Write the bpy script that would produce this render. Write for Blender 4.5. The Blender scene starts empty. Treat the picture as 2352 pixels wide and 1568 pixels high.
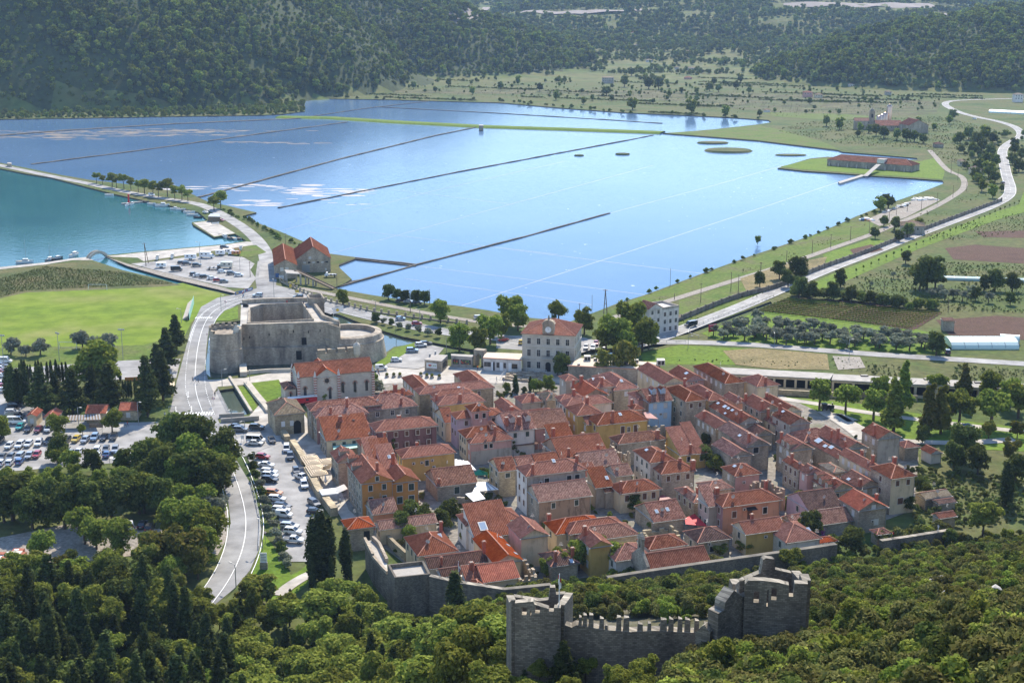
import bpy,bmesh,math,random
import numpy as np
from mathutils import Vector,Matrix,noise
from mathutils.geometry import delaunay_2d_cdt
random.seed(7); RNG = np.random.default_rng(7)
R = math.radians; SC = bpy.context.scene; COL = SC.collection
# ------------------------------------------------------------------ camera, sky, sun, exposure
F,CX,CY,HC = 3214.0,1176.0,784.0,125.0
TH = math.atan(802 / F)
cam = bpy.data.cameras.new('camera'); cam.sensor_fit = 'HORIZONTAL'; cam.sensor_width = 36
cam.lens = F / 2352 * 36; cam.clip_start = 1; cam.clip_end = 20000
camo = bpy.data.objects.new('camera',cam); COL.objects.link(camo)
camo.location = (0,0,HC); camo.rotation_euler = (math.pi / 2 - TH,0,0); SC.camera = camo
SUN_AZ,SUN_EL = R(11),R(43)
w = bpy.data.worlds.new('World'); SC.world = w; w.use_nodes = True
nt = w.node_tree; nt.nodes.clear()
sky = nt.nodes.new('ShaderNodeTexSky'); sky.sky_type = 'NISHITA'; sky.sun_disc = False
sky.sun_elevation = SUN_EL; sky.sun_rotation = SUN_AZ; sky.altitude = 100
sky.air_density = 0.9; sky.dust_density = 0.0; sky.ozone_density = 2.0
bg = nt.nodes.new('ShaderNodeBackground'); bg.inputs[1].default_value = 0.15
ow = nt.nodes.new('ShaderNodeOutputWorld'); nt.links.new(sky.outputs[0],bg.inputs[0]); nt.links.new(bg.outputs[0],ow.inputs[0])
sl = bpy.data.lights.new('sun','SUN'); sl.energy = 3.7; sl.angle = R(0.5); sl.color = (1,0.905,0.76)
so = bpy.data.objects.new('sun',sl); COL.objects.link(so)
SUNV = Vector((math.sin(SUN_AZ) * math.cos(SUN_EL),math.cos(SUN_AZ) * math.cos(SUN_EL),math.sin(SUN_EL)))
so.rotation_euler = SUNV.to_track_quat('Z','Y').to_euler(); so.location = SUNV * 500
SC.view_settings.view_transform = 'Standard'; SC.view_settings.look = 'None'
SC.view_settings.exposure = 1.08; SC.view_settings.gamma = 1; SC.view_settings.use_curve_mapping = False
SC.cycles.use_denoising = True; SC.cycles.max_bounces = 6; SC.cycles.transparent_max_bounces = 8
SC.cycles.volume_bounces = 0; SC.cycles.sample_clamp_indirect = 4
# ------------------------------------------------------------------ picture point -> place on the ground
CT,ST = math.cos(TH),math.sin(TH)
def ray(x,y):
    u = (x - CX) / F; v = (y - CY) / F
    return Vector((u,CT - v * ST,-ST - v * CT))
def G(x,y,z=0.0):
    d = ray(x,y); t = (z - HC) / d.z
    return Vector((d.x * t,d.y * t,z))
def proj(p):
    q = Vector((p[0],p[1],p[2] - HC)); zc = q.y * CT - q.z * ST; vc = -q.y * ST - q.z * CT
    return CX + F * q.x / zc,CY + F * vc / zc
def lerp(a,b,t): return a + (b - a) * t
def sstep(a,b,x):
    t = min(1,max(0,(x - a) / (b - a))); return t * t * (3 - 2 * t)
def interp(tab,x):
    if x <= tab[0][0]: return tab[0][1]
    for (a,p),(b,q) in zip(tab,tab[1:]):
        if x <= b: return lerp(p,q,(x - a) / (b - a))
    return tab[-1][1]
# heights: wooded slope under the camera, and the hills and valley beyond the salt pans
EDGE = [(-160,205),(-110,222),(-75,232),(-50,236),(-28,240),(-13,252),(-3,276),(30,282),(80,292),(140,312),(220,330)]
SLOPE = [(-150,.20),(-80,.24),(-30,.31),(5,.362),(35,.372),(60,.385),(140,.40)]
def h_near(x,y):
    e = interp(EDGE,x); s = interp(SLOPE,x); d = e - y
    if d < -6: return -2.0
    near_ = .0022 * max(0,120 - y) ** 2 * sstep(-40,30,x)
    a = (s * d if d > 12 else s * 12 * max(0,(d + 6) / 18) ** 1.6 - .8 * (1 - max(0,(d + 6) / 18)))
    return a + near_ + (0 if d < 12 else min(1,(d - 12) / 40) * (2.2 * noise.noise(Vector((x * .03,y * .03,1))) + .8 * noise.noise(Vector((x * .11,y * .11,5)))))
def bump(x,y,cx,cy,rx,ry,h,rot=0,p=1.0):
    dx,dy = x - cx,y - cy; c,s = math.cos(rot),math.sin(rot)
    q = ((dx * c + dy * s) / rx) ** 2 + ((-dx * s + dy * c) / ry) ** 2
    return h * max(0,1 - q) ** p
HB = ((-440,1715,192,190,0),(-690,1960,560,480,.25),(-1100,1950,700,520,.1),(-400,2480,560,430,-.25),(760,2130,400,330,.1),(1000,2300,520,450,0))
def bumpneg(x,y):
    "positive inside the foot of any hill, negative outside"
    b = -1
    for cx,cy,rx,ry,rot in HB:
        dx,dy = x - cx,y - cy; c,s = math.cos(rot),math.sin(rot); b = max(b,1 - ((dx * c + dy * s) / rx) ** 2 - ((-dx * s + dy * c) / ry) ** 2)
    return b
def h_far(x,y):
    if y < 1300: return -4.0
    n = noise.noise(Vector((x * .004,y * .004,3))) * 12 + noise.noise(Vector((x * .013,y * .013,8))) * 5
    a = bump(x,y,-690,1960,560,480,210,.25,.8)
    a = max(a,bump(x,y,-440,1715,192,190,62,0,.8))
    a = max(a,bump(x,y,-1100,1950,700,520,260,.1,.8))
    n -= abs(noise.noise(Vector((x * .0065,y * .0065,11)))) * 34 - 10
    b = bump(x,y,-400,2480,560,430,135,-.25,1.4)
    c = bump(x,y,760,2130,400,330,76,.1,.9)
    c2 = bump(x,y,1000,2300,520,450,84,0,.9)
    d = bump(x,y,560,3300,620,520,75,0,1)
    v = 82 * sstep(1980,3700,y) + 170 * sstep(3600,5200,y) + 6 * sstep(2100,2500,y) * noise.noise(Vector((x * .006,y * .006,1)))
    h = max(a,b,c,c2)
    h = h + v + d * .7 + (n * min(1,h / 40) if h > 0 else 0) + (n * .8 * sstep(2500,3300,y))
    g = bumpneg(x,y)
    return h - .3 if g > 0 or y > 1985 else max(-4.0,g * 60) - .3
def H(x,y): return max(0.0,h_near(x,y) if y < 340 else h_far(x,y))
def T(x,y):
    "the first terrain met along the line of sight through a picture point"
    d = ray(x,y); t = 30.0; p = None
    while t < 6500:
        px,py,pz = d.x * t,d.y * t,HC + d.z * t
        if pz <= H(px,py):
            lo,hi = p or 0,t
            for _ in range(12):
                m = (lo + hi) / 2
                if HC + d.z * m <= H(d.x * m,d.y * m): hi = m
                else: lo = m
            return Vector((d.x * hi,d.y * hi,H(d.x * hi,d.y * hi)))
        p = t; t += 3 if t < 420 else 12
    return None
# ------------------------------------------------------------------ mesh building
class MB:
    def __init__(s): s.v = []; s.f = []; s.m = []; s.uv = None
    def add(s,vs,fs,m=0):
        b = len(s.v); s.v += [tuple(v) for v in vs]
        for f in fs: s.f.append([b + i for i in f]); s.m.append(m)
    def quad(s,a,b,c,d,m=0): s.add([a,b,c,d],[(0,1,2,3)],m)
    def box(s,x0,y0,z0,x1,y1,z1,m=0):
        s.add([(x0,y0,z0),(x1,y0,z0),(x1,y1,z0),(x0,y1,z0),(x0,y0,z1),(x1,y0,z1),(x1,y1,z1),(x0,y1,z1)],
              [(0,3,2,1),(4,5,6,7),(0,1,5,4),(1,2,6,5),(2,3,7,6),(3,0,4,7)],m)
    def taper(s,c,sx,sy,h,k,m=0,z0=0):
        x,y = c; a,b = sx / 2,sy / 2
        s.add([(x - a,y - b,z0),(x + a,y - b,z0),(x + a,y + b,z0),(x - a,y + b,z0),(x - a * k,y - b * k,z0 + h),(x + a * k,y - b * k,z0 + h),(x + a * k,y + b * k,z0 + h),(x - a * k,y + b * k,z0 + h)],
              [(0,3,2,1),(4,5,6,7),(0,1,5,4),(1,2,6,5),(2,3,7,6),(3,0,4,7)],m)
    def beam(s,p,q,w,h,m=0):
        p,q = Vector(p),Vector(q); d = (q - p).normalized(); r = d.cross(Vector((0,0,1)))
        r = (r.normalized() if r.length > 1e-4 else Vector((1,0,0))) * w / 2; u = r.cross(d).normalized() * h / 2
        s.add([p - r - u,p + r - u,p + r + u,p - r + u,q - r - u,q + r - u,q + r + u,q - r + u],
              [(0,3,2,1),(4,5,6,7),(0,1,5,4),(1,2,6,5),(2,3,7,6),(3,0,4,7)],m)
    def prism(s,poly,z0,z1,m=0,top=True,mt=None):
        n = len(poly); a = sum(poly[i][0] * poly[(i + 1) % n][1] - poly[(i + 1) % n][0] * poly[i][1] for i in range(n))
        if a < 0: poly = poly[::-1]
        vs = [(p[0],p[1],z0) for p in poly] + [(p[0],p[1],z1) for p in poly]
        s.add(vs,[(i,(i + 1) % n,n + (i + 1) % n,n + i) for i in range(n)],m)
        if top: s.add([(p[0],p[1],z1) for p in poly],[tuple(range(n))],m if mt is None else mt)
    def tube(s,p,q,r0,r1,n=6,m=0,cap=True):
        p,q = Vector(p),Vector(q); d = (q - p).normalized()
        a = d.orthogonal().normalized(); b = d.cross(a); vs = []
        for c,r in ((p,r0),(q,r1)):
            for i in range(n):
                t = 2 * math.pi * i / n; vs.append(c + (a * math.cos(t) + b * math.sin(t)) * r)
        fs = [(i,(i + 1) % n,n + (i + 1) % n,n + i) for i in range(n)]
        if cap: fs += [tuple(range(n,2 * n)),tuple(range(n - 1,-1,-1))]
        s.add(vs,fs,m)
    def lathe(s,c,prof,n=12,m=0,a0=0,a1=2 * math.pi,cap=True):
        full = abs(a1 - a0 - 2 * math.pi) < 1e-6; k = n if full else n + 1; vs = []
        for r,z in prof:
            for i in range(k):
                t = a0 + (a1 - a0) * i / n; vs.append((c[0] + r * math.cos(t),c[1] + r * math.sin(t),c[2] + z))
        fs = []
        for j in range(len(prof) - 1):
            for i in range(n): fs.append((j * k + i,j * k + (i + 1) % k,(j + 1) * k + (i + 1) % k,(j + 1) * k + i))
        if cap and full: fs.append(tuple((len(prof) - 1) * k + i for i in range(k)))
        s.add(vs,fs,m)
    def mesh(s,name,mats,smooth=False):
        me = bpy.data.meshes.new(name); me.from_pydata(s.v,[],s.f)
        for m in (mats if isinstance(mats,(list,tuple)) else [mats]): me.materials.append(m)
        if any(s.m): me.polygons.foreach_set('material_index',s.m)
        if smooth: me.polygons.foreach_set('use_smooth',[True] * len(s.f))
        if s.uv:
            l = me.uv_layers.new(name='UVMap'); l.data.foreach_set('uv',[c for i in (i for f in s.f for i in f) for c in s.uv[i]])
        me.update(); return me
def ob(name,me,parent=None,loc=(0,0,0),rz=0):
    o = bpy.data.objects.new(name,me); COL.objects.link(o); o.location = loc; o.rotation_euler = (0,0,rz)
    if parent: o.parent = parent
    return o
def part(name,mb,mats,parent,smooth=False): return ob(name,mb.mesh(name,mats,smooth),parent)
AUTO = []   # things whose label is completed by what they stand nearest to
def tag(o,label,cat,group=None,auto=False):
    o['category'] = cat; o['label'] = label
    if group: o['group'] = group
    if auto: AUTO.append((o,label))
    return o
def thing(name,label,cat,loc=(0,0,0),rz=0,group=None,auto=False):
    return tag(ob(name,None,None,loc,rz),label,cat,group,auto)
def struct(name,mb,m,kind='structure',smooth=False):
    o = ob(name,mb.mesh(name,m,smooth)); o['kind'] = kind; return o
def dup(root,loc,rz=None,sc=None):
    r = root.copy(); COL.objects.link(r); r.location = loc
    if rz is not None: r.rotation_euler = (0,0,rz)
    if sc is not None: r.scale = sc if isinstance(sc,tuple) else (sc,sc,sc)
    for ch in root.children:
        c = ch.copy(); COL.objects.link(c); c.parent = r
        for g in ch.children:
            d = g.copy(); COL.objects.link(d); d.parent = c
    return r
# ------------------------------------------------------------------ materials
def nodes(name):
    m = bpy.data.materials.new(name); m.use_nodes = True
    t = m.node_tree; return m,t,t.nodes['Principled BSDF'],t.nodes['Material Output']
def N(t,kind,**kw):
    n = t.nodes.new(kind)
    for k,v in kw.items():
        if k.startswith('i_'):
            key = k[2:]; key = int(key) if key.isdigit() else key.replace('_',' ')
            n.inputs[key].default_value = v
        else: setattr(n,k,v)
    return n
def ramp(t,cols,fac):
    r = N(t,'ShaderNodeValToRGB'); e = r.color_ramp.elements
    while len(e) < len(cols): e.new(.5)
    for el,(p,c) in zip(e,cols): el.position = p; el.color = (*c,1)
    t.links.new(fac,r.inputs[0]); return r.outputs[0]
def mix(t,a,b,fac,mode='MIX'):
    n = N(t,'ShaderNodeMix',data_type='RGBA',blend_type=mode)
    for s,v in ((0,fac),(6,a),(7,b)):
        if isinstance(v,bpy.types.NodeSocket): t.links.new(v,n.inputs[s])
        else: n.inputs[s].default_value = v if s == 0 else (*v,1)
    return n.outputs[2]
def noi(t,scale,detail=4,coord='Object',rough=.6,vec=None):
    n = N(t,'ShaderNodeTexNoise',i_Scale=scale,i_Detail=detail,i_Roughness=rough)
    if vec is None:
        tc = N(t,'ShaderNodeTexCoord'); vec = tc.outputs[coord]
    t.links.new(vec,n.inputs['Vector']); return n.outputs['Fac']
def bumpn(t,b,h,strength,dist=.1):
    n = N(t,'ShaderNodeBump',i_Strength=strength,i_Distance=dist); t.links.new(h,n.inputs['Height']); t.links.new(n.outputs[0],b.inputs['Normal'])
def plain(name,c,rough=.6,metal=0,var=.0,scale=1.5,spec=.5):
    m,t,b,o = nodes(name); b.inputs['Roughness'].default_value = rough; b.inputs['Metallic'].default_value = metal
    b.inputs['Specular IOR Level'].default_value = spec; b.inputs['Base Color'].default_value = (*c,1)
    if var:
        k = ramp(t,[(.3,[x * (1 - var) for x in c]),(.7,[min(1,x * (1 + var)) for x in c])],noi(t,scale,5)); t.links.new(k,b.inputs['Base Color'])
    return m
def ground(name,cols,s1,s2,rough=.95,bs=.4,con=.3):
    m,t,b,o = nodes(name); b.inputs['Roughness'].default_value = rough; b.inputs['Specular IOR Level'].default_value = .15
    tc = N(t,'ShaderNodeTexCoord'); a = noi(t,s1,6,vec=tc.outputs['Object']); c = noi(t,s2,4,vec=tc.outputs['Object'])
    n = len(cols); base = ramp(t,[(.32 + .36 * i / (n - 1),x) for i,x in enumerate(cols)],a)
    k = ramp(t,[(.3,(1 - con * 1.2,) * 3),(.7,(1 + con,) * 3)],c)
    t.links.new(mix(t,base,k,1.0,'MULTIPLY'),b.inputs['Base Color']); bumpn(t,b,c,bs,.3); return m
M = {}
M['land'] = ground('meadow',[(.045,.075,.016),(.08,.11,.026),(.11,.11,.038),(.06,.10,.02)],.02,.35)
M['valley'] = ground('valley_floor',[(.055,.09,.018),(.10,.125,.034),(.13,.13,.045),(.07,.105,.024)],.011,.05)
M['scrub'] = ground('scrub_floor',[(.05,.055,.025),(.09,.085,.045),(.16,.145,.115)],.06,.7)
M['woodfloor'] = ground('wood_floor',[(.03,.045,.014),(.045,.062,.02),(.06,.075,.026)],.02,.2)
M['grass'] = ground('mown_grass',[(.085,.15,.012),(.125,.19,.018),(.11,.165,.02)],.05,.6)
M['pitch'] = ground('pitch_grass',[(.115,.18,.012),(.155,.215,.018),(.19,.205,.05)],.03,.12,bs=.05,con=.18)
M['bank'] = ground('bank_grass',[(.07,.125,.015),(.11,.15,.025),(.12,.115,.05)],.06,.6)
M['reed'] = ground('reeds',[(.06,.085,.022),(.095,.105,.035),(.16,.135,.06)],.05,.9,bs=.9)
M['dryreed'] = ground('dry_reeds',[(.17,.135,.06),(.24,.19,.09),(.13,.115,.045)],.06,.9,bs=.9)
M['soil'] = ground('ploughed_soil',[(.075,.04,.027),(.105,.058,.04),(.085,.05,.03)],.1,1.2,bs=.9)
M['asphalt'] = ground('asphalt',[(.235,.23,.225),(.275,.27,.26),(.255,.25,.24)],.03,.12,.85,.02)
M['asphalt2'] = ground('pale_asphalt',[(.28,.27,.26),(.325,.315,.30),(.35,.335,.31)],.04,.15,.85,.02)
M['paving'] = ground('limestone_paving',[(.36,.33,.29),(.43,.395,.345),(.40,.36,.31)],.06,.2,.7,.02)
M['gravel'] = ground('gravel',[(.24,.215,.18),(.32,.285,.24),(.28,.24,.20)],.08,1.2)
M['white'] = plain('white_paint',(.8,.8,.78),.6)
M['mud'] = plain('dike_stone',(.06,.052,.04),.9,var=.45,scale=.4)
M['pale_mud'] = plain('submerged_ridge',(.13,.195,.29),.6,var=.2,scale=.2)
def waterm(name,c,c2,sc,rough,wave,wscale,flecks=False,spec=.5):
    m,t,b,o = nodes(name); tc = N(t,'ShaderNodeTexCoord'); v = tc.outputs['Object']
    t.links.new(ramp(t,[(.35,c),(.65,c2)],noi(t,sc,4,vec=v)),b.inputs['Base Color']); b.inputs['Specular IOR Level'].default_value = spec
    b.inputs['IOR'].default_value = 1.16 if flecks else 1.33; b.inputs['Roughness'].default_value = rough
    bumpn(t,b,noi(t,wscale,2,vec=v,rough=.5),wave,.5)
    if flecks:    # wind ruffled patches that catch the sun
        mp = N(t,'ShaderNodeMapping',vector_type='POINT'); mp.inputs['Location'].default_value = (-205 / 240,-1040 / 420,0); mp.inputs['Scale'].default_value = (1 / 240,1 / 420,1); t.links.new(v,mp.inputs[0])
        gr = N(t,'ShaderNodeTexGradient',gradient_type='SPHERICAL'); t.links.new(mp.outputs[0],gr.inputs[0]); f1 = noi(t,.25,2,vec=v); f2 = noi(t,.02,3,vec=v)
        sm = N(t,'ShaderNodeMath',operation='MULTIPLY_ADD'); t.links.new(gr.outputs['Fac'],sm.inputs[0]); sm.inputs[1].default_value = .16; t.links.new(f1,sm.inputs[2])
        s2 = N(t,'ShaderNodeMath',operation='MULTIPLY_ADD'); t.links.new(f2,s2.inputs[0]); s2.inputs[1].default_value = .16; t.links.new(sm.outputs[0],s2.inputs[2])
        ml = ramp(t,[(.80,(0,0,0)),(.86,(1,1,1))],s2.outputs[0])
        mr = N(t,'ShaderNodeMapRange',i_3=rough,i_4=.46); t.links.new(ml,mr.inputs[0]); t.links.new(mr.outputs[0],b.inputs['Roughness']); m2 = N(t,'ShaderNodeMapRange',i_3=.3,i_4=1.0); t.links.new(ml,m2.inputs[0]); t.links.new(m2.outputs[0],b.inputs['Specular IOR Level']); m3 = N(t,'ShaderNodeMapRange',i_3=1.16,i_4=1.45); t.links.new(ml,m3.inputs[0]); t.links.new(m3.outputs[0],b.inputs['IOR'])
    return m
M['pan'] = waterm('salt_pan_water',(.085,.165,.29),(.11,.19,.31),.006,.10,.2,.5,True,.1)
M['sea'] = waterm('sea_water',(.02,.105,.13),(.035,.14,.155),.012,.1,.08,.4,False,.35)
M['moat'] = waterm('moat_water',(.05,.075,.06),(.075,.09,.06),.05,.06,.03,.6)
def foliage(name,c0,c1,c2,tr=.35):
    m,t,b,o = nodes(name); t.nodes.remove(b)
    g = N(t,'ShaderNodeNewGeometry'); oi = N(t,'ShaderNodeObjectInfo')
    k = ramp(t,[(.0,c0),(.55,c1),(1,c2)],g.outputs['Random Per Island'])
    hv = N(t,'ShaderNodeHueSaturation',i_Saturation=.95)
    ml = N(t,'ShaderNodeMapRange',i_3=.478,i_4=.51); t.links.new(oi.outputs['Random'],ml.inputs[0]); t.links.new(ml.outputs[0],hv.inputs['Hue'])
    mv = N(t,'ShaderNodeMapRange',i_3=.72,i_4=1.3); t.links.new(oi.outputs['Random'],mv.inputs[0]); t.links.new(mv.outputs[0],hv.inputs['Value'])
    t.links.new(k,hv.inputs['Color'])
    d = N(t,'ShaderNodeBsdfDiffuse'); l = N(t,'ShaderNodeBsdfTranslucent'); x = N(t,'ShaderNodeMixShader',i_0=tr)
    t.links.new(hv.outputs[0],d.inputs[0]); t.links.new(hv.outputs[0],l.inputs[0])
    t.links.new(d.outputs[0],x.inputs[1]); t.links.new(l.outputs[0],x.inputs[2]); t.links.new(x.outputs[0],o.inputs[0]); return m
M['pine'] = foliage('pine_needles',(.115,.15,.022),(.215,.255,.036),(.33,.36,.062),.42)
M['cyp'] = foliage('cypress_needles',(.034,.05,.016),(.066,.09,.026),(.125,.15,.045),.32)
M['broad'] = foliage('broad_leaves',(.10,.14,.02),(.18,.235,.032),(.29,.335,.052),.42)
M['dark'] = foliage('dark_leaves',(.055,.078,.018),(.095,.125,.026),(.16,.19,.042),.38)
M['yellow'] = foliage('yellowing_leaves',(.10,.12,.018),(.17,.18,.028),(.26,.23,.05),.4)
M['olive'] = foliage('olive_leaves',(.14,.165,.10),(.23,.25,.165),(.34,.35,.26),.35)
M['maquis'] = foliage('maquis_leaves',(.085,.092,.025),(.165,.17,.042),(.27,.255,.08),.38)
M['hill'] = foliage('hill_leaves',(.085,.13,.02),(.16,.215,.034),(.27,.32,.055),.5)
M['hillpale'] = foliage('pale_hill_leaves',(.10,.14,.035),(.16,.20,.055),(.24,.27,.08),.42)
M['flower'] = foliage('pink_flowers',(.35,.06,.28),(.5,.1,.4),(.6,.3,.45),.3)
M['trunk'] = plain('bark',(.09,.065,.045),.95,var=.3,scale=3)
def stone(name,c,bw=.5,bh=.24,var=.25,mortar=.7,bs=.35,dirt=.5):
    m,t,b,o = nodes(name); b.inputs['Roughness'].default_value = .9; b.inputs['Specular IOR Level'].default_value = .2
    tc = N(t,'ShaderNodeTexCoord'); sp = N(t,'ShaderNodeSeparateXYZ'); t.links.new(tc.outputs['Object'],sp.inputs[0])
    ad = N(t,'ShaderNodeMath',operation='ADD'); t.links.new(sp.outputs[0],ad.inputs[0]); t.links.new(sp.outputs[1],ad.inputs[1])
    cb = N(t,'ShaderNodeCombineXYZ'); t.links.new(ad.outputs[0],cb.inputs[0]); t.links.new(sp.outputs[2],cb.inputs[1])
    br = N(t,'ShaderNodeTexBrick',i_Scale=1.0,i_Mortar_Size=.025,i_Brick_Width=bw,i_Row_Height=bh,i_Bias=0.0)
    br.inputs['Color1'].default_value = (*[x * (1 - var) for x in c],1); br.inputs['Color2'].default_value = (*[min(1,x * (1 + var)) for x in c],1)
    br.inputs['Mortar'].default_value = (*[x * mortar for x in c],1); t.links.new(cb.outputs[0],br.inputs['Vector']); mp = N(t,'ShaderNodeMapping'); mp.inputs['Scale'].default_value = (1,1,.3); t.links.new(tc.outputs['Object'],mp.inputs[0])
    k = ramp(t,[(.3,(1 - dirt,1 - dirt,1 - dirt * .95)),(.65,(1.12,1.12,1.1))],noi(t,.3,7,vec=mp.outputs[0]))
    t.links.new(mix(t,br.outputs[0],k,1.0,'MULTIPLY'),b.inputs['Base Color']); bumpn(t,b,br.outputs['Fac'],-bs,.03); return m
M['stone'] = stone('limestone_masonry',(.46,.375,.275))
M['stone_y'] = stone('warm_masonry',(.50,.41,.27))
M['stone_g'] = stone('grey_masonry',(.39,.335,.26))
M['fort'] = stone('fort_masonry',(.44,.37,.285),.7,.32,.2,.8,.3,.6)
M['ashlar'] = stone('pale_ashlar',(.56,.50,.41),.8,.36,.08,.85,.15,.25)
M['wallstone'] = stone('town_wall_masonry',(.235,.20,.158),.45,.22,.35,.7,.6,.5)
M['wallcap'] = stone('worn_wall_top',(.34,.30,.24),.6,.4,.4,.6,.5,.5)
def stucco(name,c,dirt=.25):
    m,t,b,o = nodes(name); b.inputs['Roughness'].default_value = .9; b.inputs['Specular IOR Level'].default_value = .2
    tc = N(t,'ShaderNodeTexCoord'); mp = N(t,'ShaderNodeMapping'); mp.inputs['Scale'].default_value = (1,1,.35); t.links.new(tc.outputs['Object'],mp.inputs[0])
    a = noi(t,.5,7,vec=mp.outputs[0],rough=.7)
    t.links.new(ramp(t,[(.3,[x * (1 - dirt * 1.6) for x in c]),(.5,c),(.75,[min(1,x * 1.1) for x in c])],a),b.inputs['Base Color']); return m
for k,c,d in (('yellow',(.53,.36,.12),.2),('cream',(.62,.51,.34),.25),('orange',(.55,.25,.075),.12),('pink',(.55,.32,.27),.25),('salmon',(.52,.27,.17),.28),
                ('lilac',(.50,.38,.41),.18),('white',(.66,.61,.55),.25),('blue',(.42,.58,.72),.12),('maroon',(.20,.11,.11),.55),('grey',(.42,.37,.305),.35),('rose',(.36,.20,.19),.35),('brown',(.33,.23,.16),.5)):
    M['s_' + k] = stucco(k + '_stucco',c,d)
def tiles(name,c1,c2,c3,rough=.9):
    m,t,b,o = nodes(name); b.inputs['Roughness'].default_value = rough; b.inputs['Specular IOR Level'].default_value = .15
    uv = N(t,'ShaderNodeUVMap'); mp = N(t,'ShaderNodeMapping'); mp.inputs['Scale'].default_value = (1 / .3,1 / .42,1); t.links.new(uv.outputs[0],mp.inputs[0])
    fl = N(t,'ShaderNodeVectorMath',operation='FLOOR'); t.links.new(mp.outputs[0],fl.inputs[0])
    wn = N(t,'ShaderNodeTexWhiteNoise',noise_dimensions='2D'); t.links.new(fl.outputs[0],wn.inputs['Vector'])
    k = ramp(t,[(0,c1),(.5,c2),(1,c3)],wn.outputs['Value'])
    g = ramp(t,[(.3,(.72,.72,.74)),(.7,(1.15,1.15,1.15))],noi(t,.35,6))
    oi = N(t,'ShaderNodeObjectInfo'); hs = N(t,'ShaderNodeHueSaturation'); t.links.new(mix(t,k,g,1.0,'MULTIPLY'),hs.inputs['Color'])
    for s_,a_,b_ in (('Saturation',1.12,.84),('Value',.85,1.2)): r_ = N(t,'ShaderNodeMapRange',i_3=a_,i_4=b_); t.links.new(oi.outputs['Random'],r_.inputs[0]); t.links.new(r_.outputs[0],hs.inputs[s_])
    t.links.new(hs.outputs[0],b.inputs['Base Color'])
    sp = N(t,'ShaderNodeSeparateXYZ'); t.links.new(mp.outputs[0],sp.inputs[0])
    fr = N(t,'ShaderNodeMath',operation='FRACT'); t.links.new(sp.outputs[1],fr.inputs[0]); bumpn(t,b,fr.outputs[0],-.5,.05); return m
M['t_red'] = tiles('red_clay_tiles',(.24,.078,.04),(.295,.102,.055),(.35,.14,.08))
M['t_new'] = tiles('new_orange_tiles',(.38,.09,.04),(.44,.115,.05),(.5,.15,.07))
M['t_old'] = tiles('weathered_tiles',(.18,.08,.052),(.26,.12,.075),(.35,.185,.12))
M['t_brown'] = tiles('dark_brown_tiles',(.10,.055,.042),(.145,.08,.06),(.20,.115,.085))
M['t_tan'] = tiles('pale_lichened_tiles',(.22,.17,.115),(.30,.235,.155),(.38,.31,.22))
M['t_mix'] = tiles('mixed_red_tiles',(.18,.07,.045),(.28,.112,.07),(.39,.19,.125))
M['cap'] = plain('ridge_tile',(.46,.19,.115),.8,var=.2,scale=1)
M['brick'] = plain('red_brick',(.34,.11,.065),.9,var=.25,scale=3)
M['frame'] = plain('pale_stone_trim',(.58,.54,.47),.8)
M['dark'] and None
M['pane'] = plain('window_glass',(.02,.024,.03),.15,spec=.6)
M['shut_g'] = plain('dark_green_shutter',(.03,.05,.04),.6)
M['shut_b'] = plain('brown_shutter',(.11,.05,.03),.7)
M['shut_w'] = plain('white_shutter',(.62,.60,.56),.6)
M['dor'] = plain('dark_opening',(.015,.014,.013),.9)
M['conc'] = plain('concrete',(.36,.33,.29),.9,var=.2,scale=.4)
M['roofflat'] = plain('pale_flat_roof',(.55,.46,.36),.85,var=.12,scale=.3)
M['metal'] = plain('grey_metal',(.32,.33,.34),.45,.6)
M['steel'] = plain('steel_tank',(.5,.34,.26),.3,.9)
M['wood'] = plain('grey_wood',(.17,.125,.085),.9,var=.3)
M['black'] = plain('black',(.012,.012,.013),.5)
M['rub'] = plain('tyre_rubber',(.018,.018,.018),.85)
M['glass'] = plain('car_glass',(.015,.018,.022),.06,spec=.8)
M['red'] = plain('red_cloth',(.55,.02,.03),.7)
M['canv'] = plain('cream_canvas',(.66,.52,.34),.8)
M['wcanv'] = plain('white_canvas',(.75,.74,.71),.75)
M['teal'] = plain('teal_tarp',(.02,.35,.22),.6)
M['gblue'] = plain('pale_green_awning',(.30,.55,.46),.6)
M['poly'] = plain('greenhouse_film',(.62,.74,.68),.3)
M['skin'] = plain('skin',(.42,.25,.17),.6)
M['hair'] = plain('hair',(.04,.025,.018),.7)
# ------------------------------------------------------------------ land, water, hills
def poly_w(pts,z=0): return [G(x,y,z) for x,y in pts]
W_PAN = [(-260,276),(0,274),(200,271),(430,267),(600,265),(650,262),(700,256),(700,240),(660,230),(690,226),(900,229),(1000,232),(1150,236),(1300,249),(1440,259),(1560,264),(1680,270),(1765,276),(1772,281),
         (1740,286),(1640,297),(1560,304),(1522,306),(1600,312),(1740,323),(1840,335),(1925,345),(1935,349),(2000,354),(2106,363),(2108,367),(2060,367),(1990,364),(1900,360),(1860,364),(1786,386),
         (1850,393),(1928,398),(2016,405),(2100,410),(2165,415),(2168,421),(2120,440),(2060,461),(2004,482),(1966,497),(1933,512),(1869,539),(1810,559),(1723,588),(1637,619),(1525,661),(1479,678),(1417,697),(1363,718),
         (1310,738),(1210,729),(1119,712),(1043,701),(955,693),(852,677),(779,664),(765,661),(791,651),(808,641),(779,614),(778,607),(816,593),(814,590),(747,581),(700,556),(642,531),(574,505),(562,495),(589,488),(545,478),(521,472),(480,464),
         (457,454),(440,445),(308,425),(205,413),(141,402),(62,386),(0,374),(-260,325)]
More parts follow.
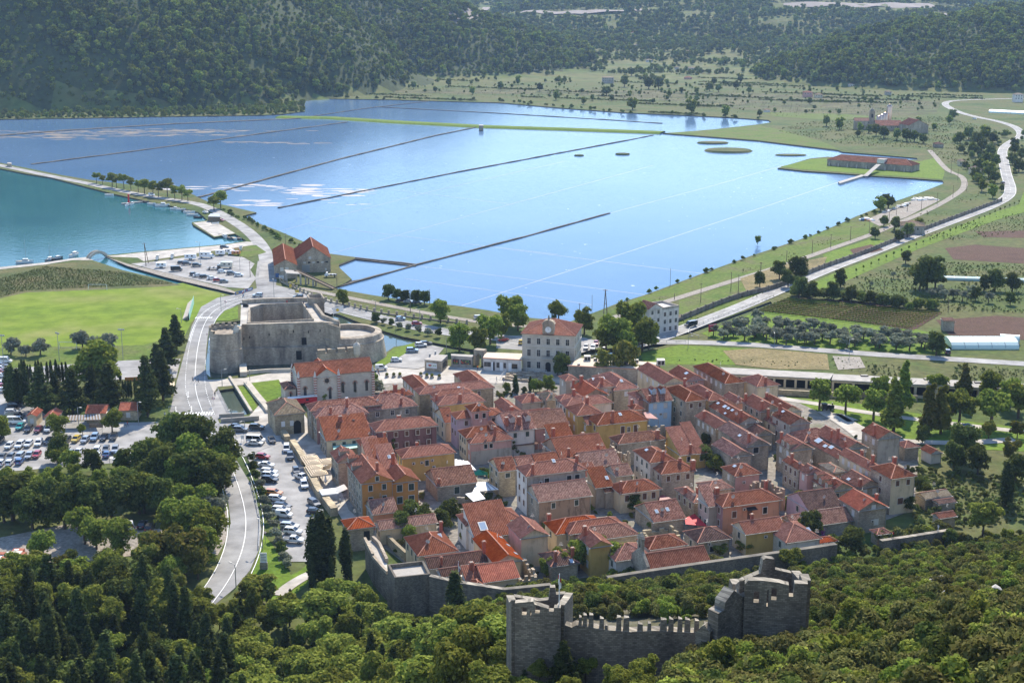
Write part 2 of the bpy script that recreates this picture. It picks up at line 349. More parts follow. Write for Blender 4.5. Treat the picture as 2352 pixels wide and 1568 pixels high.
W_SEA = [(-260,338),(0,387),(59,399),(117,408),(205,431),(264,446),(352,465),(410,476),(457,488),(477,506),(441,510),(443,516),(492,545),(540,537),(566,553),(513,561),(316,579),(243,586),(293,609),(381,634),(439,649),(542,672),
         (536,679),(498,669),(410,653),(366,640),(281,620),(217,599),(199,594),(164,597),(105,606),(0,617),(-260,640)]
W_MOAT = [(482,745),(478,780),(472,827),(474,858),(486,868),(510,868),(556,860),(640,851),(720,846),(850,838),(868,822),(905,796),(970,787),(1040,802),(1100,812),(1106,806),(1040,795),(926,773),(855,752),(779,722),(740,712),(700,735),(560,735)]
W_POOL = [(502,896),(538,891),(573,951),(529,955)]
W_CREEK = [(1330,818),(1410,812),(1470,808),(1525,794),(1560,782),(1540,778),(1500,790),(1440,797),(1330,806)]
W_DITCH = [(1560,772),(1585,766),(1680,732),(1774,697),(1770,692),(1676,727),(1580,760)]
WATERS = [(W_PAN,'pan','salt_pan_water'),(W_SEA,'sea','sea_water'),(W_MOAT,'moat','moat_water'),(W_POOL,'moat','pool_water'),(W_CREEK,'moat','creek_water'),(W_DITCH,'moat','ditch_water')]
def inside(p,poly):
    x,y = p[0],p[1]; r = False; n = len(poly); j = n - 1
    for i in range(n):
        a,b = poly[i],poly[j]
        if (a[1] > y) != (b[1] > y) and x < (b[0] - a[0]) * (y - a[1]) / (b[1] - a[1]) + a[0]: r = not r
        j = i
    return r
def cdt_fill(loops,holes,extra=()):
    vs,es = [],[]
    for L in loops + holes:
        b = len(vs); n = len(L); vs += [Vector((p[0],p[1])) for p in L]; es += [(b + i,b + (i + 1) % n) for i in range(n)]
    vs += [Vector(e) for e in extra]
    v,_,f,*_r = delaunay_2d_cdt(vs,es,[],0,1e-5)
    keep = []
    for q in f:
        c = sum((v[i] for i in q),Vector((0,0))) / len(q)
        if any(inside(c,L) for L in loops) and not any(inside(c,h) for h in holes): keep.append(list(q))
    return v,keep
wpolys = [poly_w(p) for p,_,_ in WATERS]
outer = [(-1900,150),(1900,150),(1900,2150),(-1900,2150)]
ex = [(x,y) for x in range(-1800,1801,120) for y in range(200,2120,90)]
v,f = cdt_fill([outer],wpolys,ex)
mb = MB(); mb.add([(p.x,p.y,0) for p in v],f)
mb.add([(p.x,p.y,0) for L in wpolys for p in L],[])
for L in wpolys:     # banks going down into the water
    n = len(L); a = sum(L[i].x * L[(i + 1) % n].y - L[(i + 1) % n].x * L[i].y for i in range(n))
    for i in range(n):
        p,q = L[i],L[(i + 1) % n]
        if a < 0: p,q = q,p
        mb.quad((p.x,p.y,0),(q.x,q.y,0),(q.x,q.y,-2.4),(p.x,p.y,-2.4),1)
struct('ground',mb,[M['land'],M['mud']])
for (pp,m,nm),L in zip(WATERS,wpolys):
    cx = sum(p.x for p in L) / len(L); cy = sum(p.y for p in L) / len(L)
    v,f = cdt_fill([L],[])
    mb = MB(); mb.add([(p.x,p.y,-.8) for p in v],f); struct(nm,mb,M[m])
def grid(name,xs,ys,hf,m,mf=None):
    mb = MB(); nx = len(xs); vs = [(x,y,hf(x,y)) for y in ys for x in xs]
    mb.v = vs
    for j in range(len(ys) - 1):
        for i in range(nx - 1):
            a = j * nx + i; q = (a,a + 1,a + nx + 1,a + nx)
            if max(vs[k][2] for k in q) < -.9: continue
            mb.f.append(q); mb.m.append(mf(*vs[a]) if mf else 0)
    return struct(name,mb,m,smooth=True)
grid('hillside',[-210 + 7 * i for i in range(75)],[-25 + 7 * i for i in range(54)],h_near,[M['scrub']])
hx = [-2000 + 32 * i for i in range(126)]
grid('hills',hx,[1320 + 28 * i for i in range(60)] + [3010 + 60 * i for i in range(46)],h_far,[M['woodfloor'],M['valley']],
     lambda x,y,z: 0 if (max(bump(x,y,-440,1715,192,190,62,0,.8),bump(x,y,-690,1960,560,480,210,.25,.8),bump(x,y,-400,2480,560,430,135,-.25,1.4),bump(x,y,760,2130,400,330,76,.1,.9),bump(x,y,1000,2300,520,450,84,0,.9),bump(x,y,-1100,1950,700,520,260,.1,.8)) > 4 or y > 4300) else 1)
# ------------------------------------------------------------------ flat sheets: fields, roads, paving
LAY = {1: .03,2: .10,3: .17,4: .24}
LZ = [0.0]
def lz(k): LZ[0] += .0009; return LAY[k] + LZ[0]
def sheet(name,pts,m,lay=1,z=None):
    L = poly_w(pts); v,f = cdt_fill([L],[]); mb = MB(); zz = lz(lay) if z is None else z; mb.add([(p.x,p.y,zz) for p in v],f); return struct(name,mb,m)
def chaikin(P,n=2):
    for _ in range(n):
        Q = [P[0]]
        for a,b in zip(P,P[1:]): Q += [a.lerp(b,.25),a.lerp(b,.75)]
        P = Q + [P[-1]]
    return P
def offset(P,d):
    out = []
    for i,p in enumerate(P):
        a = P[max(0,i - 1)]; b = P[min(len(P) - 1,i + 1)]; t = (b - a); t.z = 0; t.normalize(); out.append(p + Vector((-t.y,t.x,0)) * d)
    return out
def strip(mb,P,w,z,m=0,off=0,hf=None):
    A,B = offset(P,off + w / 2),offset(P,off - w / 2); n = len(P)
    hz = (lambda p: z + hf(p.x,p.y)) if hf else (lambda p: z)
    mb.add([(p.x,p.y,hz(p)) for p in A] + [(p.x,p.y,hz(p)) for p in B],[(i,n + i,n + i + 1,i + 1) for i in range(n - 1)],m)
def dense(P,step):
    Q = [P[0]]
    for a,b in zip(P,P[1:]):
        n = max(1,int((b - a).length / step)); Q += [a.lerp(b,(i + 1) / n) for i in range(n)]
    return Q
def dashes(mb,P,w,z,on,gap,off=0):
    P = dense(offset(P,off) if off else P,.8); acc = 0; cur = [P[0]]
    for a,b in zip(P,P[1:]):
        acc += (b - a).length; k = acc % (on + gap)
        if k < on: cur.append(b)
        else:
            if len(cur) > 1: strip(mb,cur,w,z)
            cur = [b]
def road(name,pts,w,m='asphalt',lay=2,kerb=None,edge=True,centre=None,zoff=0):
    P = chaikin([G(*p) for p in pts]); mb = MB(); Z = lz(lay); strip(mb,P,w,Z); o = struct(name,mb,M[m])
    if edge or centre:
        mk = MB()
        if edge: strip(mk,P,.16,Z + .08,off=w / 2 - .35); strip(mk,P,.16,Z + .08,off=-w / 2 + .35)
        if centre == 'solid': strip(mk,P,.16,Z + .08)
        if centre == 'dash': dashes(mk,P,.16,Z + .08,3,5)
        struct('road_marking',mk,M['white'])
    return P
def fence_wall(name,P,t,h,m,label,cat,z=0.0,parent=None):
    mb = MB(); A,B = offset(P,t / 2),offset(P,-t / 2); n = len(P)
    mb.add([(p.x,p.y,z) for p in A] + [(p.x,p.y,z + h) for p in A] + [(p.x,p.y,z + h) for p in B] + [(p.x,p.y,z) for p in B],
           [f for i in range(n - 1) for f in ((i,i + 1,n + i + 1,n + i),(n + i,n + i + 1,2 * n + i + 1,2 * n + i),(2 * n + i,2 * n + i + 1,3 * n + i + 1,3 * n + i))] + [(0,n,2 * n,3 * n),(n - 1,4 * n - 1,3 * n - 1,2 * n - 1)])
    o = ob(name,mb.mesh(name,m),parent)
    return tag(o,label,cat) if label else o
# football pitch and reed bed
sheet('football_pitch',[(-60,735),(10,676),(60,668),(200,664),(340,660),(420,650),(500,672),(520,676),(470,705),(440,740),(425,770),(395,775),(330,792),(-60,800)],M['pitch'])
sheet('reed_bed',[(-60,640),(0,620),(105,609),(200,598),(217,602),(281,622),(366,642),(420,655),(330,661),(60,672),(-20,690),(-60,720)],M['reed'])
sheet('sports_ground',[(-60,800),(330,792),(395,776),(420,775),(395,850),(300,872),(-60,880)],M['bank'],1)
sheet('handball_court',[(30,846),(290,828),(415,824),(405,868),(20,880)],M['asphalt2'],2)
# roads near the fort
sheet('lawn',[(547,703),(516,714),(494,738),(525,737),(547,733)],M['grass'],3)
sheet('main_road',[(500,1300),(520,1245),(530,1200),(524,1150),(505,1090),(470,1010),(430,985),(385,965),(394,930),(405,880),(424,810),(440,750),(462,705),(500,684),(560,673),(590,662),(586,640),(592,600),(640,600),(634,655),(700,672),(745,690),(800,706),(760,722),
                      (660,690),(590,692),(545,700),(505,725),(480,755),(474,800),(471,845),(478,872),(490,900),(486,960),(520,1000),(545,1060),(575,1110),(592,1170),(600,1215),(596,1260),(574,1310),(540,1350),(480,1400),(430,1420),(455,1370)],M['asphalt'],2)
CL = chaikin([G(*p) for p in [(478,1400),(530,1330),(560,1260),(567,1195),(553,1130),(522,1050),(480,985)]])
mk = MB(); strip(mk,CL,.17,.27); strip(mk,CL,.17,.27,off=4.2); strip(mk,CL,.17,.27,off=-4.2)
P2 = chaikin([G(*p) for p in [(468,955),(448,900),(448,850),(455,790),(470,740),(495,710),(540,692),(600,678)]])
strip(mk,P2,.17,.27); dashes(mk,P2,.17,.27,1.2,1.2,off=3.1); dashes(mk,P2[:12],.17,.27,1.2,1.2,off=-3.2); strip(mk,P2[14:],.17,.27,off=-3.6); strip(mk,P2[14:],.17,.27,off=3.6)
def zebra(mk,a,b,w,n):
    A,B = G(*a),G(*b); d = (B - A).normalized(); s = Vector((-d.y,d.x,0)); L = (B - A).length
    for i in range(n):
        c = A + d * (L * (i + .5) / n); strip(mk,[c - s * w / 2,c + s * w / 2],L / n * .52,.275)
zebra(mk,(390,953),(490,951),3.2,16); zebra(mk,(448,731),(488,731),2.6,9)
for a,b in (((404,935),(404,945)),((440,934),(440,946)),((432,900),(432,912))):
    A,B = G(*a),G(*b); strip(mk,[A,B],.16,.27); d = (A - B).normalized(); s = Vector((-d.y,d.x,0))
    mk.add([(B - d * 1.0).to_tuple()[:2] + (.27,),(B + s * .5).to_tuple()[:2] + (.27,),(B - s * .5).to_tuple()[:2] + (.27,)],[(0,1,2)])
struct('road_marking',mk,M['white'])
sheet('pavement',[(478,872),(560,868),(667,848),(668,900),(640,915),(600,880),(500,888),(490,905)],M['paving'],1)
sheet('pavement',[(488,905),(502,895),(530,958),(500,962),(505,975),(560,985),(520,1000),(486,960)],M['asphalt2'],1)
sheet('lawn',[(544,890),(566,886),(596,945),(575,940)],M['grass'],2)
sheet('lawn',[(575,880),(640,872),(660,905),(610,925)],M['grass'],2)
sheet('plaza',[(573,955),(600,925),(640,920),(690,940),(740,1010),(800,1170),(850,1215),(800,1215),(700,1060),(660,1000),(600,990)],M['paving'],2)
road('avenue',[(680,672),(760,702),(830,722),(930,745),(1030,765),(1130,772),(1220,790),(1330,800)],9,centre='dash',zoff=.012)
road('causeway_road',[(612,640),(614,600),(604,566),(570,530),(520,498),(470,472),(420,462),(352,453),(264,436),(205,422),(117,405),(60,393),(0,380),(-100,362)],7,'asphalt2',edge=False)
sheet('quay',[(243,589),(316,581),(513,563),(566,555),(580,556),(588,562),(520,572),(330,600),(316,592)],M['paving'],1)
sheet('quay',[(444,512),(476,508),(505,515),(540,536),(492,543)],M['paving'],1)
sheet('quay',[(-60,620),(0,614),(105,603),(164,594),(199,591),(215,598),(165,598),(105,608),(0,619)],M['paving'],2)
sheet('lawn',[(270,592),(330,604),(345,612),(300,605)],M['land'],2)
sheet('lawn',[(525,572),(588,563),(612,580),(570,592),(520,585)],M['bank'],2)
sheet('car_park',[(300,606),(345,602),(420,592),(520,586),(560,592),(585,606),(575,620),(588,640),(570,663),(520,660),(400,632)],M['asphalt2'],2)
sheet('canal_path',[(243,590),(293,606),(400,632),(520,662),(545,672),(540,674),(381,637),(293,611)],M['gravel'],1)
# river-side car park
sheet('car_park',[(566,1048),(590,1030),(645,1006),(670,1030),(700,1075),(735,1150),(722,1200),(714,1290),(660,1290),(640,1190),(606,1120)],M['asphalt2'],2)
sheet('car_park',[(500,972),(600,975),(650,1000),(640,1018),(560,1050),(520,1000)],M['asphalt2'],3)
sheet('grass_verge',[(606,1225),(640,1270),(668,1320),(690,1310),(712,1290),(720,1330),(660,1380),(560,1380),(585,1300)],M['grass'],1)
road('footpath',[(640,1368),(665,1345),(712,1318),(740,1312)],3,'paving',3,edge=False)
# the big western car park
sheet('car_park',[(-80,880),(20,880),(120,965),(300,970),(390,968),(430,985),(380,1010),(300,1060),(-80,1090)],M['asphalt2'],1)
sheet('car_park',[(-80,820),(15,826),(25,880),(-80,885)],M['asphalt2'],3)
sheet('yard',[(-60,1240),(0,1235),(150,1205),(260,1200),(360,1215),(470,1195),(525,1170),(520,1240),(500,1275),(430,1260),(200,1290),(-60,1310)],M['gravel'],2)
# east of the fort
sheet('lawn',[(860,838),(905,800),(960,785),(972,788),(905,828),(885,838)],M['grass'],2)
sheet('car_park',[(880,842),(905,828),(972,789),(1020,800),(985,840),(960,848)],M['asphalt2'],3)
sheet('square',[(860,845),(985,838),(1200,850),(1290,855),(1290,880),(1150,890),(1130,920),(880,900)],M['paving'],1)
sheet('car_park',[(1140,770),(1340,775),(1400,790),(1330,812),(1140,800)],M['asphalt2'],1)
road('salt_pan_track',[(690,662),(760,676),(850,694),(950,714),(1050,732),(1130,744),(1240,752)],4,'gravel',edge=False)
road('salt_pan_track',[(1390,735),(1460,715),(1540,690),(1700,640),(1800,610),(1890,578),(2000,540),(2060,514),(2130,485),(2190,452),(2218,430),(2212,405),(2180,395),(2160,375),(2150,362),(2135,345)],4.2,'gravel',edge=False)
road('country_road',[(1430,800),(1510,780),(1600,744),(1700,706),(1800,662),(1900,619),(2000,582),(2100,541),(2200,504),(2275,476),(2318,452),(2322,432),(2312,405),(2306,375),(2300,345),(2318,328),(2350,312),(2335,292),(2290,278),(2245,270),(2200,258),(2166,240),(2180,232),(2240,229),(2330,227),(2420,226)],7.5,'asphalt2',centre='dash',zoff=.004)
road('side_road',[(1500,786),(1600,786),(1750,793),(1900,806),(2050,817),(2200,826),(2420,840)],6.5,'asphalt2',edge=False,zoff=.008)
# fields and meadows
sheet('meadow',[(1470,812),(1560,792),(1700,800),(1900,815),(1905,850),(1700,838),(1480,836)],M['grass'],1)
sheet('reed_bed',[(1660,806),(1740,800),(1900,814),(1905,850),(1780,848),(1690,838)],M['dryreed'],2)
sheet('gravel_plot',[(1912,818),(1975,820),(1988,845),(1925,850)],M['gravel'],2)
sheet('grass_bank',[(1490,676),(1530,664),(1637,622),(1730,592),(1820,560),(1940,512),(2010,510),(1995,536),(1890,574),(1800,606),(1540,686),(1440,714),(1400,722),(1420,700)],M['bank'],1)
sheet('meadow',[(1560,690),(1700,645),(1810,612),(1880,600),(1900,612),(1700,698),(1560,745)],M['bank'],1)
sheet('reed_bed',[(1700,640),(1800,608),(1900,590),(1890,612),(1800,650),(1720,680)],M['dryreed'],2)
sheet('meadow',[(1890,584),(2005,547),(2040,556),(1930,600),(1900,608)],M['grass'],1)
sheet('grass_verge',[(1830,668),(1905,632),(2110,552),(2290,486),(2340,470),(2352,440),(2400,440),(2380,480),(2290,505),(2110,572),(1860,682)],M['grass'],1)
sheet('grass_bank',[(1792,383),(1862,366),(1900,364),(2110,372),(2150,362),(2170,395),(2165,412),(2100,407),(2016,402),(1928,395),(1850,390)],M['grass'],1)
sheet('grass_bank',[(1930,345),(2040,338),(2130,350),(2126,359),(2000,351)],M['reed'],1)
sheet('grass_bank',[(1526,306),(1640,298),(1745,288),(1800,300),(1900,330),(1925,343),(1840,334),(1740,322),(1600,311)],M['bank'],1)
sheet('ploughed_field',[(2170,570),(2240,562),(2420,575),(2420,610),(2190,596)],M['soil'],1)
sheet('ploughed_field',[(2240,532),(2420,528),(2420,548),(2260,545)],M['soil'],1)
sheet('ploughed_field',[(2150,735),(2290,725),(2420,735),(2420,785),(2180,770)],M['soil'],1)
sheet('ploughed_field',[(1952,574),(2000,562),(2030,574),(1965,590)],M['soil'],3)
sheet('orchard_ground',[(1610,766),(1740,715),(1800,718),(2100,755),(2180,775),(2180,815),(1900,800),(1660,785)],M['grass'],1)
sheet('vineyard_ground',[(1740,712),(1810,684),(1940,690),(2165,718),(2100,758),(1950,738)],M['soil'],2)
sheet('gravel_yard',[(1990,505),(2020,492),(2080,465),(2140,452),(2160,460),(2080,500),(2020,520)],M['gravel'],2)
sheet('field',[(720,210),(1000,215),(1300,218),(1500,230),(1800,262),(1950,270),(2150,262),(2160,235),(1950,222),(1500,208),(900,205)],ground('pale_marsh',[(.055,.08,.024),(.12,.11,.05),(.075,.095,.03),(.10,.085,.045)],.014,.05,con=.42),1)
sheet('field',[(1740,258),(1930,262),(2060,272),(1900,276),(1780,268)],M['bank'],2)
sheet('park_lawn',[(1780,910),(1960,925),(2200,965),(2420,990),(2420,1040),(2200,1030),(1990,990),(1830,950)],M['grass'],1)
road('park_path',[(1790,915),(1880,928),(2000,950),(2200,975),(2420,1000)],3.5,'paving',edge=False)
road('park_path',[(1960,968),(1900,945),(1985,990),(2030,1012),(2200,1020),(2330,1010)],4,'paving',3,edge=False)
road('park_path',[(1890,945),(1940,975),(1985,1010)],4,'paving',3,edge=False)
sheet('town_ground',[(700,905),(900,880),(1150,880),(1300,880),(1480,860),(1790,905),(2110,1050),(2100,1170),(1980,1215),(1850,1262),(1200,1345),(1000,1350),(840,1225),(780,1160),(730,1040)],ground('town_paving',[(.20,.18,.155),(.27,.245,.21),(.16,.16,.10)],.1,.8),1)
# dikes between the salt pans
def dike(pts,w,h,m='mud',lab=None):
    P = dense([G(x,y,-.8) for x,y in pts],9); mb = MB(); rr = random.Random(len(pts) + int(pts[0][0]))
    A = [p + (offset(P,w / 2)[i] - p) * rr.uniform(.75,1.25) for i,p in enumerate(P)]; B = offset(P,-w / 2); n = len(P)
    hs = [h * rr.uniform(.6,1.2) for _ in P]
    mb.add([(p.x,p.y,-1.0) for p in A] + [(p.x,p.y,-.8 + k) for p,k in zip(A,hs)] + [(p.x,p.y,-.8 + k) for p,k in zip(B,hs)] + [(p.x,p.y,-1.0) for p in B],
           [f for i in range(n - 1) for f in ((i,i + 1,n + i + 1,n + i),(n + i,n + i + 1,2 * n + i + 1,2 * n + i),(2 * n + i,2 * n + i + 1,3 * n + i + 1,3 * n + i))])
    o = struct('dike',mb,M[m]); return o
for pts,wd in ([(776,660),(960,608),(1206,544),(1400,490)],1.3),([(640,478),(1050,396),(1445,322),(1500,311)],1.5),([(457,454),(600,415),(780,366),(1000,312),(1093,293)],2.2),([(73,378),(300,349),(560,313),(797,281)],3),\
        ([(862,246),(1150,261),(1400,276),(1520,284)],2.2),([(690,272),(830,251),(985,233)],2),([(814,593),(880,600),(960,609)],1.5),([(776,612),(816,597),(880,604),(955,612)],1.2),([(0,312),(150,300),(400,285),(700,272)],6),([(800,650),(812,648),(850,640)],1.2): dike(pts,wd,.55)
for pts in ([(1400,490),(1516,459),(1640,426),(1800,380)],[(1060,702),(1162,669),(1481,566),(1780,467),(1960,407)],[(640,531),(990,440),(1300,370)],[(750,585),(1060,500),(1500,380)],[(713,517),(1104,564),(1280,584)],[(961,611),(1206,641),(1481,677)],[(1148,570),(1368,598),(1620,629)],[(930,640),(1240,682),(1360,700)],[(860,430),(1180,470)]): dike(pts,.55,.03,'pale_mud')
mb = MB(); P = dense([G(x,y,-.8) for x,y in [(640,270),(760,272),(900,281),(1110,292),(1300,298),(1522,306)]],20)
for k,(wd,z) in enumerate(((22,-.85),(14,.5))): strip(mb,P,wd,z)
n = len(P); mb.add([],[]); mb.f += [(n + i,n + i + 1,2 * n + i + 1,2 * n + i) for i in range(n - 1)] + [(i,2 * n + i,2 * n + i + 1,i + 1) for i in range(n - 1)] + [(3 * n + i,n + i,n + i + 1,3 * n + i + 1) for i in range(n - 1)]
mb.m = [0] * len(mb.f); struct('grass_dike',mb,M['grass'])
def mound(name,cx,cy,rx,ry,h,m,lab,cat,grp):
    c = G(cx,cy,-.85); mb = MB(); rr = random.Random(int(cx))
    mb.add([c + Vector((math.cos(t) * rx * q,math.sin(t) * ry * q,zz)) for q,zz in ((1,0),(.9,h * .8),(.5,h)) for t in [k * math.pi / 9 for k in range(18)]] + [c + Vector((0,0,h))],
           [(j * 18 + i,j * 18 + (i + 1) % 18,(j + 1) * 18 + (i + 1) % 18,(j + 1) * 18 + i) for j in range(2) for i in range(18)] + [(36 + i,36 + (i + 1) % 18,54) for i in range(18)])
    return tag(ob(name,mb.mesh(name,m)),lab,cat,grp)
for a in ((1673,347,20,17,1.6,'largest olive reed islet in the glittering salt pan'),(1637,329,14,9,1.3,'flat reed islet just beyond the largest one'),(1430,355,6,5,1.2,'small dark reed clump islet in open water'),(1330,358,4,4,1.0,'smallest round reed tuft standing in the pan'),(1816,357,13,6,.9,'thin reed islet beside the salt store peninsula')):
    mound('reed_islet',*a[:5],M['reed'],a[5],'islet','reed islets in the pan')
# pale salt crust and exposed mud lying on the shallow water
def flecks(cx,cy,rx,ry,n,seed,m):
    rr = random.Random(seed); mb = MB(); c = G(cx,cy,-.79)
    for i in range(n):
        a = rr.gauss(0,.5),rr.gauss(0,.5); p = c + Vector((a[0] * rx,a[1] * ry,rr.uniform(0,.004))); s = rr.uniform(.4,1) ** 2
        mb.add([p + Vector((math.cos(t) * 11 * s * rr.uniform(.6,1.2),math.sin(t) * 3.4 * s * rr.uniform(.5,1.2),0)) for t in [k * math.pi / 5 for k in range(10)]],[tuple(range(10))])
    return struct('salt_crust',mb,m,'stuff')
M['crust'] = plain('salt_crust',(.42,.385,.375),.8,var=.2,scale=.2)
flecks(575,430,55,18,26,3,M['crust']); flecks(740,442,45,32,40,4,M['crust']); flecks(650,466,40,16,14,5,M['crust'])
M['mudflat'] = plain('mud_flat',(.13,.105,.08),.8,var=.3,scale=.05)
for k,(x,y,rx,ry,n) in enumerate(((120,310,160,22,110),(240,304,140,22,90),(380,300,90,18,60),(620,328,60,8,20),(20,316,80,16,50))): flecks(x,y,rx,ry,n,20 + k,M['mudflat'])

# pale road cuts and a quarry on the far slopes
CUT = []
def cut(name,pts,w,m):
    P = [T(*p) for p in pts]; P = dense([p for p in P if p],12); mb = MB(); strip(mb,P,w,1.6,0,0,h_far); CUT.extend((p.x,p.y,w) for p in P); struct(name,mb,m)
M['scar'] = plain('bare_limestone_cut',(.24,.20,.175),.9,var=.2,scale=.02)
cut('road_cut',[(1195,30),(1260,31),(1340,30),(1420,27),(1490,23)],26,M['scar']); cut('quarry',[(1012,42),(1040,40),(1075,35),(1100,33)],44,M['scar']); cut('road_cut',[(960,22),(1060,22),(1120,18)],20,M['scar'])
cut('road_cut',[(1800,14),(1880,12),(1980,12),(2080,13),(2150,16)],34,M['scar']); cut('far_road',[(2140,14),(2165,22),(2230,28),(2300,34),(2340,40),(2348,52),(2336,66)],13,M['paving']); cut('road_cut',[(2170,30),(2240,36),(2290,40)],24,M['scar'])
# ------------------------------------------------------------------ the town: houses
GA = R(19.5); E1 = Vector((math.cos(GA),math.sin(GA),0)); E2 = Vector((-math.sin(GA),math.cos(GA),0))
_q = .57422
CROP = {'3': (1000,1700,3.1357),'4': (1200,1450,3.1357),'5': (1600,1400,3.1357),'6': (2200,1400,3.1357),'7': (2700,1400,3.1357),'8': (3300,1400,2.955),
        'T': (1300,1800,3.1357),'U': (1900,1800,3.1357),'V': (2500,1800,3.1357),'W': (3100,1700,3.1357),'X': (1900,2000,2.145),'Y': (1000,2000,2.145),'F': (700,1150,2.614),'K': (2000,800,2.138),'C': (1000,700,1.96),'P': (0,0,_q)}
def px(c,x,y):
    a,b,s = CROP[c]; return (a + x / s) * _q,(b + y / s) * _q
def along(c,e,x=None,y=None):
    "how far along direction e from point c the line of sight of column x (or row y) is met"
    lo,hi = 0.0,140.0; s0 = proj(c); up = (proj(c + e * 20)[0 if x is not None else 1] > s0[0 if x is not None else 1])
    for _ in range(30):
        m = (lo + hi) / 2; v = proj(c + e * m)[0 if x is not None else 1]; t = x if x is not None else y
        if (v < t) == up: lo = m
        else: hi = m
    return lo
ROOFW = .4
def roof_plane(mb,o,u,vd,L,top,m=0):
    "ribs of half-round tiles: o eave start, u along the eave, vd up the slope, top(t) slope length at t"
    up = u.cross(vd).normalized()
    if up.z < 0: up = -up
    n = max(2,round(L / ROOFW)); w = L / n; b = len(mb.v); k = 0
    for i in range(2 * n + 1):
        t = i * w / 2; a = o + u * t + up * (.12 if i % 2 else 0); q = max(.01,top(t))
        mb.v += [tuple(a),tuple(a + vd * q)]; mb.uv += [(t,0),(t,q)]
    for i in range(2 * n):
        a = b + 2 * i; f = [a,a + 2,a + 3,a + 1]; mb.f.append(f); mb.m.append(m)
def make_roof(parent,L1,L2,he,kind,pitch,mat,over=.35,x0=0,y0=0):
    "hip 'h', ridge along x 'a', ridge along y 'b', one slope rising to the back 'm', one slope down to the side 's'; returns the height function"
    mb = MB(); mb.uv = []; X,Y,Z = Vector((1,0,0)),Vector((0,1,0)),Vector((0,0,1)); k = math.tan(pitch); c = math.cos(pitch); s = math.sin(pitch)
    A,B = L1 + 2 * over,L2 + 2 * over; o = Vector((x0 - over,y0 - over,he - over * k + .12)); caps = []
    if kind == 'h':
        h = min(A,B) / 2; vm = h / c
        for p,u,d,L in ((o,X,Y,A),(o + X * A,Y,-X,B),(o + X * A + Y * B,-X,-Y,A),(o + Y * B,-Y,X,B)):
            roof_plane(mb,p,u,d * c + Z * s,L,lambda t: min(vm,t / c,(L - t) / c))
        r0 = o + X * h + Y * h + Z * h * k; r1 = o + X * (A - h) + Y * (B - h) + Z * h * k
        if A < B: r0 = o + X * h + Y * h + Z * h * k; r1 = o + X * h + Y * (B - h) + Z * h * k
        q = [o,o + X * A,o + X * A + Y * B,o + Y * B]
        caps = [(r0,r1),(q[0],r0),(q[2],r1)] + ([(q[1],r1),(q[3],r0)] if A >= B else [(q[1],r0),(q[3],r1)])
        hf = lambda x,y: o.z + k * min(x - o.x,o.x + A - x,y - o.y,o.y + B - y)
    elif kind == 'a':
        for p,u,d in ((o,X,Y),(o + X * A + Y * B,-X,-Y)): roof_plane(mb,p,u,d * c + Z * s,A,lambda t: B / 2 / c)
        caps = [(o + Y * B / 2 + Z * B / 2 * k,o + Y * B / 2 + X * A + Z * B / 2 * k)]; hf = lambda x,y: o.z + k * min(y - o.y,o.y + B - y)
    elif kind == 'b':
        for p,u,d in ((o + Y * B,-Y,X),(o + X * A,Y,-X)): roof_plane(mb,p,u,d * c + Z * s,B,lambda t: A / 2 / c)
        caps = [(o + X * A / 2 + Z * A / 2 * k,o + X * A / 2 + Y * B + Z * A / 2 * k)]; hf = lambda x,y: o.z + k * min(x - o.x,o.x + A - x)
    elif kind == 'm':
        roof_plane(mb,o,X,Y * c + Z * s,A,lambda t: B / c); hf = lambda x,y: o.z + k * (y - o.y)
    else:
        roof_plane(mb,o + Y * B,-Y,X * c + Z * s,B,lambda t: A / c); hf = lambda x,y: o.z + k * (x - o.x)
    n0 = len(mb.v)
    mb.add([(o.x,o.y,o.z - .1),(o.x + A,o.y,o.z - .1),(o.x + A,o.y + B,o.z - .1),(o.x,o.y + B,o.z - .1)],[(0,3,2,1)],1)
    for i in range(4):   # eave boards
        a,b = mb.v[n0 + i],mb.v[n0 + (i + 1) % 4]
    mb.uv += [(0,0)] * (len(mb.v) - len(mb.uv))
    rf = part('roof',mb,[M[mat],M['frame']],parent)
    if caps:
        cb = MB()
        for a,b in caps:
            if (b - a).length > .3: cb.tube(a + Z * .03,b + Z * .03,.15,.15,6,cap=False)
        part('ridge_tiles',cb,M['cap'],rf)
    return hf,rf
WIN = {}
def win_mesh(kind,w,h):
    key = (kind,w,h)
    if key not in WIN:
        fr = MB(); t = .14
        fr.box(-w / 2 - t,-.07,-t,w / 2 + t,-.005,0); fr.box(-w / 2 - t,-.07,h,w / 2 + t,-.005,h + t)
        fr.box(-w / 2 - t,-.07,0,-w / 2,-.005,h); fr.box(w / 2,-.07,0,w / 2 + t,-.005,h)
        if kind == 'g': fr.box(-.03,-.05,0,.03,-.03,h); fr.box(-w / 2,-.05,h * .62,w / 2,-.03,h * .62 + .05)
        pn = MB()
        if kind in 'gd': pn.quad((-w / 2,-.02,0),(w / 2,-.02,0),(w / 2,-.02,h),(-w / 2,-.02,h))
        else:
            for a,b in ((-w / 2,-.015),(.015,w / 2)): pn.box(a,-.085,.02,b,-.04,h - .02)
        WIN[key] = (fr.mesh('window',M['frame']),pn.mesh('pane',M[{'g': 'pane','d': 'dor','s': 'shut_g','b': 'shut_b','w': 'shut_w'}[kind]]))
    return WIN[key]
def window(parent,x,y,z,side,kind='g',w=.95,h=1.45):
    fr,pn = win_mesh(kind,w,h); o = ob('window',fr,parent,(x,y,z),{'f': 0,'l': -math.pi / 2,'r': math.pi / 2,'b': math.pi}[side])
    ob('pane' if kind in 'gd' else 'shutter',pn,o); return o
CH = {}
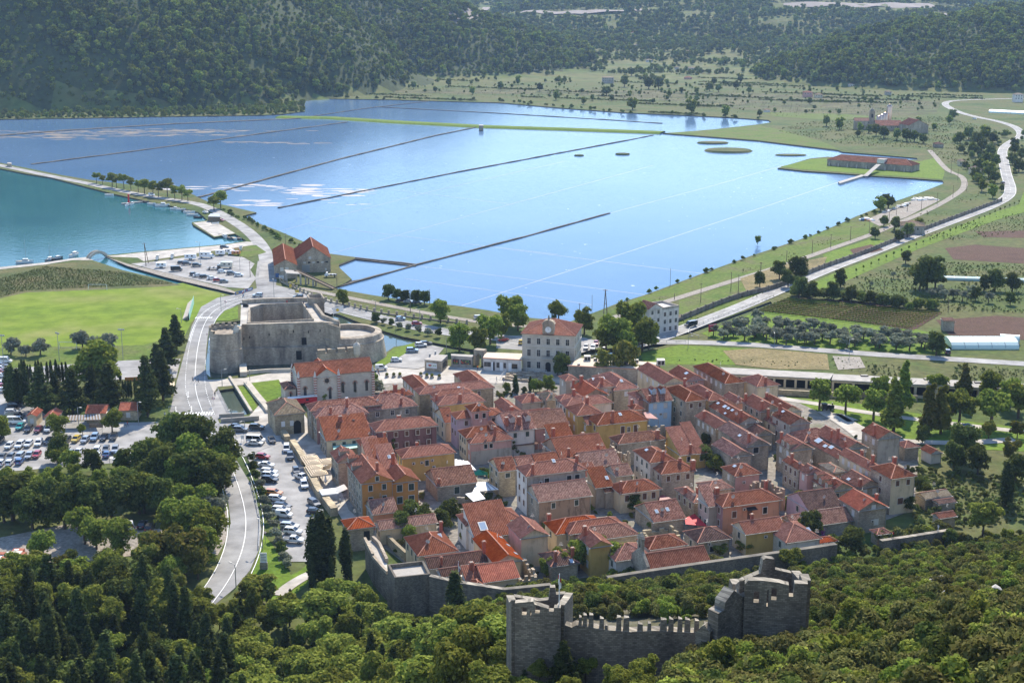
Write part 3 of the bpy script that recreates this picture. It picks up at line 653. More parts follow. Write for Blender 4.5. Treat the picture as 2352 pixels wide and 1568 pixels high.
def chimney(parent,x,y,z,h=1.7,w=.62,m='brick'):
    key = (round(h,1),w,m)
    if key not in CH:
        mb = MB(); mb.box(-w / 2,-w / 2,-.7,w / 2,w / 2,h,0); t = MB(); a = w / 2 + .13
        t.box(-a,-a,h,a,a,h + .16,0); t.box(-a + .1,-a + .1,h + .16,a - .1,a - .1,h + .34,0); t.box(-a + .2,-a + .2,h + .34,a - .2,a - .2,h + .36,1)
        CH[key] = (mb.mesh('chimney',M[m]),t.mesh('chimney_cap',[M['cap'],M['black']]))
    a,b = CH[key]; o = ob('chimney',a,parent,(x,y,z)); ob('chimney_cap',b,o)
ACM = None
def aircon(parent,x,y,z,side='f'):
    global ACM
    if ACM is None:
        a = MB(); a.box(-.42,-.34,0,.42,-.04,.62); b = MB(); b.lathe((0,0,0),[(.24,0),(.24,.02)],10); b.v = [(p[0] - .08,-.345 - p[2],p[1] + .31) for p in b.v]
        ACM = (a.mesh('air_conditioner',M['frame']),b.mesh('fan_grille',M['black']))
    o = ob('air_conditioner',ACM[0],parent,(x,y,z),0 if side == 'f' else -math.pi / 2); ob('fan_grille',ACM[1],o)
SKY = None
def skylight(parent,x,y,z,pitch,ax,big=1.0):
    global SKY
    if SKY is None:
        a = MB(); a.box(-.42,-.6,0,.42,.6,.1); b = MB(); b.quad((-.34,-.52,.105),(.34,-.52,.105),(.34,.52,.105),(-.34,.52,.105))
        SKY = (a.mesh('skylight',M['metal']),b.mesh('skylight_pane',plain('skylight_glass',(.35,.42,.5),.08,spec=.9)))
    o = ob('skylight',SKY[0],parent,(x,y,z + .1)); o.rotation_euler = {'f': (pitch,0,0),'l': (0,-pitch,R(0)),'b': (-pitch,0,0),'r': (0,pitch,0)}[ax]; o.scale = (big,big,1); ob('skylight_pane',SKY[1],o)
DOR = {}
def dormer(parent,x,y,z,side,wall,roof):
    o = ob('dormer',None,parent,(x,y,z),{'f': 0,'l': -math.pi / 2}[side]); mb = MB(); w,h,d = 1.5,1.5,2.6
    mb.box(-w / 2,0,-.6,w / 2,d,h); mb.add([(-w / 2,0,h),(w / 2,0,h),(0,0,h + .5)],[(0,1,2)])
    o.data is None; b = part('dormer',mb,M[wall],o)
    bpy.data.objects.remove(o); b.parent = parent; b.location = (x,y,z); b.rotation_euler = (0,0,{'f': 0,'l': -math.pi / 2}[side])
    r = MB(); r.uv = []; k = math.atan2(.55,w / 2 + .15)
    for p,u,dd in ((Vector((-w / 2 - .15,d,h - .1)),Vector((0,-1,0)),Vector((math.cos(k),0,math.sin(k)))),(Vector((w / 2 + .15,-.2,h - .1)),Vector((0,1,0)),Vector((-math.cos(k),0,math.sin(k))))): roof_plane(r,p,u,dd,d + .2,lambda t: (w / 2 + .15) / math.cos(k))
    part('dormer_roof',r,M[roof],b)
    fr,pn = win_mesh('g',.8,1.0); f = ob('dormer_window',fr,b,(0,0,.3))
HOUSES = []
WORDS = {'stone': 'stone','stone_y': 'warm stone','stone_g': 'grey stone','ashlar': 'pale ashlar','s_yellow': 'yellow','s_cream': 'cream','s_orange': 'orange','s_pink': 'pink','s_salmon': 'salmon','s_lilac': 'lilac','s_white': 'white','s_blue': 'pale blue','s_maroon': 'dark maroon','s_grey': 'grey rendered','s_rose': 'rose','s_brown': 'stained brown',
         't_red': 'red tiled','t_new': 'bright orange','t_old': 'weathered','t_brown': 'dark brown','t_tan': 'pale lichened','t_mix': 'mottled red'}
RK = {'h': 'hipped roof','a': 'gable roof','b': 'gabled roof','m': 'lean-to roof','s': 'single-slope roof'}
def house(c,near,right,left,he,kind,wall='stone',roof='t_red',fw='',lw='',ch=(),pitch=27,wall2=None,label=None,ac=(),sk=(),do=(),wk='s',ww=(.95,1.45),L2=None,base=0.0,cornice=None,name='house',ga=19.5,group='houses of the old town',win0='s'):
    e1 = Vector((math.cos(R(ga)),math.sin(R(ga)),0)); e2 = Vector((-e1.y,e1.x,0))
    n = G(*px(c,*near),he); rx,ry = px(c,*right); lx,ly = px(c,*left)
    L1 = max(2.5,along(n,e1,x=rx)); L2 = L2 or max(2.5,min(45,along(n,e2,y=ly)))
    p = R(pitch); o = thing(name,label or f'{WORDS[wall]} house under a {WORDS[roof]} {RK[kind]}','house',(n.x,n.y,base),R(ga),group,auto=label is None)
    HOUSES.append((o,L1,L2,he)); hb = he - base; k = math.tan(p)
    mb = MB(); w2 = 1 if wall2 else 0
    mb.add([(0,0,-1),(L1,0,-1),(L1,L2,-1),(0,L2,-1),(0,0,hb),(L1,0,hb),(L1,L2,hb),(0,L2,hb)],[(0,1,5,4)],0)
    mb.add(mb.v[:8],[(1,2,6,5),(2,3,7,6)],0); mb.add(mb.v[:8],[(3,0,4,7)],w2)
    if kind == 'a':
        for x,m in ((0,w2),(L1,0)): mb.add([(x,0,hb),(x,L2,hb),(x,L2 / 2,hb + L2 / 2 * k)],[(0,1,2)],m)
    if kind == 'b':
        for y in (0,L2): mb.add([(0,y,hb),(L1,y,hb),(L1 / 2,y,hb + L1 / 2 * k)],[(0,1,2)],0)
    if kind == 'm':
        for x,m in ((0,w2),(L1,0)): mb.add([(x,0,hb),(x,L2,hb),(x,L2,hb + L2 * k)],[(0,1,2)],m)
        mb.add([(0,L2,hb),(L1,L2,hb),(L1,L2,hb + L2 * k),(0,L2,hb + L2 * k)],[(0,1,2,3)],0)
    if kind == 's':
        for y in (0,L2): mb.add([(0,y,hb),(L1,y,hb),(L1,y,hb + L1 * k)],[(0,1,2)],0)
        mb.add([(L1,0,hb),(L1,L2,hb),(L1,L2,hb + L1 * k),(L1,0,hb + L1 * k)],[(0,1,2,3)],0)
    part('wall',mb,[M[wall],M[wall2 or wall]],o)
    hf,rf = make_roof(o,L1,L2,hb,kind,p,roof)
    if cornice:
        cb = MB(); cb.box(-.22,-.22,hb - .38,L1 + .22,0,hb - .1); cb.box(-.22,0,hb - .38,0,L2 + .22,hb - .1); part('cornice',cb,M[cornice],o)
    for spec,side,L in ((fw,'f',L1),(lw,'l',L2)):      # windows 'columns x rows kind'
        if not spec: continue
        kk = spec[3] if len(spec) > 3 else wk; nc,nr = int(spec[0]),int(spec[2]); hgt = min(ww[1],hb / nr * .55)
        for r_ in range(nr):
            z = hb - .75 - hgt - r_ * min(3.1,(hb - .5) / nr)
            if z < .2: continue
            for i in range(nc):
                t = L * (i + .5) / nc * .9 + L * .05
                if side == 'f': window(o,t,0,z,'f',kk,ww[0],round(hgt,1))
                else: window(o,0,t,z,'l',kk,ww[0],round(hgt,1))
    def on_roof(pt):
        q = None; z = he + 1.2
        for _ in range(4):
            q = G(*px(c,*pt),z); d = q - Vector((n.x,n.y,0)); lx_,ly_ = d.x * e1.x + d.y * e1.y,d.x * e2.x + d.y * e2.y
            lx_ = min(max(lx_,.3),L1 - .3); ly_ = min(max(ly_,.3),L2 - .3); z = hf(lx_,ly_) + base
        return lx_,ly_,z - base
    for pt in ch: x,y,z = on_roof(pt[:2]); chimney(rf,x,y,z,*(pt[2:]))
    for pt in sk: x,y,z = on_roof(pt[:2]); skylight(rf,x,y,z,p,pt[2],*(pt[3:]))
    for pt in do:
        x,y,z = on_roof(pt[:2]); dormer(o,x if pt[2] == 'f' else x - 1.0,y - (1.0 if pt[2] == 'f' else 0),z - .5,pt[2],pt[3],roof)
    for a in ac: aircon(o,L1 * a[0],0,hb * a[1]) if a[2] == 'f' else aircon(o,0,L2 * a[0],hb * a[1],'l')
    return o,L1,L2
h = house
# back row, from the church to the clock building
h('5',(250,553),(1172,465),(160,490),8,'h','stone_y','t_red','3x1g','',label='broad front wing of the long school-like stone house')
h('5',(250,553),(455,535),(28,345),7.9,'h','stone','t_red','','5x2w',label='long side wing of the big stone house beside the planters')
h('5',(905,490),(1172,465),(556,300),7.9,'h','stone_y','t_red','1x1g','',label='eastern wing of the big stone house with one tall window')
h('4',(140,605),(1020,505),(80,530),8.6,'h','stone','t_mix','','2x2',sk=((590,500,'f'),),label='long stone terrace with mottled roof behind the narrow oleanders')
h('4',(208,690),(845,632),(143,600),8,'h','s_rose','t_mix','2x1','3x2',ch=((590,605,2.2),(385,650)),wall2='stone',label='rose terrace house with twin-pot chimney on a mottled roof')
h('4',(845,597),(1465,525),(810,475),7.4,'h','stone_g','t_mix','3x1g','',ch=((1268,465),),label='grey stone terrace with three tall glazed windows')
h('4',(1065,432),(1410,425),(995,385),8.6,'h','stone','t_red','','',ch=((1195,390,2.0,1.1),(1310,420),(1035,440,1.4,.9)),label='small hipped house with the biggest wide chimney')
h('4',(430,846),(885,797),(365,760),6.4,'h','stone','t_red','','',ch=((508,800,2.0,1.0),))
h('4',(335,978),(888,915),(305,862),5.2,'m','s_cream','t_red','4x1','3x2',wall2='stone',pitch=24,label='cream house with lean-to roof beside the green awning')
h('4',(957,862),(1715,772),(890,770),8.2,'h','s_maroon','t_red','5x2','2x2',wk='b',cornice='frame',ch=((1180,660,1.2,1.0),),label='stained maroon house with white cornice and framed windows')
h('4',(835,1122),(1150,1085),(705,972),5.6,'h','stone','t_red','','',ch=((1062,1000,2.6),),label='low square hipped house beside the pale green awning')
h('4',(1290,1195),(1940,1130),(1210,1105),7,'h','s_yellow','t_red','','2x2',ac=((.2,.7,'f'),(.36,.7,'f'),(.56,.74,'f'),(.59,.48,'f')),ch=((1430,1030,1.3),),label='yellow house with four air conditioners on its wall')
yl = HOUSES[-1]; window(yl[0],yl[1] * .46,0,4.2,'f','s'); window(yl[0],yl[1] * .7,0,1.6,'f','g',.8,1.5)
# the orange pair on the west square
o,a,b = h('T',(463,415),(845,370),(240,165),9.6,'b','s_orange','t_red','2x3','5x3',wall2='stone_g',ch=((655,265,2),),do=((330,120,'l','stone_g'),(385,225,'l','stone_g')),label='orange gabled house with an attic window and dormers')
window(o,a / 2,0,9.8,'f','s',.8,1.1)
h('T',(845,408),(1170,378),(760,300),8.6,'b','s_orange','t_red','2x2','',L2=8,ww=(1.3,1.7),label='orange gabled house with four large shuttered windows')
h('4',(480,1250),(735,1205),(425,1125),7.5,'b','stone','t_red','','2x2',do=((540,1140,'l','stone'),),label='stone gabled house behind the striped parasols')
h('4',(1050,1335),(1225,1315),(1030,1220),7,'m','s_pink','t_red','1x1','',ch=((1165,1220,2.6,.8),),sk=((1120,1258,'f'),))
h('4',(880,1300),(1060,1280),(800,1165),6.6,'m','s_cream','t_red','','')
h('4',(960,1245),(1165,1222),(945,1140),7.2,'m','s_white','t_red','','')
h('T',(1410,452),(1895,397),(1350,285),4.2,'a','stone_g','t_old','1x1','',ch=((1430,425,1.0),),ww=(1.3,1.8),label='low stone house with ribbed weathered roof and one dark doorway')
h('T',(605,800),(900,752),(500,660),4.2,'a','s_salmon','t_old','','1x1',wall2='stone',label='small salmon house with pale ribbed roof below the orange gable')
h('T',(695,992),(1395,885),(612,905),4,'a','s_cream','t_old','','2x1',wall2='s_white',label='long low house with ribbed roof and whitewashed gable')
o,a,b = h('T',(290,990),(612,940),(135,880),5.6,'h','stone','t_new','','',pitch=24,label='stone gatehouse with hipped roof and tall dark door',name='gatehouse')
mb = MB(); mb.box(a * .6,-.06,1.2,a * .6 + 1.4,.02,4.6); part('door',mb,M['dor'],o)
h('T',(1175,1318),(1650,1252),(1048,1092),6,'h','s_cream','t_red','','3x1',ch=((1455,1030,2.4),),sk=((1440,1075,'f'),),label='cream house with pyramid roof above the walled garden')
h('T',(1310,1480),(2055,1382),(1245,1370),4.2,'a','s_white','t_brown','','',ch=((1995,1330,2.6),(1470,1450,1.6,.4)),label='long low white house with dark brown roof behind the bastion')
h('T',(1770,935),(2440,845),(1645,815),6.2,'h','s_white','t_red','','1x1',ch=((1775,840,1.6),),label='long white house hipped at both ends with small side window')
h('T',(1890,1100),(2360,1035),(1830,925),5,'m','s_white','t_red','','2x1',sk=((1980,1000,'f',2.2),),label='white house with the large square skylight')
h('U',(250,1415),(580,1330),(40,1110),5.4,'b','s_cream','t_new','','',sk=((375,1090,'r'),(455,1190,'r'),(540,1295,'r')),label='house with the brightest orange gable roof and three roof windows')
h('U',(580,1100),(910,1055),(425,930),7.4,'b','s_cream','t_red','','',wall2='s_pink',label='cream gabled house with pink side and satellite dish')
h('U',(650,322),(1385,240),(512,208),10.5,'h','s_grey','t_red','','2x3b',wall2='s_white',ch=((728,300,2.2),(1275,165,1.8)),sk=((985,205,'f'),),ac=((.23,.78,'f'),),label='tallest white fronted house with stained rear wall')
o,a,b = HOUSES[-1][:3]
for t in (.34,.72,.86): window(o,a * t,0,8.0,'f','d',1.2,1.3)
h('U',(305,262),(515,243),(165,140),7.2,'a','stone_y','t_mix','1x1','2x2',ww=(1.2,1.2),label='warm stone house with one framed square window beside the teal tarp')
h('U',(805,642),(1450,545),(735,480),6.6,'a','s_brown','t_old','2x1','1x1',wall2='stone_g',label='stained brown house with long ribbed roof below the tall white one')
h('U',(1825,540),(2320,478),(1670,435),5.4,'h','s_cream','t_red','4x1','',wk='b',cornice='frame',ch=((1810,520,2.4),),ww=(1.0,1.6),label='cream house with four framed windows under a white cornice')
h('U',(1520,468),(1710,455),(1480,375),5.6,'m','s_grey','t_red','','',sk=((1790,380,'f'),))
h('U',(1640,520),(1700,515),(1560,450),4.6,'m','s_grey','t_old','','')
h('U',(1025,1048),(1640,960),(880,905),5.8,'h','s_cream','t_new','','1x1',ch=((915,880,1.6,.8),),label='yellow rendered house with arched doorway by the lane')
h('U',(1190,1045),(1880,850),(1060,935),6.2,'h','stone_y','t_red','','2x2',label='warm stone house with long hipped roof behind the concrete-ribbed one')
h('U',(1330,1142),(2035,1118),(1190,1010),5.4,'h','stone_y','t_old','','2x1',label='stone house whose old roof carries pale concrete ribs')
h('U',(1450,1215),(1700,1172),(1335,1090),7.2,'b','s_yellow','t_red','','2x2',ch=((1375,1075,2.0,.8),),wk='w',label='narrow yellow gabled house with small framed windows')
h('U',(960,1452),(1290,1385),(815,1300),3.8,'h','stone_g','t_brown','','',ch=((1010,1410,2.2),(1222,1350,2.2)),sk=((1020,1290,'l'),(1215,1400,'f')),pitch=24,label='low derelict house with patched dark roof and two chimneys')
h('U',(1770,1382),(2190,1250),(1615,1225),5,'h','s_white','t_mix','','2x1',label='white house with broad hipped roof behind the chapel')
h('V',(310,1240),(760,1190),(245,1120),5.2,'h','s_white','t_mix','','')
# middle of the town
h('V',(320,152),(615,105),(80,5),9,'h','ashlar','t_red','','3x3',ch=((485,125,2.0,.7),),sk=((270,5,'l'),),label='tall pale house with three rows of dark green shutters')
h('V',(463,296),(870,236),(315,190),7.4,'h','stone','t_red','3x1b','2x2b',ch=((888,235,2.0,1.0),(690,150,.8)),label='hipped stone house with brown shutters beside the fig tree')
h('V',(868,652),(1020,632),(592,485),6,'h','stone_y','t_old','','3x1b',ch=((702,550,1.4),(980,540,1.4)),label='warm stone house with mottled old roof above the red awning')
h('V',(1040,505),(1340,485),(905,415),5,'h','stone','t_old','','',pitch=22)
h('V',(1055,700),(1120,692),(915,600),7.4,'m','s_grey','t_mix','','2x2',label='narrow grey house squeezed against the salmon one')
o,a,b = h('V',(1230,708),(1945,612),(1083,590),8,'h','s_salmon','t_red','','2x2b',wall2='s_rose',ch=((1145,570,1.8,1.0),(1765,480,2.0,.7)),ac=((.37,.8,'f'),),label='salmon house with an outside stair and awning over the door')
window(o,a * .2,0,4.9,'f','b',1.1,1.6); window(o,a * .74,0,4.9,'f','d',1.1,1.6); mb = MB(); mb.box(a * .43,-.05,4.0,a * .43 + 1.2,.02,6.3); part('door',mb,M['shut_b'],o)
mb = MB(); mb.add([(a * .4,0,7.0),(a * .56,0,7.0),(a * .57,-1.2,6.6),(a * .39,-1.2,6.6),(a * .4,0,7.06),(a * .56,0,7.06),(a * .57,-1.2,6.66),(a * .39,-1.2,6.66)],[(0,1,2,3),(7,6,5,4),(3,2,6,7)]); part('awning',mb,M['black'],o)
mb = MB()
for i in range(12): mb.box(a * .43 - i * .5,-1.3,0,a * .43 - i * .5 + 1.6 * (i == 0) + .5,-.02,3.9 - i * .32)
part('stair',mb,M['stone'],o)
h('V',(1385,322),(1690,290),(1200,215),6,'h','s_pink','t_red','','1x1w',wall2='stone_g',sk=((1375,210,'l'),),ac=((.35,.62,'f'),),label='pale pink house with a grey stone side near the roofless ruin')
h('V',(365,895),(745,852),(315,705),4,'a','stone','t_mix','','',sk=((395,800,'f'),(530,790,'f')),label='low stone house with two roof windows beside the red awning')
h('V',(915,1152),(1315,1102),(738,1020),4.4,'h','stone','t_brown','','1x1',ac=((.35,.75,'f'),),label='stone house with dark brown pyramid roof by the wall')
window(HOUSES[-1][0],HOUSES[-1][1] * .44,0,1.6,'f','d',1.1,1.3)
h('V',(1520,1047),(2005,942),(1385,925),5.4,'a','s_yellow','t_red','','1x1',wall2='s_cream',ac=((.5,.7,'f'),),ch=((1590,880,1.3),),label='pale yellow house with pink bougainvillea at its corner')
h('W',(145,1467),(560,1372),(-22,1275),4.6,'h','s_white','t_red','','2x1',sk=((462,1305,'f'),),wall2='ashlar',label='white house with hipped roof nearest the dark bushy oak')
h('W',(360,1502),(765,1412),(290,1450),3,'h','stone','t_new','','',pitch=22)
h('W',(425,1060),(832,1003),(320,885),4.4,'a','s_lilac','t_brown','','1x1',label='lilac-white house with dark roof and a covered terrace')
h('W',(610,1238),(965,1165),(530,1105),3,'a','stone_g','t_old','','')
h('W',(215,1237),(430,1200),(185,1152),3,'a','stone','t_mix','','')
o,a,b = h('W',(1055,1067),(1400,1017),(820,920),6,'b','stone_g','t_new','','2x2w',wall2='stone',ch=((1272,935,1.4,.6),),ac=((.5,.42,'f'),),label='dark stone gabled house with bright roof and white windows')
window(o,a * .52,0,5.6,'f','w',.9,1.2); window(o,a * .65,0,1.8,'f','w',1.1,1.3)
o,a,b = h('W',(1460,667),(1755,632),(1235,527),9.6,'h','s_cream','t_red','2x1b','1x2b',ch=((1540,480,1.6,.8),),wall2='stone',label='tall cream house at the east end of the row')
window(o,a * .44,0,2.6,'f','b',1.5,1.6)
h('W',(1215,577),(1390,560),(805,352),8,'b','s_cream','t_red','','5x2',ch=((1222,505,2.0),(1225,370,1.4)),wk='w',label='long white house in a row beside the tall cream one')
h('W',(1060,782),(1322,785),(815,652),6,'b','stone','t_old','2x1w','',sk=((890,685,'l'),),ch=((1040,775,1.6,.7),),label='gabled stone house with pale orange corrugated roof')
h('W',(705,825),(990,780),(475,690),5.6,'b','stone_y','t_red','2x1','',do=((500,640,'l','stone_y'),(610,720,'l','stone_y'),(690,775,'l','stone_y')),ch=((735,775,1.6,.8),),label='house with three dormers in a row')
h('W',(300,556),(420,540),(80,440),7,'b','stone','t_red','','3x2b',ch=((197,480,2.4),),label='stone house with slim chimney in the eastern terrace')
h('W',(405,610),(600,585),(300,555),7.2,'b','s_pink','t_mix','','1x1w')
h('W',(215,315),(470,290),(0,205),8,'b','stone','t_red','','2x2w',ch=((62,215,2.6),),do=((140,235,'l','stone'),(205,275,'l','stone')),label='tall stone house with two small dormers')
h('7',(515,980),(730,955),(235,825),6.4,'b','stone','t_red','','4x1w',ch=((360,860,2.0),),label='stone house with white shutters over the ivy lane')
h('7',(910,1205),(1178,1168),(520,985),7.4,'b','stone_g','t_old','','',ch=((925,1170,2.4),),sk=((810,1090,'l'),),label='big rubble-stone gable with pale old tiles')
window(HOUSES[-1][0],HOUSES[-1][1] * .4,0,5.2,'f','d',1.6,1.6)
h('7',(808,920),(1065,887),(470,703),7,'b','s_grey','t_red','','',ch=((825,870,2.0),),sk=((540,680,'l'),(625,715,'l',1.3),(670,735,'l'),(720,755,'l'),(595,800,'l',.8)),label='house with five roof windows on one slope')
h('7',(630,417),(867,395),(250,205),9,'h','stone','t_red','','6x1w',label='long warehouse-like stone house at the back of the town')
h('7',(1035,457),(1298,432),(865,355),9,'h','s_cream','t_red','1x2w','',ch=((1135,425,1.6),),wall2='s_cream',label='square cream house nearest the long flat garage')
h('6',(1705,642),(1950,612),(1425,482),9.4,'h','stone','t_red','2x1b','3x3',ch=((1715,460,2.4,.8),),label='tall stone house facing the blue one')
h('6',(1995,632),(2200,610),(1750,470),8.6,'h','stone_y','t_red','1x1w','',ch=((1968,590,1.6,.6),))
h('6',(1425,427),(1680,390),(1118,235),9,'b','s_cream','t_red','','4x1w',label='long brownish house with deep red roof at the back edge')
h('6',(1700,385),(1935,350),(1480,270),8.4,'b','s_pink','t_red','','',sk=((1710,295,'l',1.3),),ac=((.3,.85,'f'),(.55,.9,'f')),label='house with two air conditioners high under its gable')
h('7',(775,662),(905,640),(630,572),7,'b','s_pink','t_red','','')
h('7',(1080,767),(1335,745),(835,640),8.4,'b','stone','t_red','','3x1',ch=((880,640,2.0),(1090,745,2.2)),label='stone gabled house with two tall brick chimneys')
h('7',(1340,785),(1585,775),(1150,640),7.4,'b','s_cream','t_red','','',ch=((1140,610,1.2),))
h('7',(1445,932),(1690,890),(1255,812),8.4,'b','s_grey','t_mix','','2x2b',ch=((1310,820,3.0),),sk=((1355,770,'l'),),label='grey house with pinkish tiles and the tallest chimney')
h('7',(1250,935),(1310,928),(1140,860),6,'b','s_cream','t_mix','','1x1b',ch=((1165,860,2.6),))
h('W',(375,202),(760,160),(205,100),6.2,'h','stone','t_mix','','',sk=((510,40,'f'),))
h('W',(890,300),(1145,278),(470,95),7,'b','stone_g','t_red','','',ch=((785,195,2.8),(705,170,2.0,.4),(870,275,1.4,.4)),sk=((845,185,'r'),),label='long house at the park edge with mixed chimneys')
h('W',(800,420),(960,402),(420,212),5.8,'b','stone','t_red','','',sk=((545,220,'l',2.0),(630,280,'l',1.2),(705,305,'l',1.4)),label='low house with three large skylights along its slope')
h('8',(630,1047),(885,1027),(425,950),9,'b','s_grey','t_red','','2x2w',ch=((565,1005,2.6),),wall2='stone',label='tall lone house with grey rendered gable by the park')
h('6',(1240,652),(1530,617),(1105,540),8.6,'a','s_blue','t_mix','2x2w','',do=((1285,590,'f','s_blue'),(1400,580,'f','s_blue')),ac=((.52,.5,'f'),),wall2='s_brown',ch=((1200,710,1.4),),label='pale blue house with two dormers')
h('6',(1110,620),(1260,600),(1000,540),8.4,'h','s_pink','t_red','','1x1')
h('6',(598,937),(1225,870),(465,840),8,'h','s_yellow','t_red','','2x2b',ch=((790,905,3.0),),sk=((880,780,'f'),),ac=((.03,.35,'f'),),label='large yellow house with brown shutters in the middle of town')
o,a,b = HOUSES[-1][:3]
for t,w_,h_ in ((.5,1.1,2.2),(.62,.8,1.4),(.76,1.1,2.2)): window(o,a * t,0,4.6 if h_ > 2 else 5.0,'f','b' if h_ > 2 else 'g',w_,h_)
h('6',(345,818),(648,777),(216,712),9,'h','s_yellow','t_red','','2x3w',ch=((465,680,1.8,.8),),wall2='s_yellow',label='tall orange-yellow house with white shutters')
h('6',(468,930),(500,925),(363,855),7,'m','s_yellow','t_red','','2x2w')
h('6',(210,710),(775,662),(132,640),8.4,'h','s_white','t_red','','2x2',ch=((467,672,2.0,.8),),wall2='ashlar',label='ashlar house with hipped roof behind the orange-yellow one')
h('6',(137,636),(425,577),(50,587),8.8,'h','stone','t_red','','2x2',ch=((297,590,1.6,.8),))
h('6',(590,467),(805,443),(550,380),8,'h','s_cream','t_red','1x1w','',sk=((545,365,'f'),(730,350,'f')),ch=((648,440,2.0,.7),),ac=((.8,.72,'f'),),label='cream house with white double shutters and roof windows')
h('6',(200,385),(350,368),(130,330),8,'h','s_grey','t_red','1x1w','1x1w')
h('6',(430,580),(720,578),(205,470),6.4,'b','s_brown','t_new','','',ch=((290,460,2.0),(392,400,2.0,.9)),label='house with orange-red gable roof and two brick chimneys')
h('6',(805,502),(1105,470),(755,330),7,'h','stone_y','t_red','1x1w','',sk=((895,425,'f'),),label='warm stone house with white door behind the plane tree')
h('6',(1055,745),(1165,727),(840,700),7.4,'h','s_pink','t_red','','',ch=((865,720,1.8),))
h('6',(865,1172),(1440,1112),(725,1092),6.6,'h','stone','t_old','','2x2b',ch=((1360,1110,2.0,.9),),label='stone house with corrugated old roof and an ivy clad yard')
h('5',(1700,977),(2110,940),(1648,830),6.4,'a','s_rose','t_old','1x1','',label='mauve walled house with striped old roof')
h('5',(1350,1012),(1690,972),(1278,850),7.6,'a','s_white','t_mix','2x1','',do=((1400,945,'f','s_white'),(1590,925,'f','s_white')),ch=((1325,930,2.0,.9),(1490,960,2.0,1.0)),sk=((1585,850,'f'),),label='white house with two rounded dormers and porch')
h('5',(715,862),(1285,815),(635,790),9,'h','s_lilac','t_red','3x1b','2x2b',sk=((848,795,'f'),),pitch=22,wk='b',label='lilac house with raised attic block')
h('5',(905,770),(1110,750),(825,700),11.2,'h','s_pink','t_red','2x1d','',label='raised pink attic block standing on the lilac house')
h('5',(835,1098),(1330,1040),(745,1010),7.2,'h','s_cream','t_red','','3x2',do=((1150,985,'f','s_salmon'),),label='cream house with a single small dormer')
h('5',(888,1168),(1405,1110),(833,1088),6.4,'h','s_pink','t_red','','2x2w',ch=((1190,1100,2.4,.6),),label='pink and grey house with blank lower wall')
o,a,b = HOUSES[-1][:3]; window(o,a * .36,0,4.5,'f','d',.9,1.2); window(o,a * .49,0,4.5,'f','d',.9,1.2)
mb = MB(); mb.box(.02,-.03,-1,a - .02,.0,4.0); part('lower_wall',mb,M['s_grey'],o)
h('5',(570,907),(640,897),(520,780),6,'a','s_cream','t_red','','2x2')
h('5',(485,690),(1055,632),(415,612),8.4,'h','s_yellow','t_red','','3x2w',ch=((445,640,1.8),(755,640,1.6,.8)),wall2='stone_y',label='yellow house with double hipped roof behind the lilac one')
h('5',(440,600),(935,545),(335,540),8.6,'h','stone','t_red','','2x2',sk=((740,485,'f'),))
h('5',(1345,780),(1515,740),(1148,650),6,'b','s_rose','t_red','','')
h('5',(1535,662),(1765,640),(1345,590),6.4,'h','s_grey','t_red','','',ch=((1735,690,2.0,.8),))
h('5',(1400,824),(1915,797),(1310,790),7,'h','s_cream','t_red','','',ch=((1318,810,2.0,.9),),sk=((1410,780,'f'),))
h('5',(1840,622),(2015,600),(1722,545),7,'h','stone','t_tan','','2x1',label='stone house with the palest lichened tiles')
h('U',(545,192),(740,167),(495,112),6,'a','s_grey','t_mix','','')
h('U',(760,142),(1035,107),(735,75),6.4,'a','s_grey','t_red','','')
h('6',(130,1352),(715,1270),(75,1165),6.4,'a','s_brown','t_red','','2x1',ch=((602,1190,1.6),(340,1410,1.8)),label='long stained house with deep red roof and gable vents')
h('6',(150,1150),(430,1117),(20,1128),6.4,'h','stone','t_red','','',ch=((440,1100,1.3,.8),))
h('6',(15,1112),(282,1072),(-20,1050),6.6,'m','s_grey','t_red','','',ch=((40,1090,2.2,.8),))
h('6',(430,1467),(878,1415),(360,1330),5.4,'a','s_salmon','t_old','','',label='low house with broken orange striped roof')
h('U',(1770,322),(1970,292),(1715,220),5,'a','s_grey','t_old','','')
h('U',(1400,330),(1530,320),(1385,270),5,'m','s_grey','t_red','','')
h('7',(70,1312),(278,1302),(25,1185),4.4,'m','s_yellow','t_red','1x1d','',ch=((200,1180,2.0,.6),))
h('7',(278,1292),(392,1268),(215,1150),4.4,'m','s_yellow','t_red','1x1d','',label='low yellow house with dark arched doorway')
h('7',(720,1335),(962,1268),(395,1180),6,'b','stone_g','t_mix','','',label='stone house smothered by ivy on its dark side')
h('7',(1020,1067),(1228,1055),(890,990),5,'b','stone','t_old','','')
h('W',(740,590),(875,525),(625,490),5.4,'h','stone','t_tan','','',ac=((.3,.7,'f'),(.8,.75,'f')),pitch=20,label='low house with lichened tiles and air conditioners')
h('W',(1890,922),(2200,880),(1740,852),3,'a','stone_g','t_tan','','',pitch=20,label='grey sheet roofed shed east of the tall cream house')
h('W',(2060,985),(2260,950),(1820,950),2.6,'a','stone_g','t_brown','','',pitch=18)
h('8',(945,1152),(1105,1132),(880,1100),4,'h','stone_g','t_red','','')
h('8',(1255,1222),(1375,1180),(1165,1165),3,'b','s_white','t_red','','')
h('W',(2060,1162),(2260,1130),(1900,1175),3.4,'a','stone','t_red','','')
h('W',(1285,1365),(1440,1335),(1200,1320),2.8,'h','stone','t_mix','','')
h('X',(75,700),(372,657),(20,575),4.4,'a','s_cream','t_new','','',label='house with bright red ribbed roof next to the ruin')
h('Y',(1650,652),(1875,622),(1555,600),4,'a','s_white','t_brown','','')
h('Y',(1905,785),(2060,745),(1850,700),3.6,'h','s_cream','t_red','','')
h('Y',(1860,690),(2040,655),(1820,640),4.2,'m','s_cream','t_red','','',ch=((1900,620,1.4,.8),))
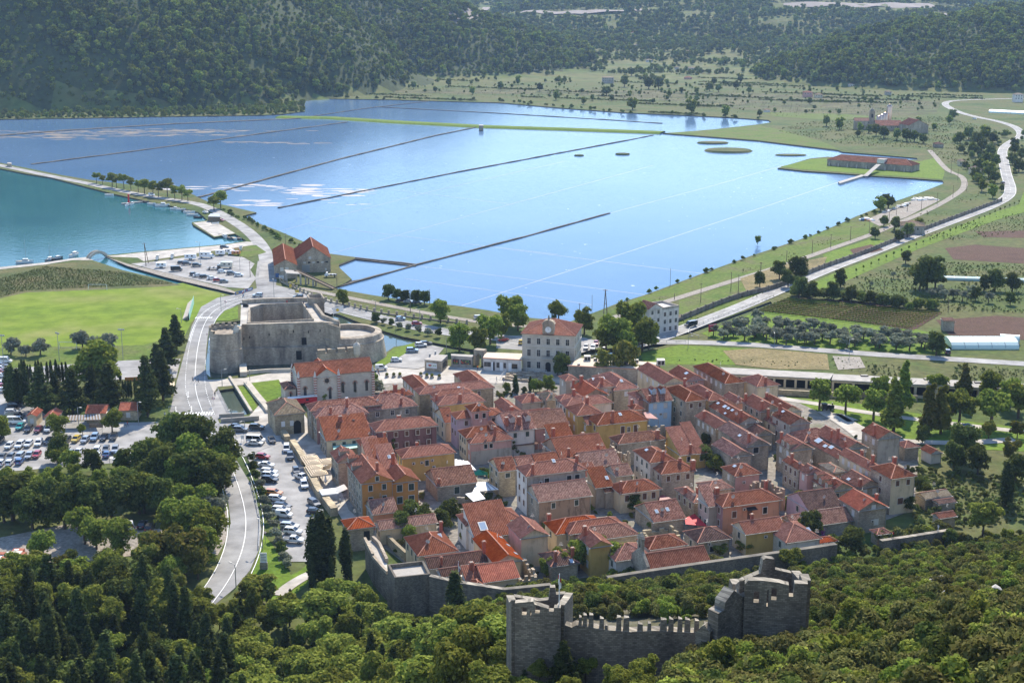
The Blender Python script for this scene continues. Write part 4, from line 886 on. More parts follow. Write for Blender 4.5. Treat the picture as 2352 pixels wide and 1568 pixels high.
# ------------------------------------------------------------------ fort, church, public buildings, walls
CROP.update({'D': (3000,0,1.96),'E': (3000,600,1.96),'Z': (2800,1950,1.037),'Q': (0,600,1.96),'H': (2000,0,1.96),'L': (0,1300,2.091),'S': (0,1950,2.008)})
def at(c,x,y,z=0): return G(*px(c,x,y),z)
def RY(c,x,y,Y):
    d = ray(*px(c,x,y)); t = Y / d.y; return Vector((d.x * t,Y,HC + d.z * t))
def scale_at(p): q = Vector((p[0],p[1],p[2] - HC)); return F / (q.y * CT - q.z * ST)
# ---- the sea fort
fort = thing('fort','massive stone fort with round towers standing in the moat','fort',(0,0,0))
zt = 13.0
outer_f = [at('F',682,402,zt),at('F',1562,372,zt),at('F',1725,392,zt),at('F',1560,325,zt),at('F',1425,140,zt),at('F',900,150,zt),at('F',690,168,zt)]
pit = [at('F',775,385,zt),at('F',1442,346,zt),at('F',1330,178,zt),at('F',915,196,zt),at('F',790,235,zt)]
pit_f = [p + (sum(pit,Vector((0,0,0))) / 5 - p) * .02 for p in pit]
v,f = cdt_fill([outer_f],[pit]); mb = MB(); mb.add([(p.x,p.y,zt) for p in v],f,1); mb.prism([(p.x,p.y) for p in outer_f],-2,zt,0,top=False); part('main_wall',mb,[M['fort'],M['paving']],fort)
mb = MB(); mb.prism([(p.x,p.y) for p in pit],3.5,zt,0,top=False); mb.f = [q[::-1] for q in mb.f]; mb.add([(p.x,p.y,3.5) for p in pit],[tuple(range(5))],1); part('courtyard',mb,[M['stone'],M['gravel']],fort)
def parapet(P,h,t,z,m='fort',close=True,name='parapet'):
    P = P + [P[0]] if close else P; mb = MB(); A = offset(P,t / 2); B = offset(P,-t / 2); n = len(P)
    for i in range(n - 1): mb.prism([(A[i].x,A[i].y),(A[i + 1].x,A[i + 1].y),(B[i + 1].x,B[i + 1].y),(B[i].x,B[i].y)],z + .0 - .02 * (i % 2),z + h + .015 * (i % 2))
    return part(name,mb,M[m],fort)
cen = sum(outer_f,Vector((0,0,0))) / len(outer_f)
ins = [p + (cen - p) * .03 for p in outer_f]
parapet(ins[0:2],.55,1.3,zt,close=False); parapet(ins[1:3],.5,1.2,zt,close=False); parapet(ins[4:6] + ins[6:7],1.5,1.2,zt,close=False); parapet([ins[2],ins[3],ins[4]],1.4,1.0,zt,close=False)
parapet([p + (cen - p) * -.025 for p in pit],.8,.5,zt)
tw = at('F',525,438,13.2); rt = (72.5 / 2) / scale_at(tw)
mb = MB(); mb.lathe((tw.x,tw.y,0),[(rt * 1.12,-2),(rt * 1.06,3),(rt * 1.02,6.4),(rt * 1.05,6.5),(rt * 1.05,6.8),(rt,6.9),(rt,12.2),(rt * 1.02,12.25),(rt * 1.02,12.5)],40); part('round_tower',mb,M['fort'],fort)
mb = MB(); mb.lathe((tw.x,tw.y,12.5),[(rt * 1.02,0),(rt * 1.02,1.1),(rt * .88,1.1),(rt * .88,.02)],36,a0=R(-20),a1=R(235),cap=False); mb.lathe((tw.x,tw.y,12.5),[(rt * 1.02,0),(rt * 1.02,.35),(rt * .88,.35),(rt * .88,.02)],16,a0=R(236),a1=R(339),cap=False); part('parapet',mb,M['stone'],fort)
for k in range(7):
    a = R(60 + k * 24); mb = MB(); mb.box(-.55,-.35,0,.55,.35,.9); o = part('merlon',mb,M['stone'],fort); o.location = (tw.x + rt * .95 * math.cos(a),tw.y + rt * .95 * math.sin(a),13.6); o.rotation_euler.z = a + math.pi / 2
tp = at('F',640,470,12.5); mb = MB(); mb.lathe((0,0,0),[(.2,-1.6),(1.15,0),(1.15,2.3),(1.3,2.3),(.05,4.2)],5); o = part('sentry_turret',mb,M['ashlar'],fort,); o.location = (tp.x,tp.y,11.2)
bs = at('F',1815,448,9.2); rb = 78 / scale_at(bs)
mb = MB(); mb.lathe((bs.x,bs.y,0),[(rb * 1.14,-2),(rb * 1.08,2),(rb * 1.02,6.6),(rb * 1.04,6.8),(rb * 1.0,7.0),(rb * .97,8.9),(rb * .9,9.2),(rb * .78,9.2),(rb * .78,7.4)],44,a0=R(-100),a1=R(170),cap=False)
mb.add([(bs.x + rb * .79 * math.cos(k * .1571),bs.y + rb * .79 * math.sin(k * .1571),7.4) for k in range(40)],[tuple(range(40))],1); part('round_bastion',mb,[M['fort'],M['paving']],fort)
c1,c2,c3,c4 = at('F',1405,110,16),at('F',1560,112,16),at('F',1525,60,16),at('F',1385,75,16)
mb = MB(); mb.prism([(p.x,p.y) for p in (c1,c2,c3,c4)],-1,14.2,0,mt=1); part('corner_tower',mb,[M['fort'],M['paving']],fort); parapet([c1,c2,c3,c4],1.8,.6,14.2)
q = [at('F',1556,385,12.4),at('F',1728,438,12.4),at('F',1712,372,12.4),at('F',1600,300,12.4)]
mb = MB(); mb.prism([(p.x,p.y) for p in q],-1,12.4,0,mt=1); part('gate_block',mb,[M['stone'],M['paving']],fort); parapet(q[:3],.8,.7,12.4,'stone',close=False)
a,b = at('F',688,818,-.8),at('F',1215,800,-.8); d = (b - a).normalized(); nrm = Vector((-d.y,d.x,0)); b2 = at('F',1490,690,4.6)
mb = MB(); mb.prism([(p.x,p.y) for p in (a,a + d * 40,a + d * 40 + nrm * 5,a + nrm * 5)],-2,5.2); lw = part('lower_wall',mb,M['fort'],fort)
mb = MB(); mb.box(0,-.08,0,1.9,.1,3.2); o = part('door',mb,M['dor'],fort); pd = at('F',1268,775,.6); o.location = a + d * ((pd - a).dot(d)) + Vector((0,0,1.5)); o.rotation_euler.z = math.atan2(d.y,d.x)
e,g = at('F',1485,660,6.8),at('F',1900,628,6.8); d2 = (g - e).normalized(); n2 = Vector((-d2.y,d2.x,0)); L = (g - e).length
mb = MB(); mb.prism([(p.x,p.y) for p in (e,g,g + n2 * 1.6,e + n2 * 1.6)],-2,5.6); part('outer_wall',mb,M['stone'],fort)
for k in range(4):
    mb = MB(); mb.box(0,0,0,L / 4 - .8,1.6,1.3); o = part('merlon',mb,M['stone'],fort); o.location = e + d2 * (k * L / 4 + .3) + Vector((0,0,5.6 - 6.8)); o.rotation_euler.z = math.atan2(d2.y,d2.x)
mb = MB(); mb.lathe((0,0,0),[(.3,-1.5),(1.2,0),(1.2,2.5),(1.35,2.6),(1.1,3.4),(.5,4.0),(.12,4.2),(.12,4.7)],12); o = part('sentry_turret',mb,M['ashlar'],fort); o.location = g + Vector((0,0,-2.2))
mw = outer_f[0]; mdir = (outer_f[1] - outer_f[0]); ml = mdir.length; mdir.normalize()
for t,z,w_,h_ in ((.72,3.2,1.7,2.6),):
    mb = MB(); mb.box(0,-.06,0,w_,.05,h_); o = part('door',mb,M['dor'],fort); o.location = mw + mdir * (ml * t) + Vector((0,0,z + 2.3 - zt)); o.rotation_euler.z = math.atan2(mdir.y,mdir.x)
for t,z in ((.03,8),(.10,8.4),(.62,10),(.80,9.6),(.94,10),(.33,9.2),(.12,4.4)):
    mb = MB(); mb.box(0,-.05,0,.35,.05,.9); o = part('arrow_slit',mb,M['dor'],fort); o.location = mw + mdir * (ml * t) + Vector((0,0,z - zt)); o.rotation_euler.z = math.atan2(mdir.y,mdir.x)
mb = MB(); mb.box(0,-.5,0,6.5,0,2.0); mb.box(.3,-.35,-1.2,1.6,0,0); mb.box(4.4,-.35,-1.2,5.7,0,0); o = part('machicolation',mb,M['fort'],fort); o.location = mw + mdir * (ml * .42) + Vector((0,0,-1.8)); o.rotation_euler.z = math.atan2(mdir.y,mdir.x)
cn = thing('cannon','black iron cannon on the fort roof beside a flagpole','cannon',at('F',730,200,zt)); cn.rotation_euler.z = R(160)
mb = MB(); mb.tube((-1.2,0,.9),(2.0,0,1.1),.28,.17,10); part('barrel',mb,M['black'],cn); mb = MB(); mb.box(-1.4,-.4,0,.6,.4,.75); part('carriage',mb,M['black'],cn)
ramp_ = [at('F',680,845,1.5),at('F',742,935,.2),at('F',705,945,.2),at('F',645,850,1.5)]
fence_wall('bridge_wall',[at('F',712,835),at('F',718,930)],2.4,1.6,M['ashlar'],'thick stone stub wall crossing the moat edge by the round tower','wall')
# wall along the moat path, pools and railings
P = [at('F',745,905),at('F',980,885),at('F',1210,880)]; fence_wall('moat_wall',P,.7,1.2,M['ashlar'],'low pale wall between the moat and the church path','wall')
fence_wall('garden_wall',[at('F',750,1010),at('F',850,1140),at('F',960,1270),at('F',985,1310)],2.0,1.1,M['ashlar'],'broad pale ruined wall running to the pantile roofed hall','wall')
fence_wall('pool_wall',[at('F',572,945),at('F',640,1050),at('F',800,1310)],.8,.7,M['ashlar'],'stone edge of the green pool beside the lawns','wall')
fence_wall('bridge_parapet',[at('F',462,1360),at('F',725,1345)],.6,1.2,M['conc'],'concrete bridge parapet at the pool end','wall')
fence_wall('bridge_parapet',[at('F',480,1415),at('F',880,1385)],.6,1.4,M['conc'],'second concrete parapet nearer the parked grey cars','wall')
rl = thing('railing','slim metal railing along the road side of the pool','railing'); P = dense([at('F',440,1065),at('F',575,1335)],1.6)
for p in P: mb = MB(); mb.tube(p,p + Vector((0,0,1.1)),.05,.05,4); part('post',mb,M['metal'],rl)
for z in (.55,1.08): mb = MB(); mb.tube(P[0] + Vector((0,0,z)),P[-1] + Vector((0,0,z)),.04,.04,4); part('rail',mb,M['metal'],rl)
# ---- the church
E1c,E2c = E1,E2
ch,L1,L2 = house('F',(1290,937),(2068,866),(1215,830),8.6,'a','ashlar','t_red','','',pitch=30,L2=10.5,label='pale gothic church with lancet windows and striped corner pilasters',name='church',group='church and its sacristy')
tx0 = along(at('F',1290,937,8.6),E1,x=px('F',1455,0)[0]); tx1 = along(at('F',1290,937,8.6),E1,x=px('F',1700,0)[0])
mb = MB(); W_ = tx1 - tx0; k = math.tan(R(33)); mb.add([(tx0,-1.2,-1),(tx1,-1.2,-1),(tx1,12,-1),(tx0,12,-1),(tx0,-1.2,8.4),(tx1,-1.2,8.4),(tx1,12,8.4),(tx0,12,8.4),((tx0 + tx1) / 2,-1.2,8.4 + W_ / 2 * k),((tx0 + tx1) / 2,12,8.4 + W_ / 2 * k)],[(0,1,5,8,4),(1,2,6,5),(2,3,7,9,6),(3,0,4,7)]); part('transept_wall',mb,M['ashlar'],ch)
make_roof(ch,W_,13.2,8.4,'b',R(33),'t_new',.3,tx0,-1.2)
def lancet(parent,x,y,z,h=3.6,w=.9):
    o = ob('window',None,parent,(x,y,z)); mb = MB(); n = 6; P = [(-w / 2,0),(w / 2,0),(w / 2,h - .6)] + [(w / 2 * math.cos(math.pi * k / n),h - .6 + .6 * math.sin(math.pi * k / n)) for k in range(1,n)] + [(-w / 2,h - .6)]
    mb.add([(a,-.05,b) for a,b in P],[tuple(range(len(P)))]); bpy.data.objects.remove(o); o = part('window',mb,M['pane'],parent); o.location = (x,y,z)
    r = MB()
    for k in range(9):
        a = math.pi * k / 8; c_,s_ = math.cos(a),math.sin(a); r.beam((c_ * (w / 2 + .05),-.07,h - .6 + s_ * .6),(c_ * (w / 2 + .45),-.07,h - .6 + s_ * 1.0),.16,.1)
    part('voussoirs',r,M['brick'],o)
for x,y in ((1355,1100),): lancet(ch,along(at('F',1290,937,8.6),E1,x=px('F',x,0)[0]),0,1.6)
for x in (1750,1877,2000): lancet(ch,along(at('F',1290,937,8.6),E1,x=px('F',x,0)[0]),0,2.2,3.4)
lancet(ch,tx0 + W_ * .62,-1.2,1.0)
mb = MB(); mb.lathe((0,0,0),[(.75,0),(.75,.05)],14); mb.v = [(a,-.05 - c,b) for a,b,c in mb.v]
for k in range(8): mb.beam((.8 * math.cos(k * .785),-.08,.8 * math.sin(k * .785)),(1.25 * math.cos(k * .785),-.08,1.25 * math.sin(k * .785)),.14,.08,1)
o = part('rose_window',mb,[M['pane'],M['brick']],ch); o.location = (tx0 + W_ / 2,-1.2,7.0)
for x,y,hh in ((0,0,8.8),(tx0,-1.25,8.6),(tx1,-1.25,8.6),(L1,0,8.8),(0,L2,9),(L1,L2,9)):
    b = MB()
    for i in range(11): b.box(-.45,-.45,i * .8 - .4,.45,.45,i * .8 + .0,0); b.box(-.43,-.43,i * .8,.43,.43,i * .8 + .4,1)
    b.lathe((0,0,8.4),[(.62,0),(.5,.3),(.08,2.0),(.02,2.1)],4); o = part('striped_pilaster',b,[M['frame'],M['brick']],ch); o.location = (x,y,0)
house('F',(1150,1063),(1265,1050),(1115,1000),4.4,'h','ashlar','t_brown','','',pitch=24,label='small sacristy with dark roof against the church',group='church and its sacristy')
lancet(HOUSES[-1][0],HOUSES[-1][1] / 2,0,1.6,1.6,.4)
# hall with old pantiles by the pool
o,a,b = house('F',(1045,1330),(1350,1290),(985,1205),6.4,'h','stone_y','t_tan','','1x1',pitch=26,label='hall with pale patched pantile roof and an arched doorway',name='hall')
mb = MB(); mb.box(a * .62,-.06,0,a * .62 + 2.2,.02,3.0); mb.lathe((a * .62 + 1.1,0,0),[(0.01,0),(.01,0)],4); mb.add([(a * .62 + 1.1 + 1.1 * math.cos(math.pi * k / 8),-.06,3.0 + 1.1 * math.sin(math.pi * k / 8)) for k in range(9)],[tuple(range(9))]); part('arched_door',mb,M['dor'],o)
for t,m in ((.2,'white'),(.5,'wcanv')): mb = MB(); mb.box(a * t,-.05,2.6,a * t + 1.1,.0,4.2); part('notice_board',mb,M[m],o)
# ---- clock building
A,B = at('K',190,1137,13),at('K',637,1158,13); d = B - A; ga = math.degrees(math.atan2(d.y,d.x)); dm = along(B,Vector((-math.sin(R(ga)),math.cos(R(ga)),0)),x=px('K',706,0)[0])
ck = thing('clock_building','three storey stone town hall with a clock gable on its roof','town hall',(A.x,A.y,0),R(ga)); LL = d.length; DD = min(dm,16)
mb = MB(); mb.box(0,0,-1,LL,DD,13); part('wall',mb,M['ashlar'],ck); hf,rf = make_roof(ck,LL,DD,13,'h',R(24),'t_red',.5)
for z in (4.4,8.6,12.5): mb = MB(); mb.box(-.15,-.15,z,LL + .15,-.0,z + .28); mb.box(LL,-.0,z,LL + .15,DD,z + .28); part('string_course',mb,M['frame'],ck)
for r_,z in enumerate((9.4,5.2,1.0)):
    for i in range(5):
        if r_ == 2 and i == 2: continue
        window(ck,LL * (i + .5) / 5 * .92 + LL * .04,0,z,'f','g',1.15,2.2 if r_ else 2.0)
    for i in range(3): window(ck,LL,DD * (i + .5) / 3,z,'r','g',1.1,2.0)
mb = MB(); mb.box(LL / 2 - .9,-.06,0,LL / 2 + .9,.02,2.4); mb.add([(LL / 2 + .9 * math.cos(math.pi * k / 8),-.06,2.4 + .9 * math.sin(math.pi * k / 8)) for k in range(9)],[tuple(range(9))]); part('arched_door',mb,M['dor'],ck)
mb = MB(); mb.box(LL / 2 - 2.0,-1.2,4.6,LL / 2 + 2.0,-.16,4.8); part('balcony',mb,M['frame'],ck)
mb = MB()
for k in range(13): mb.box(LL / 2 - 1.95 + k * .32,-1.18,4.8,LL / 2 - 1.9 + k * .32,-1.12,5.7)
mb.box(LL / 2 - 2,-1.2,5.7,LL / 2 + 2,-1.1,5.8); part('balcony_rail',mb,M['black'],ck)
cg = MB(); w_ = LL * .22; cg.box(LL / 2 - w_ / 2,-.2,12.6,LL / 2 + w_ / 2,2.2,16.4); cg.box(LL / 2 - w_ / 2 - .2,-.3,16.4,LL / 2 + w_ / 2 + .2,2.3,16.7); cg.add([(LL / 2 + w_ / 2 * math.cos(math.pi * k / 8),y,16.7 + 1.2 * math.sin(math.pi * k / 8)) for y in (-.25,2.2) for k in range(9)],[tuple(range(9)),tuple(range(17,8,-1))] + [(k,k + 9,k + 10,k + 1) for k in range(8)]); cgo = part('clock_gable',cg,M['stone'],ck)
mb = MB(); mb.lathe((0,0,0),[(1.05,0),(1.05,.08)],20); mb.v = [(a,-c,b) for a,b,c in mb.v]; o = part('clock_face',mb,M['white'],cgo); o.location = (LL / 2,-.22,14.6)
mb = MB()
for k in range(12): a = k * math.pi / 6; mb.beam((.8 * math.sin(a),-.12,.8 * math.cos(a)),(.98 * math.sin(a),-.12,.98 * math.cos(a)),.08,.04)
mb.beam((0,-.13,0),(.35,-.13,.4),.1,.04); mb.beam((0,-.13,0),(-.1,-.13,.8),.07,.04); o = part('clock_hands',mb,M['black'],cgo); o.location = (LL / 2,-.22,14.6)
mb = MB(); mb.lathe((LL / 2,1,17.8),[(.3,0),(.4,.5),(.22,1.0),(.28,1.3),(.05,1.7)],8); part('finial',mb,M['stone_g'],cgo)
# ---- flat roofed shops round the square
def flat_building(c,pts,z,label,wall,roof,cat='building',over=.0,name='shop_building',zb=-.5):
    L = [at(c,x,y,z) for x,y in pts]; o = thing(name,label,cat); cen = sum(L,Vector((0,0,0))) / len(L)
    mb = MB(); mb.prism([(p.x,p.y) for p in [q + (cen - q) * .02 for q in L]],zb,z - .25); part('wall',mb,M[wall],o)
    mb = MB(); mb.prism([(p.x,p.y) for p in L],z - .25,z); part('roof',mb,M[roof],o); return o,L
def on_face(o,A,B,z0,items,zb=0.0):
    "doors, windows and posters on the face that runs A-B; items (t0, t1, z0, z1, material, name)"
    d = (B - A); L = d.length; d.normalize(); n = Vector((d.y,-d.x,0)); r = math.atan2(d.y,d.x)
    for t0,t1,a,b,m,nm in items:
        mb = MB(); mb.box(0,-.08,0,(t1 - t0) * L,.25,b - a); q = part(nm,mb,M[m],o); q.location = Vector((A.x,A.y,0)) + d * (t0 * L) + Vector((0,0,a)); q.rotation_euler.z = r
o,L = flat_building('5',[(305,118),(520,138),(600,62),(410,48)],4,'stone kiosk with a watermelon poster beside the square','stone','conc'); on_face(o,L[0],L[1],0,[(.12,.72,1.2,3.0,'wcanv','poster')])
on_face(o,L[1],L[2],0,[(.2,.8,.4,2.8,'pane','window')])
mb = MB(); L_ = L[1] - L[0]; r_ = math.atan2(L_.y,L_.x)
for k,(rad,m) in enumerate(((.75,0),(.62,1),(.55,2))): mb.add([(rad * math.cos(math.pi * i / 10),-.12 - k * .012,-rad * math.sin(math.pi * i / 10)) for i in range(11)],[tuple(range(11))],m)
for k in range(3): mb.box(1.1 + k * .4,-.13,-.4 + .1 * (k % 2),1.4 + k * .4,-.12,-.1,0)
q = part('melon_print',mb,[plain('melon_green',(.08,.3,.05)),M['white'],M['red']],o); q.location = Vector((L[0].x,L[0].y,0)) + L_ * .33 + Vector((0,0,2.45)); q.rotation_euler.z = r_
for x,y in ((375,70),(445,40)): mb = MB(); mb.box(-.3,-.3,0,.3,.3,1); q = part('roof_vent',mb,M['metal'],o); q.location = at('5',x,y + 8,4)
o,L = flat_building('5',[(640,68),(905,84),(925,58),(640,45)],4,'low shop with two fruit posters on its windows','s_grey','conc'); on_face(o,L[0],L[1],0,[(.08,.38,1.1,2.9,'pane','shop_window'),(.46,.93,1.2,2.8,'pane','shop_window')])
mb = MB(); rr = random.Random(4); L_ = L[1] - L[0]
for k in range(26): t = rr.choice((rr.uniform(.1,.36),rr.uniform(.48,.91))); z = rr.uniform(1.4,2.5); r0 = rr.uniform(.12,.26); mb.add([(t * L_.length + r0 * math.cos(i),-.1 - k * .001,z + r0 * math.sin(i)) for i in [j * 1.047 for j in range(6)]],[tuple(range(6))],k % 3)
q = part('fruit_print',mb,[M['red'],plain('fruit_orange',(.6,.2,.05)),plain('leaf_green',(.1,.35,.06))],o); q.location = Vector((L[0].x,L[0].y,0)); q.rotation_euler.z = math.atan2(L_.y,L_.x)
o,L = flat_building('5',[(1040,95),(1530,122),(1530,42),(1072,26)],4.4,'white post office row with a cream flat roof','s_white','roofflat')
on_face(o,L[0],L[1],0,[(.03,.10,1.4,3.0,'pane','window'),(.11,.20,1.4,3.0,'pane','window'),(.22,.26,.1,3.1,'white','door'),(.265,.30,.1,3.1,'dor','door'),(.35,.42,1.2,3.0,'pane','window'),(.435,.52,.1,3.1,'white','door'),(.53,.59,1.2,3.0,'pane','window'),(.655,.735,.1,3.1,'white','door'),(.74,.88,1.2,2.8,'pane','window')])
mb = MB(); d = L[1] - L[0]; mb.beam(L[0] + Vector((0,0,.02)),L[1] + Vector((0,0,.02)),.5,.14); part('eave_tiles',mb,M['cap'],o)
gt = thing('arch_gate','old dark stone arch gateway between the two flat roofed shops','gate'); A,B = at('5',925,190),at('5',1050,205); d = (B - A).normalized(); Lg = (B - A).length; n = Vector((-d.y,d.x,0))
for t0,t1,z0,z1 in ((0,.28,0,5.6),(.75,1,0,5.6),(.28,.75,4.3,5.6)): mb = MB(); mb.prism([(p.x,p.y) for p in (A + d * t0 * Lg,A + d * t1 * Lg,A + d * t1 * Lg + n * 2.5,A + d * t0 * Lg + n * 2.5)],z0 - .3 * (z0 == 0),z1); part('pier' if z0 == 0 else 'arch',mb,M['stone_g'],gt)
mb = MB()
for k in range(8):
    a0,a1 = math.pi * k / 8,math.pi * (k + 1) / 8; w_ = .235 * Lg
    for y in (0.02,2.48): mb.add([A + d * (.515 * Lg + w_ * math.cos(t)) + n * y + Vector((0,0,3.2 + 1.1 * math.sin(t))) for t in (a0,a1)] + [A + d * (.515 * Lg + w_ * math.cos(t)) + n * y + Vector((0,0,4.31)) for t in (a1,a0)],[(0,1,2,3)])
part('spandrel',mb,M['stone'],gt)
o,L = flat_building('6',[(215,192),(580,212),(1112,238),(1112,182),(1395,186),(1350,152),(720,118),(378,98)],5,'long low building with wide cream roof and ventilation boxes','stone_g','roofflat')
mb = MB(); mb.beam(L[0] + Vector((0,0,.03)),L[1] + Vector((0,0,.03)),.5,.15); mb.beam(L[1] + Vector((0,0,.03)),L[2] + Vector((0,0,.03)),.5,.15); part('eave_tiles',mb,M['cap'],o)
for x,y,s in ((468,125,2.2),(570,130,1.2),(945,118,1.2),(1085,150,1.3),(1388,180,2.6),(360,190,.9)): mb = MB(); mb.box(-s / 2,-s / 2,0,s / 2,s / 2,min(1.8,s * .7)); mb.box(-s * .4,-s / 2 - .03,.2,-s * .05,-s / 2,min(1.5,s * .6),1); mb.box(s * .05,-s / 2 - .03,.2,s * .4,-s / 2,min(1.5,s * .6),1); q = part('ventilation_box',mb,[M['frame'],M['black']],o); q.location = at('6',x,y,5)
# ---- long garage block by the park
def garage(c,front,back,z,label,roofm,nbay):
    A,B = at(c,*front[0],z),at(c,*front[1],z); C,D = at(c,*back[1],z),at(c,*back[0],z); o = thing('garage_block',label,'garage block')
    mb = MB(); mb.prism([(p.x,p.y) for p in (A,B,C,D)],z - .35,z); part('roof',mb,M[roofm],o)
    d = (B - A); L = d.length; d.normalize(); n = Vector((-d.y,d.x,0)); q = lambda t,y: A + d * t + n * y
    mb = MB(); mb.prism([(p.x,p.y) for p in (q(.2,3),q(L - .2,3),C,D)],-.3,z - .36); part('inner_wall',mb,M['dor'],o)  # near-black colour stands in for the shade inside the open bays
    pm = MB(); pm.box(-.35,.2,-.3,.35,3.1,z - .36); pme = pm.mesh('pier',M['s_cream'])
    for i in range(nbay + 1): p = q(.5 + (L - 1) * i / nbay,0); x = ob('pier',pme,o,(p.x,p.y,0),math.atan2(d.y,d.x))
    mb = MB(); mb.box(.4,.25,z - 1.0,L - .4,.5,z - .36); mb.box(.4,.3,-.3,L - .4,.5,.9); x = part('lintel',mb,M['s_cream'],o); x.location = (A.x,A.y,0); x.rotation_euler.z = math.atan2(d.y,d.x)
    return o,A,B
garage('7',[(690,295),(1945,362)],[(560,212),(1990,290)],4.6,'tan flat roofed garage block with dark open bays','conc',9)
g2,A,B = garage('8',[(78,350),(2352,470)],[(100,280),(2352,395)],4.6,'greyer garage block with skylight boxes behind the park trees','conc',9)
for x,y in ((465,305),(700,318),(1212,346),(1810,385),(2130,402),(2300,415)): mb = MB(); mb.box(-1.2,-.7,0,1.2,.7,.35); mb.box(-1.0,-.5,.35,1.0,.5,.36,1); q = part('skylight_box',mb,[M['wood'],M['black']],g2); q.location = at('8',x,y,4.6)
fence_wall('park_wall',[at('7',1285,560),at('7',2195,605),at('8',460,560),at('8',1090,600)],.8,1.8,M['stone_y'],'long park wall in front of the garage bays','wall')
# ---- salt warehouses, chute, long salt store
def gable_hall(c,a,bx,depth,he,rise,label,wall,roof,name='warehouse',ang=10.5):
    ga = R(ang); A = at(c,*a,he); L = along(A,Vector((math.cos(ga),math.sin(ga),0)),x=px(c,bx,0)[0]); o = thing(name,label,'warehouse',(A.x,A.y,0),ga); mb = MB()
    mb.add([(0,0,-1),(L,0,-1),(L,depth,-1),(0,depth,-1),(0,0,he),(L,0,he),(L,depth,he),(0,depth,he),(L / 2,0,he + rise),(L / 2,depth,he + rise)],[(0,1,5,8,4),(1,2,6,5),(2,3,7,9,6),(3,0,4,7)]); part('wall',mb,M[wall],o)
    make_roof(o,L,depth,he,'b',math.atan(rise / (L / 2)),roof,.3); return o,L
o,L = gable_hall('C',(364,660),630,27,6.4,5.4,'large salt warehouse with red gable roof and steel door','stone','t_red')
for t,w_,z,hh,m,nm in ((.15,3.6,0,3.6,'metal','door'),(.36,1.2,6.2,1.3,'frame','window'),(.83,.8,.8,.9,'frame','window')): mb = MB(); mb.box(L * t,-.08,z,L * t + w_,.02,z + hh); q = part(nm,mb,M[m],o)
for k in range(6): mb = MB(); mb.box(L * (.2 + k * .13),-.06,4.3,L * (.2 + k * .13) + 1.2,.02,5.0); part('window',mb,M['dor' if k % 2 else 'frame'],o)
o,L = gable_hall('C',(192,712),366,42,6,2.6,'narrower salt warehouse beside the road','stone','t_red')
for t in (.25,.48): mb = MB(); mb.box(L * t,-.08,3.4,L * t + 1.5,.02,5.2); part('window',mb,M['frame'],o)
sc_ = thing('salt_chute','grey timber chute sloping on trestles from the warehouse','chute'); pl = [at('C',270,742,5),at('C',362,748,5),at('C',395,775,5),at('C',285,768,5)]
mb = MB(); mb.prism([(p.x,p.y) for p in pl],4.7,5); part('deck',mb,M['conc'],sc_)
a,b = at('C',360,750,5),at('C',655,890,.6); mb = MB(); mb.beam(a,b,2.2,.35); dd = (b - a).normalized(); rr_ = dd.cross(Vector((0,0,1))).normalized()
for s in (-1,1): mb.beam(a + rr_ * s + Vector((0,0,.3)),b + rr_ * s + Vector((0,0,.3)),.18,.4)
part('slide',mb,M['wood'],sc_)
for p,z in [(q,4.7) for q in pl] + [(a.lerp(b,t) + rr_ * s * .8,a.lerp(b,t).z - .2) for t in (.3,.5) for s in (-1,1)]: mb = MB(); mb.box(-.35,-.35,-.2,.35,.35,z); q = part('leg',mb,M['conc'],sc_); q.location = (p.x,p.y,0)
A,B = at('D',606,1250,4.6),at('D',1268,1300,4.6); d = B - A; ga = math.degrees(math.atan2(d.y,d.x))
o,a,b = house('D',(606,1250),(1268,1300),(625,1215),4.6,'h','stone_g','t_mix','','',ga=ga,L2=15,pitch=24,label='very long low salt store on the grassy peninsula',name='salt_store',group='salt works buildings')
o['category'] = 'warehouse'
for k in range(9):
    mb = MB(); mb.add([(-.6,-2.0,-1),(.6,-2.0,-1),(.6,0,-1),(-.6,0,-1),(-.6,-.3,4.0),(.6,-.3,4.0),(.6,0,4.0),(-.6,0,4.0)],[(0,1,5,4),(1,2,6,5),(3,0,4,7),(4,5,6,7)]); q = part('buttress',mb,M['stone_g'],o); q.location = (a * (k + .3) / 9,0,0)
mb = MB(); mb.box(a * .6,-.6,4.8,a * .68,5.5,7.4); mb.box(a * .595,-.9,7.4,a * .685,5.8,7.6,1); part('hoist_house',mb,[M['s_white'],M['conc']],o)
cb = thing('loading_gangway','slanting gangway from the long salt store to its pier','gangway'); p,q = at('D',1008,1290,4.8),at('D',903,1382,.4)
mb = MB(); mb.beam(p,q,3.2,.4); part('ramp',mb,M['conc'],cb); mb = MB(); mb.prism([(v_.x,v_.y) for v_ in (at('D',905,1378),at('D',875,1372),at('D',690,1428),at('D',705,1440))],-1.2,.25); part('pier',mb,M['conc'],cb)
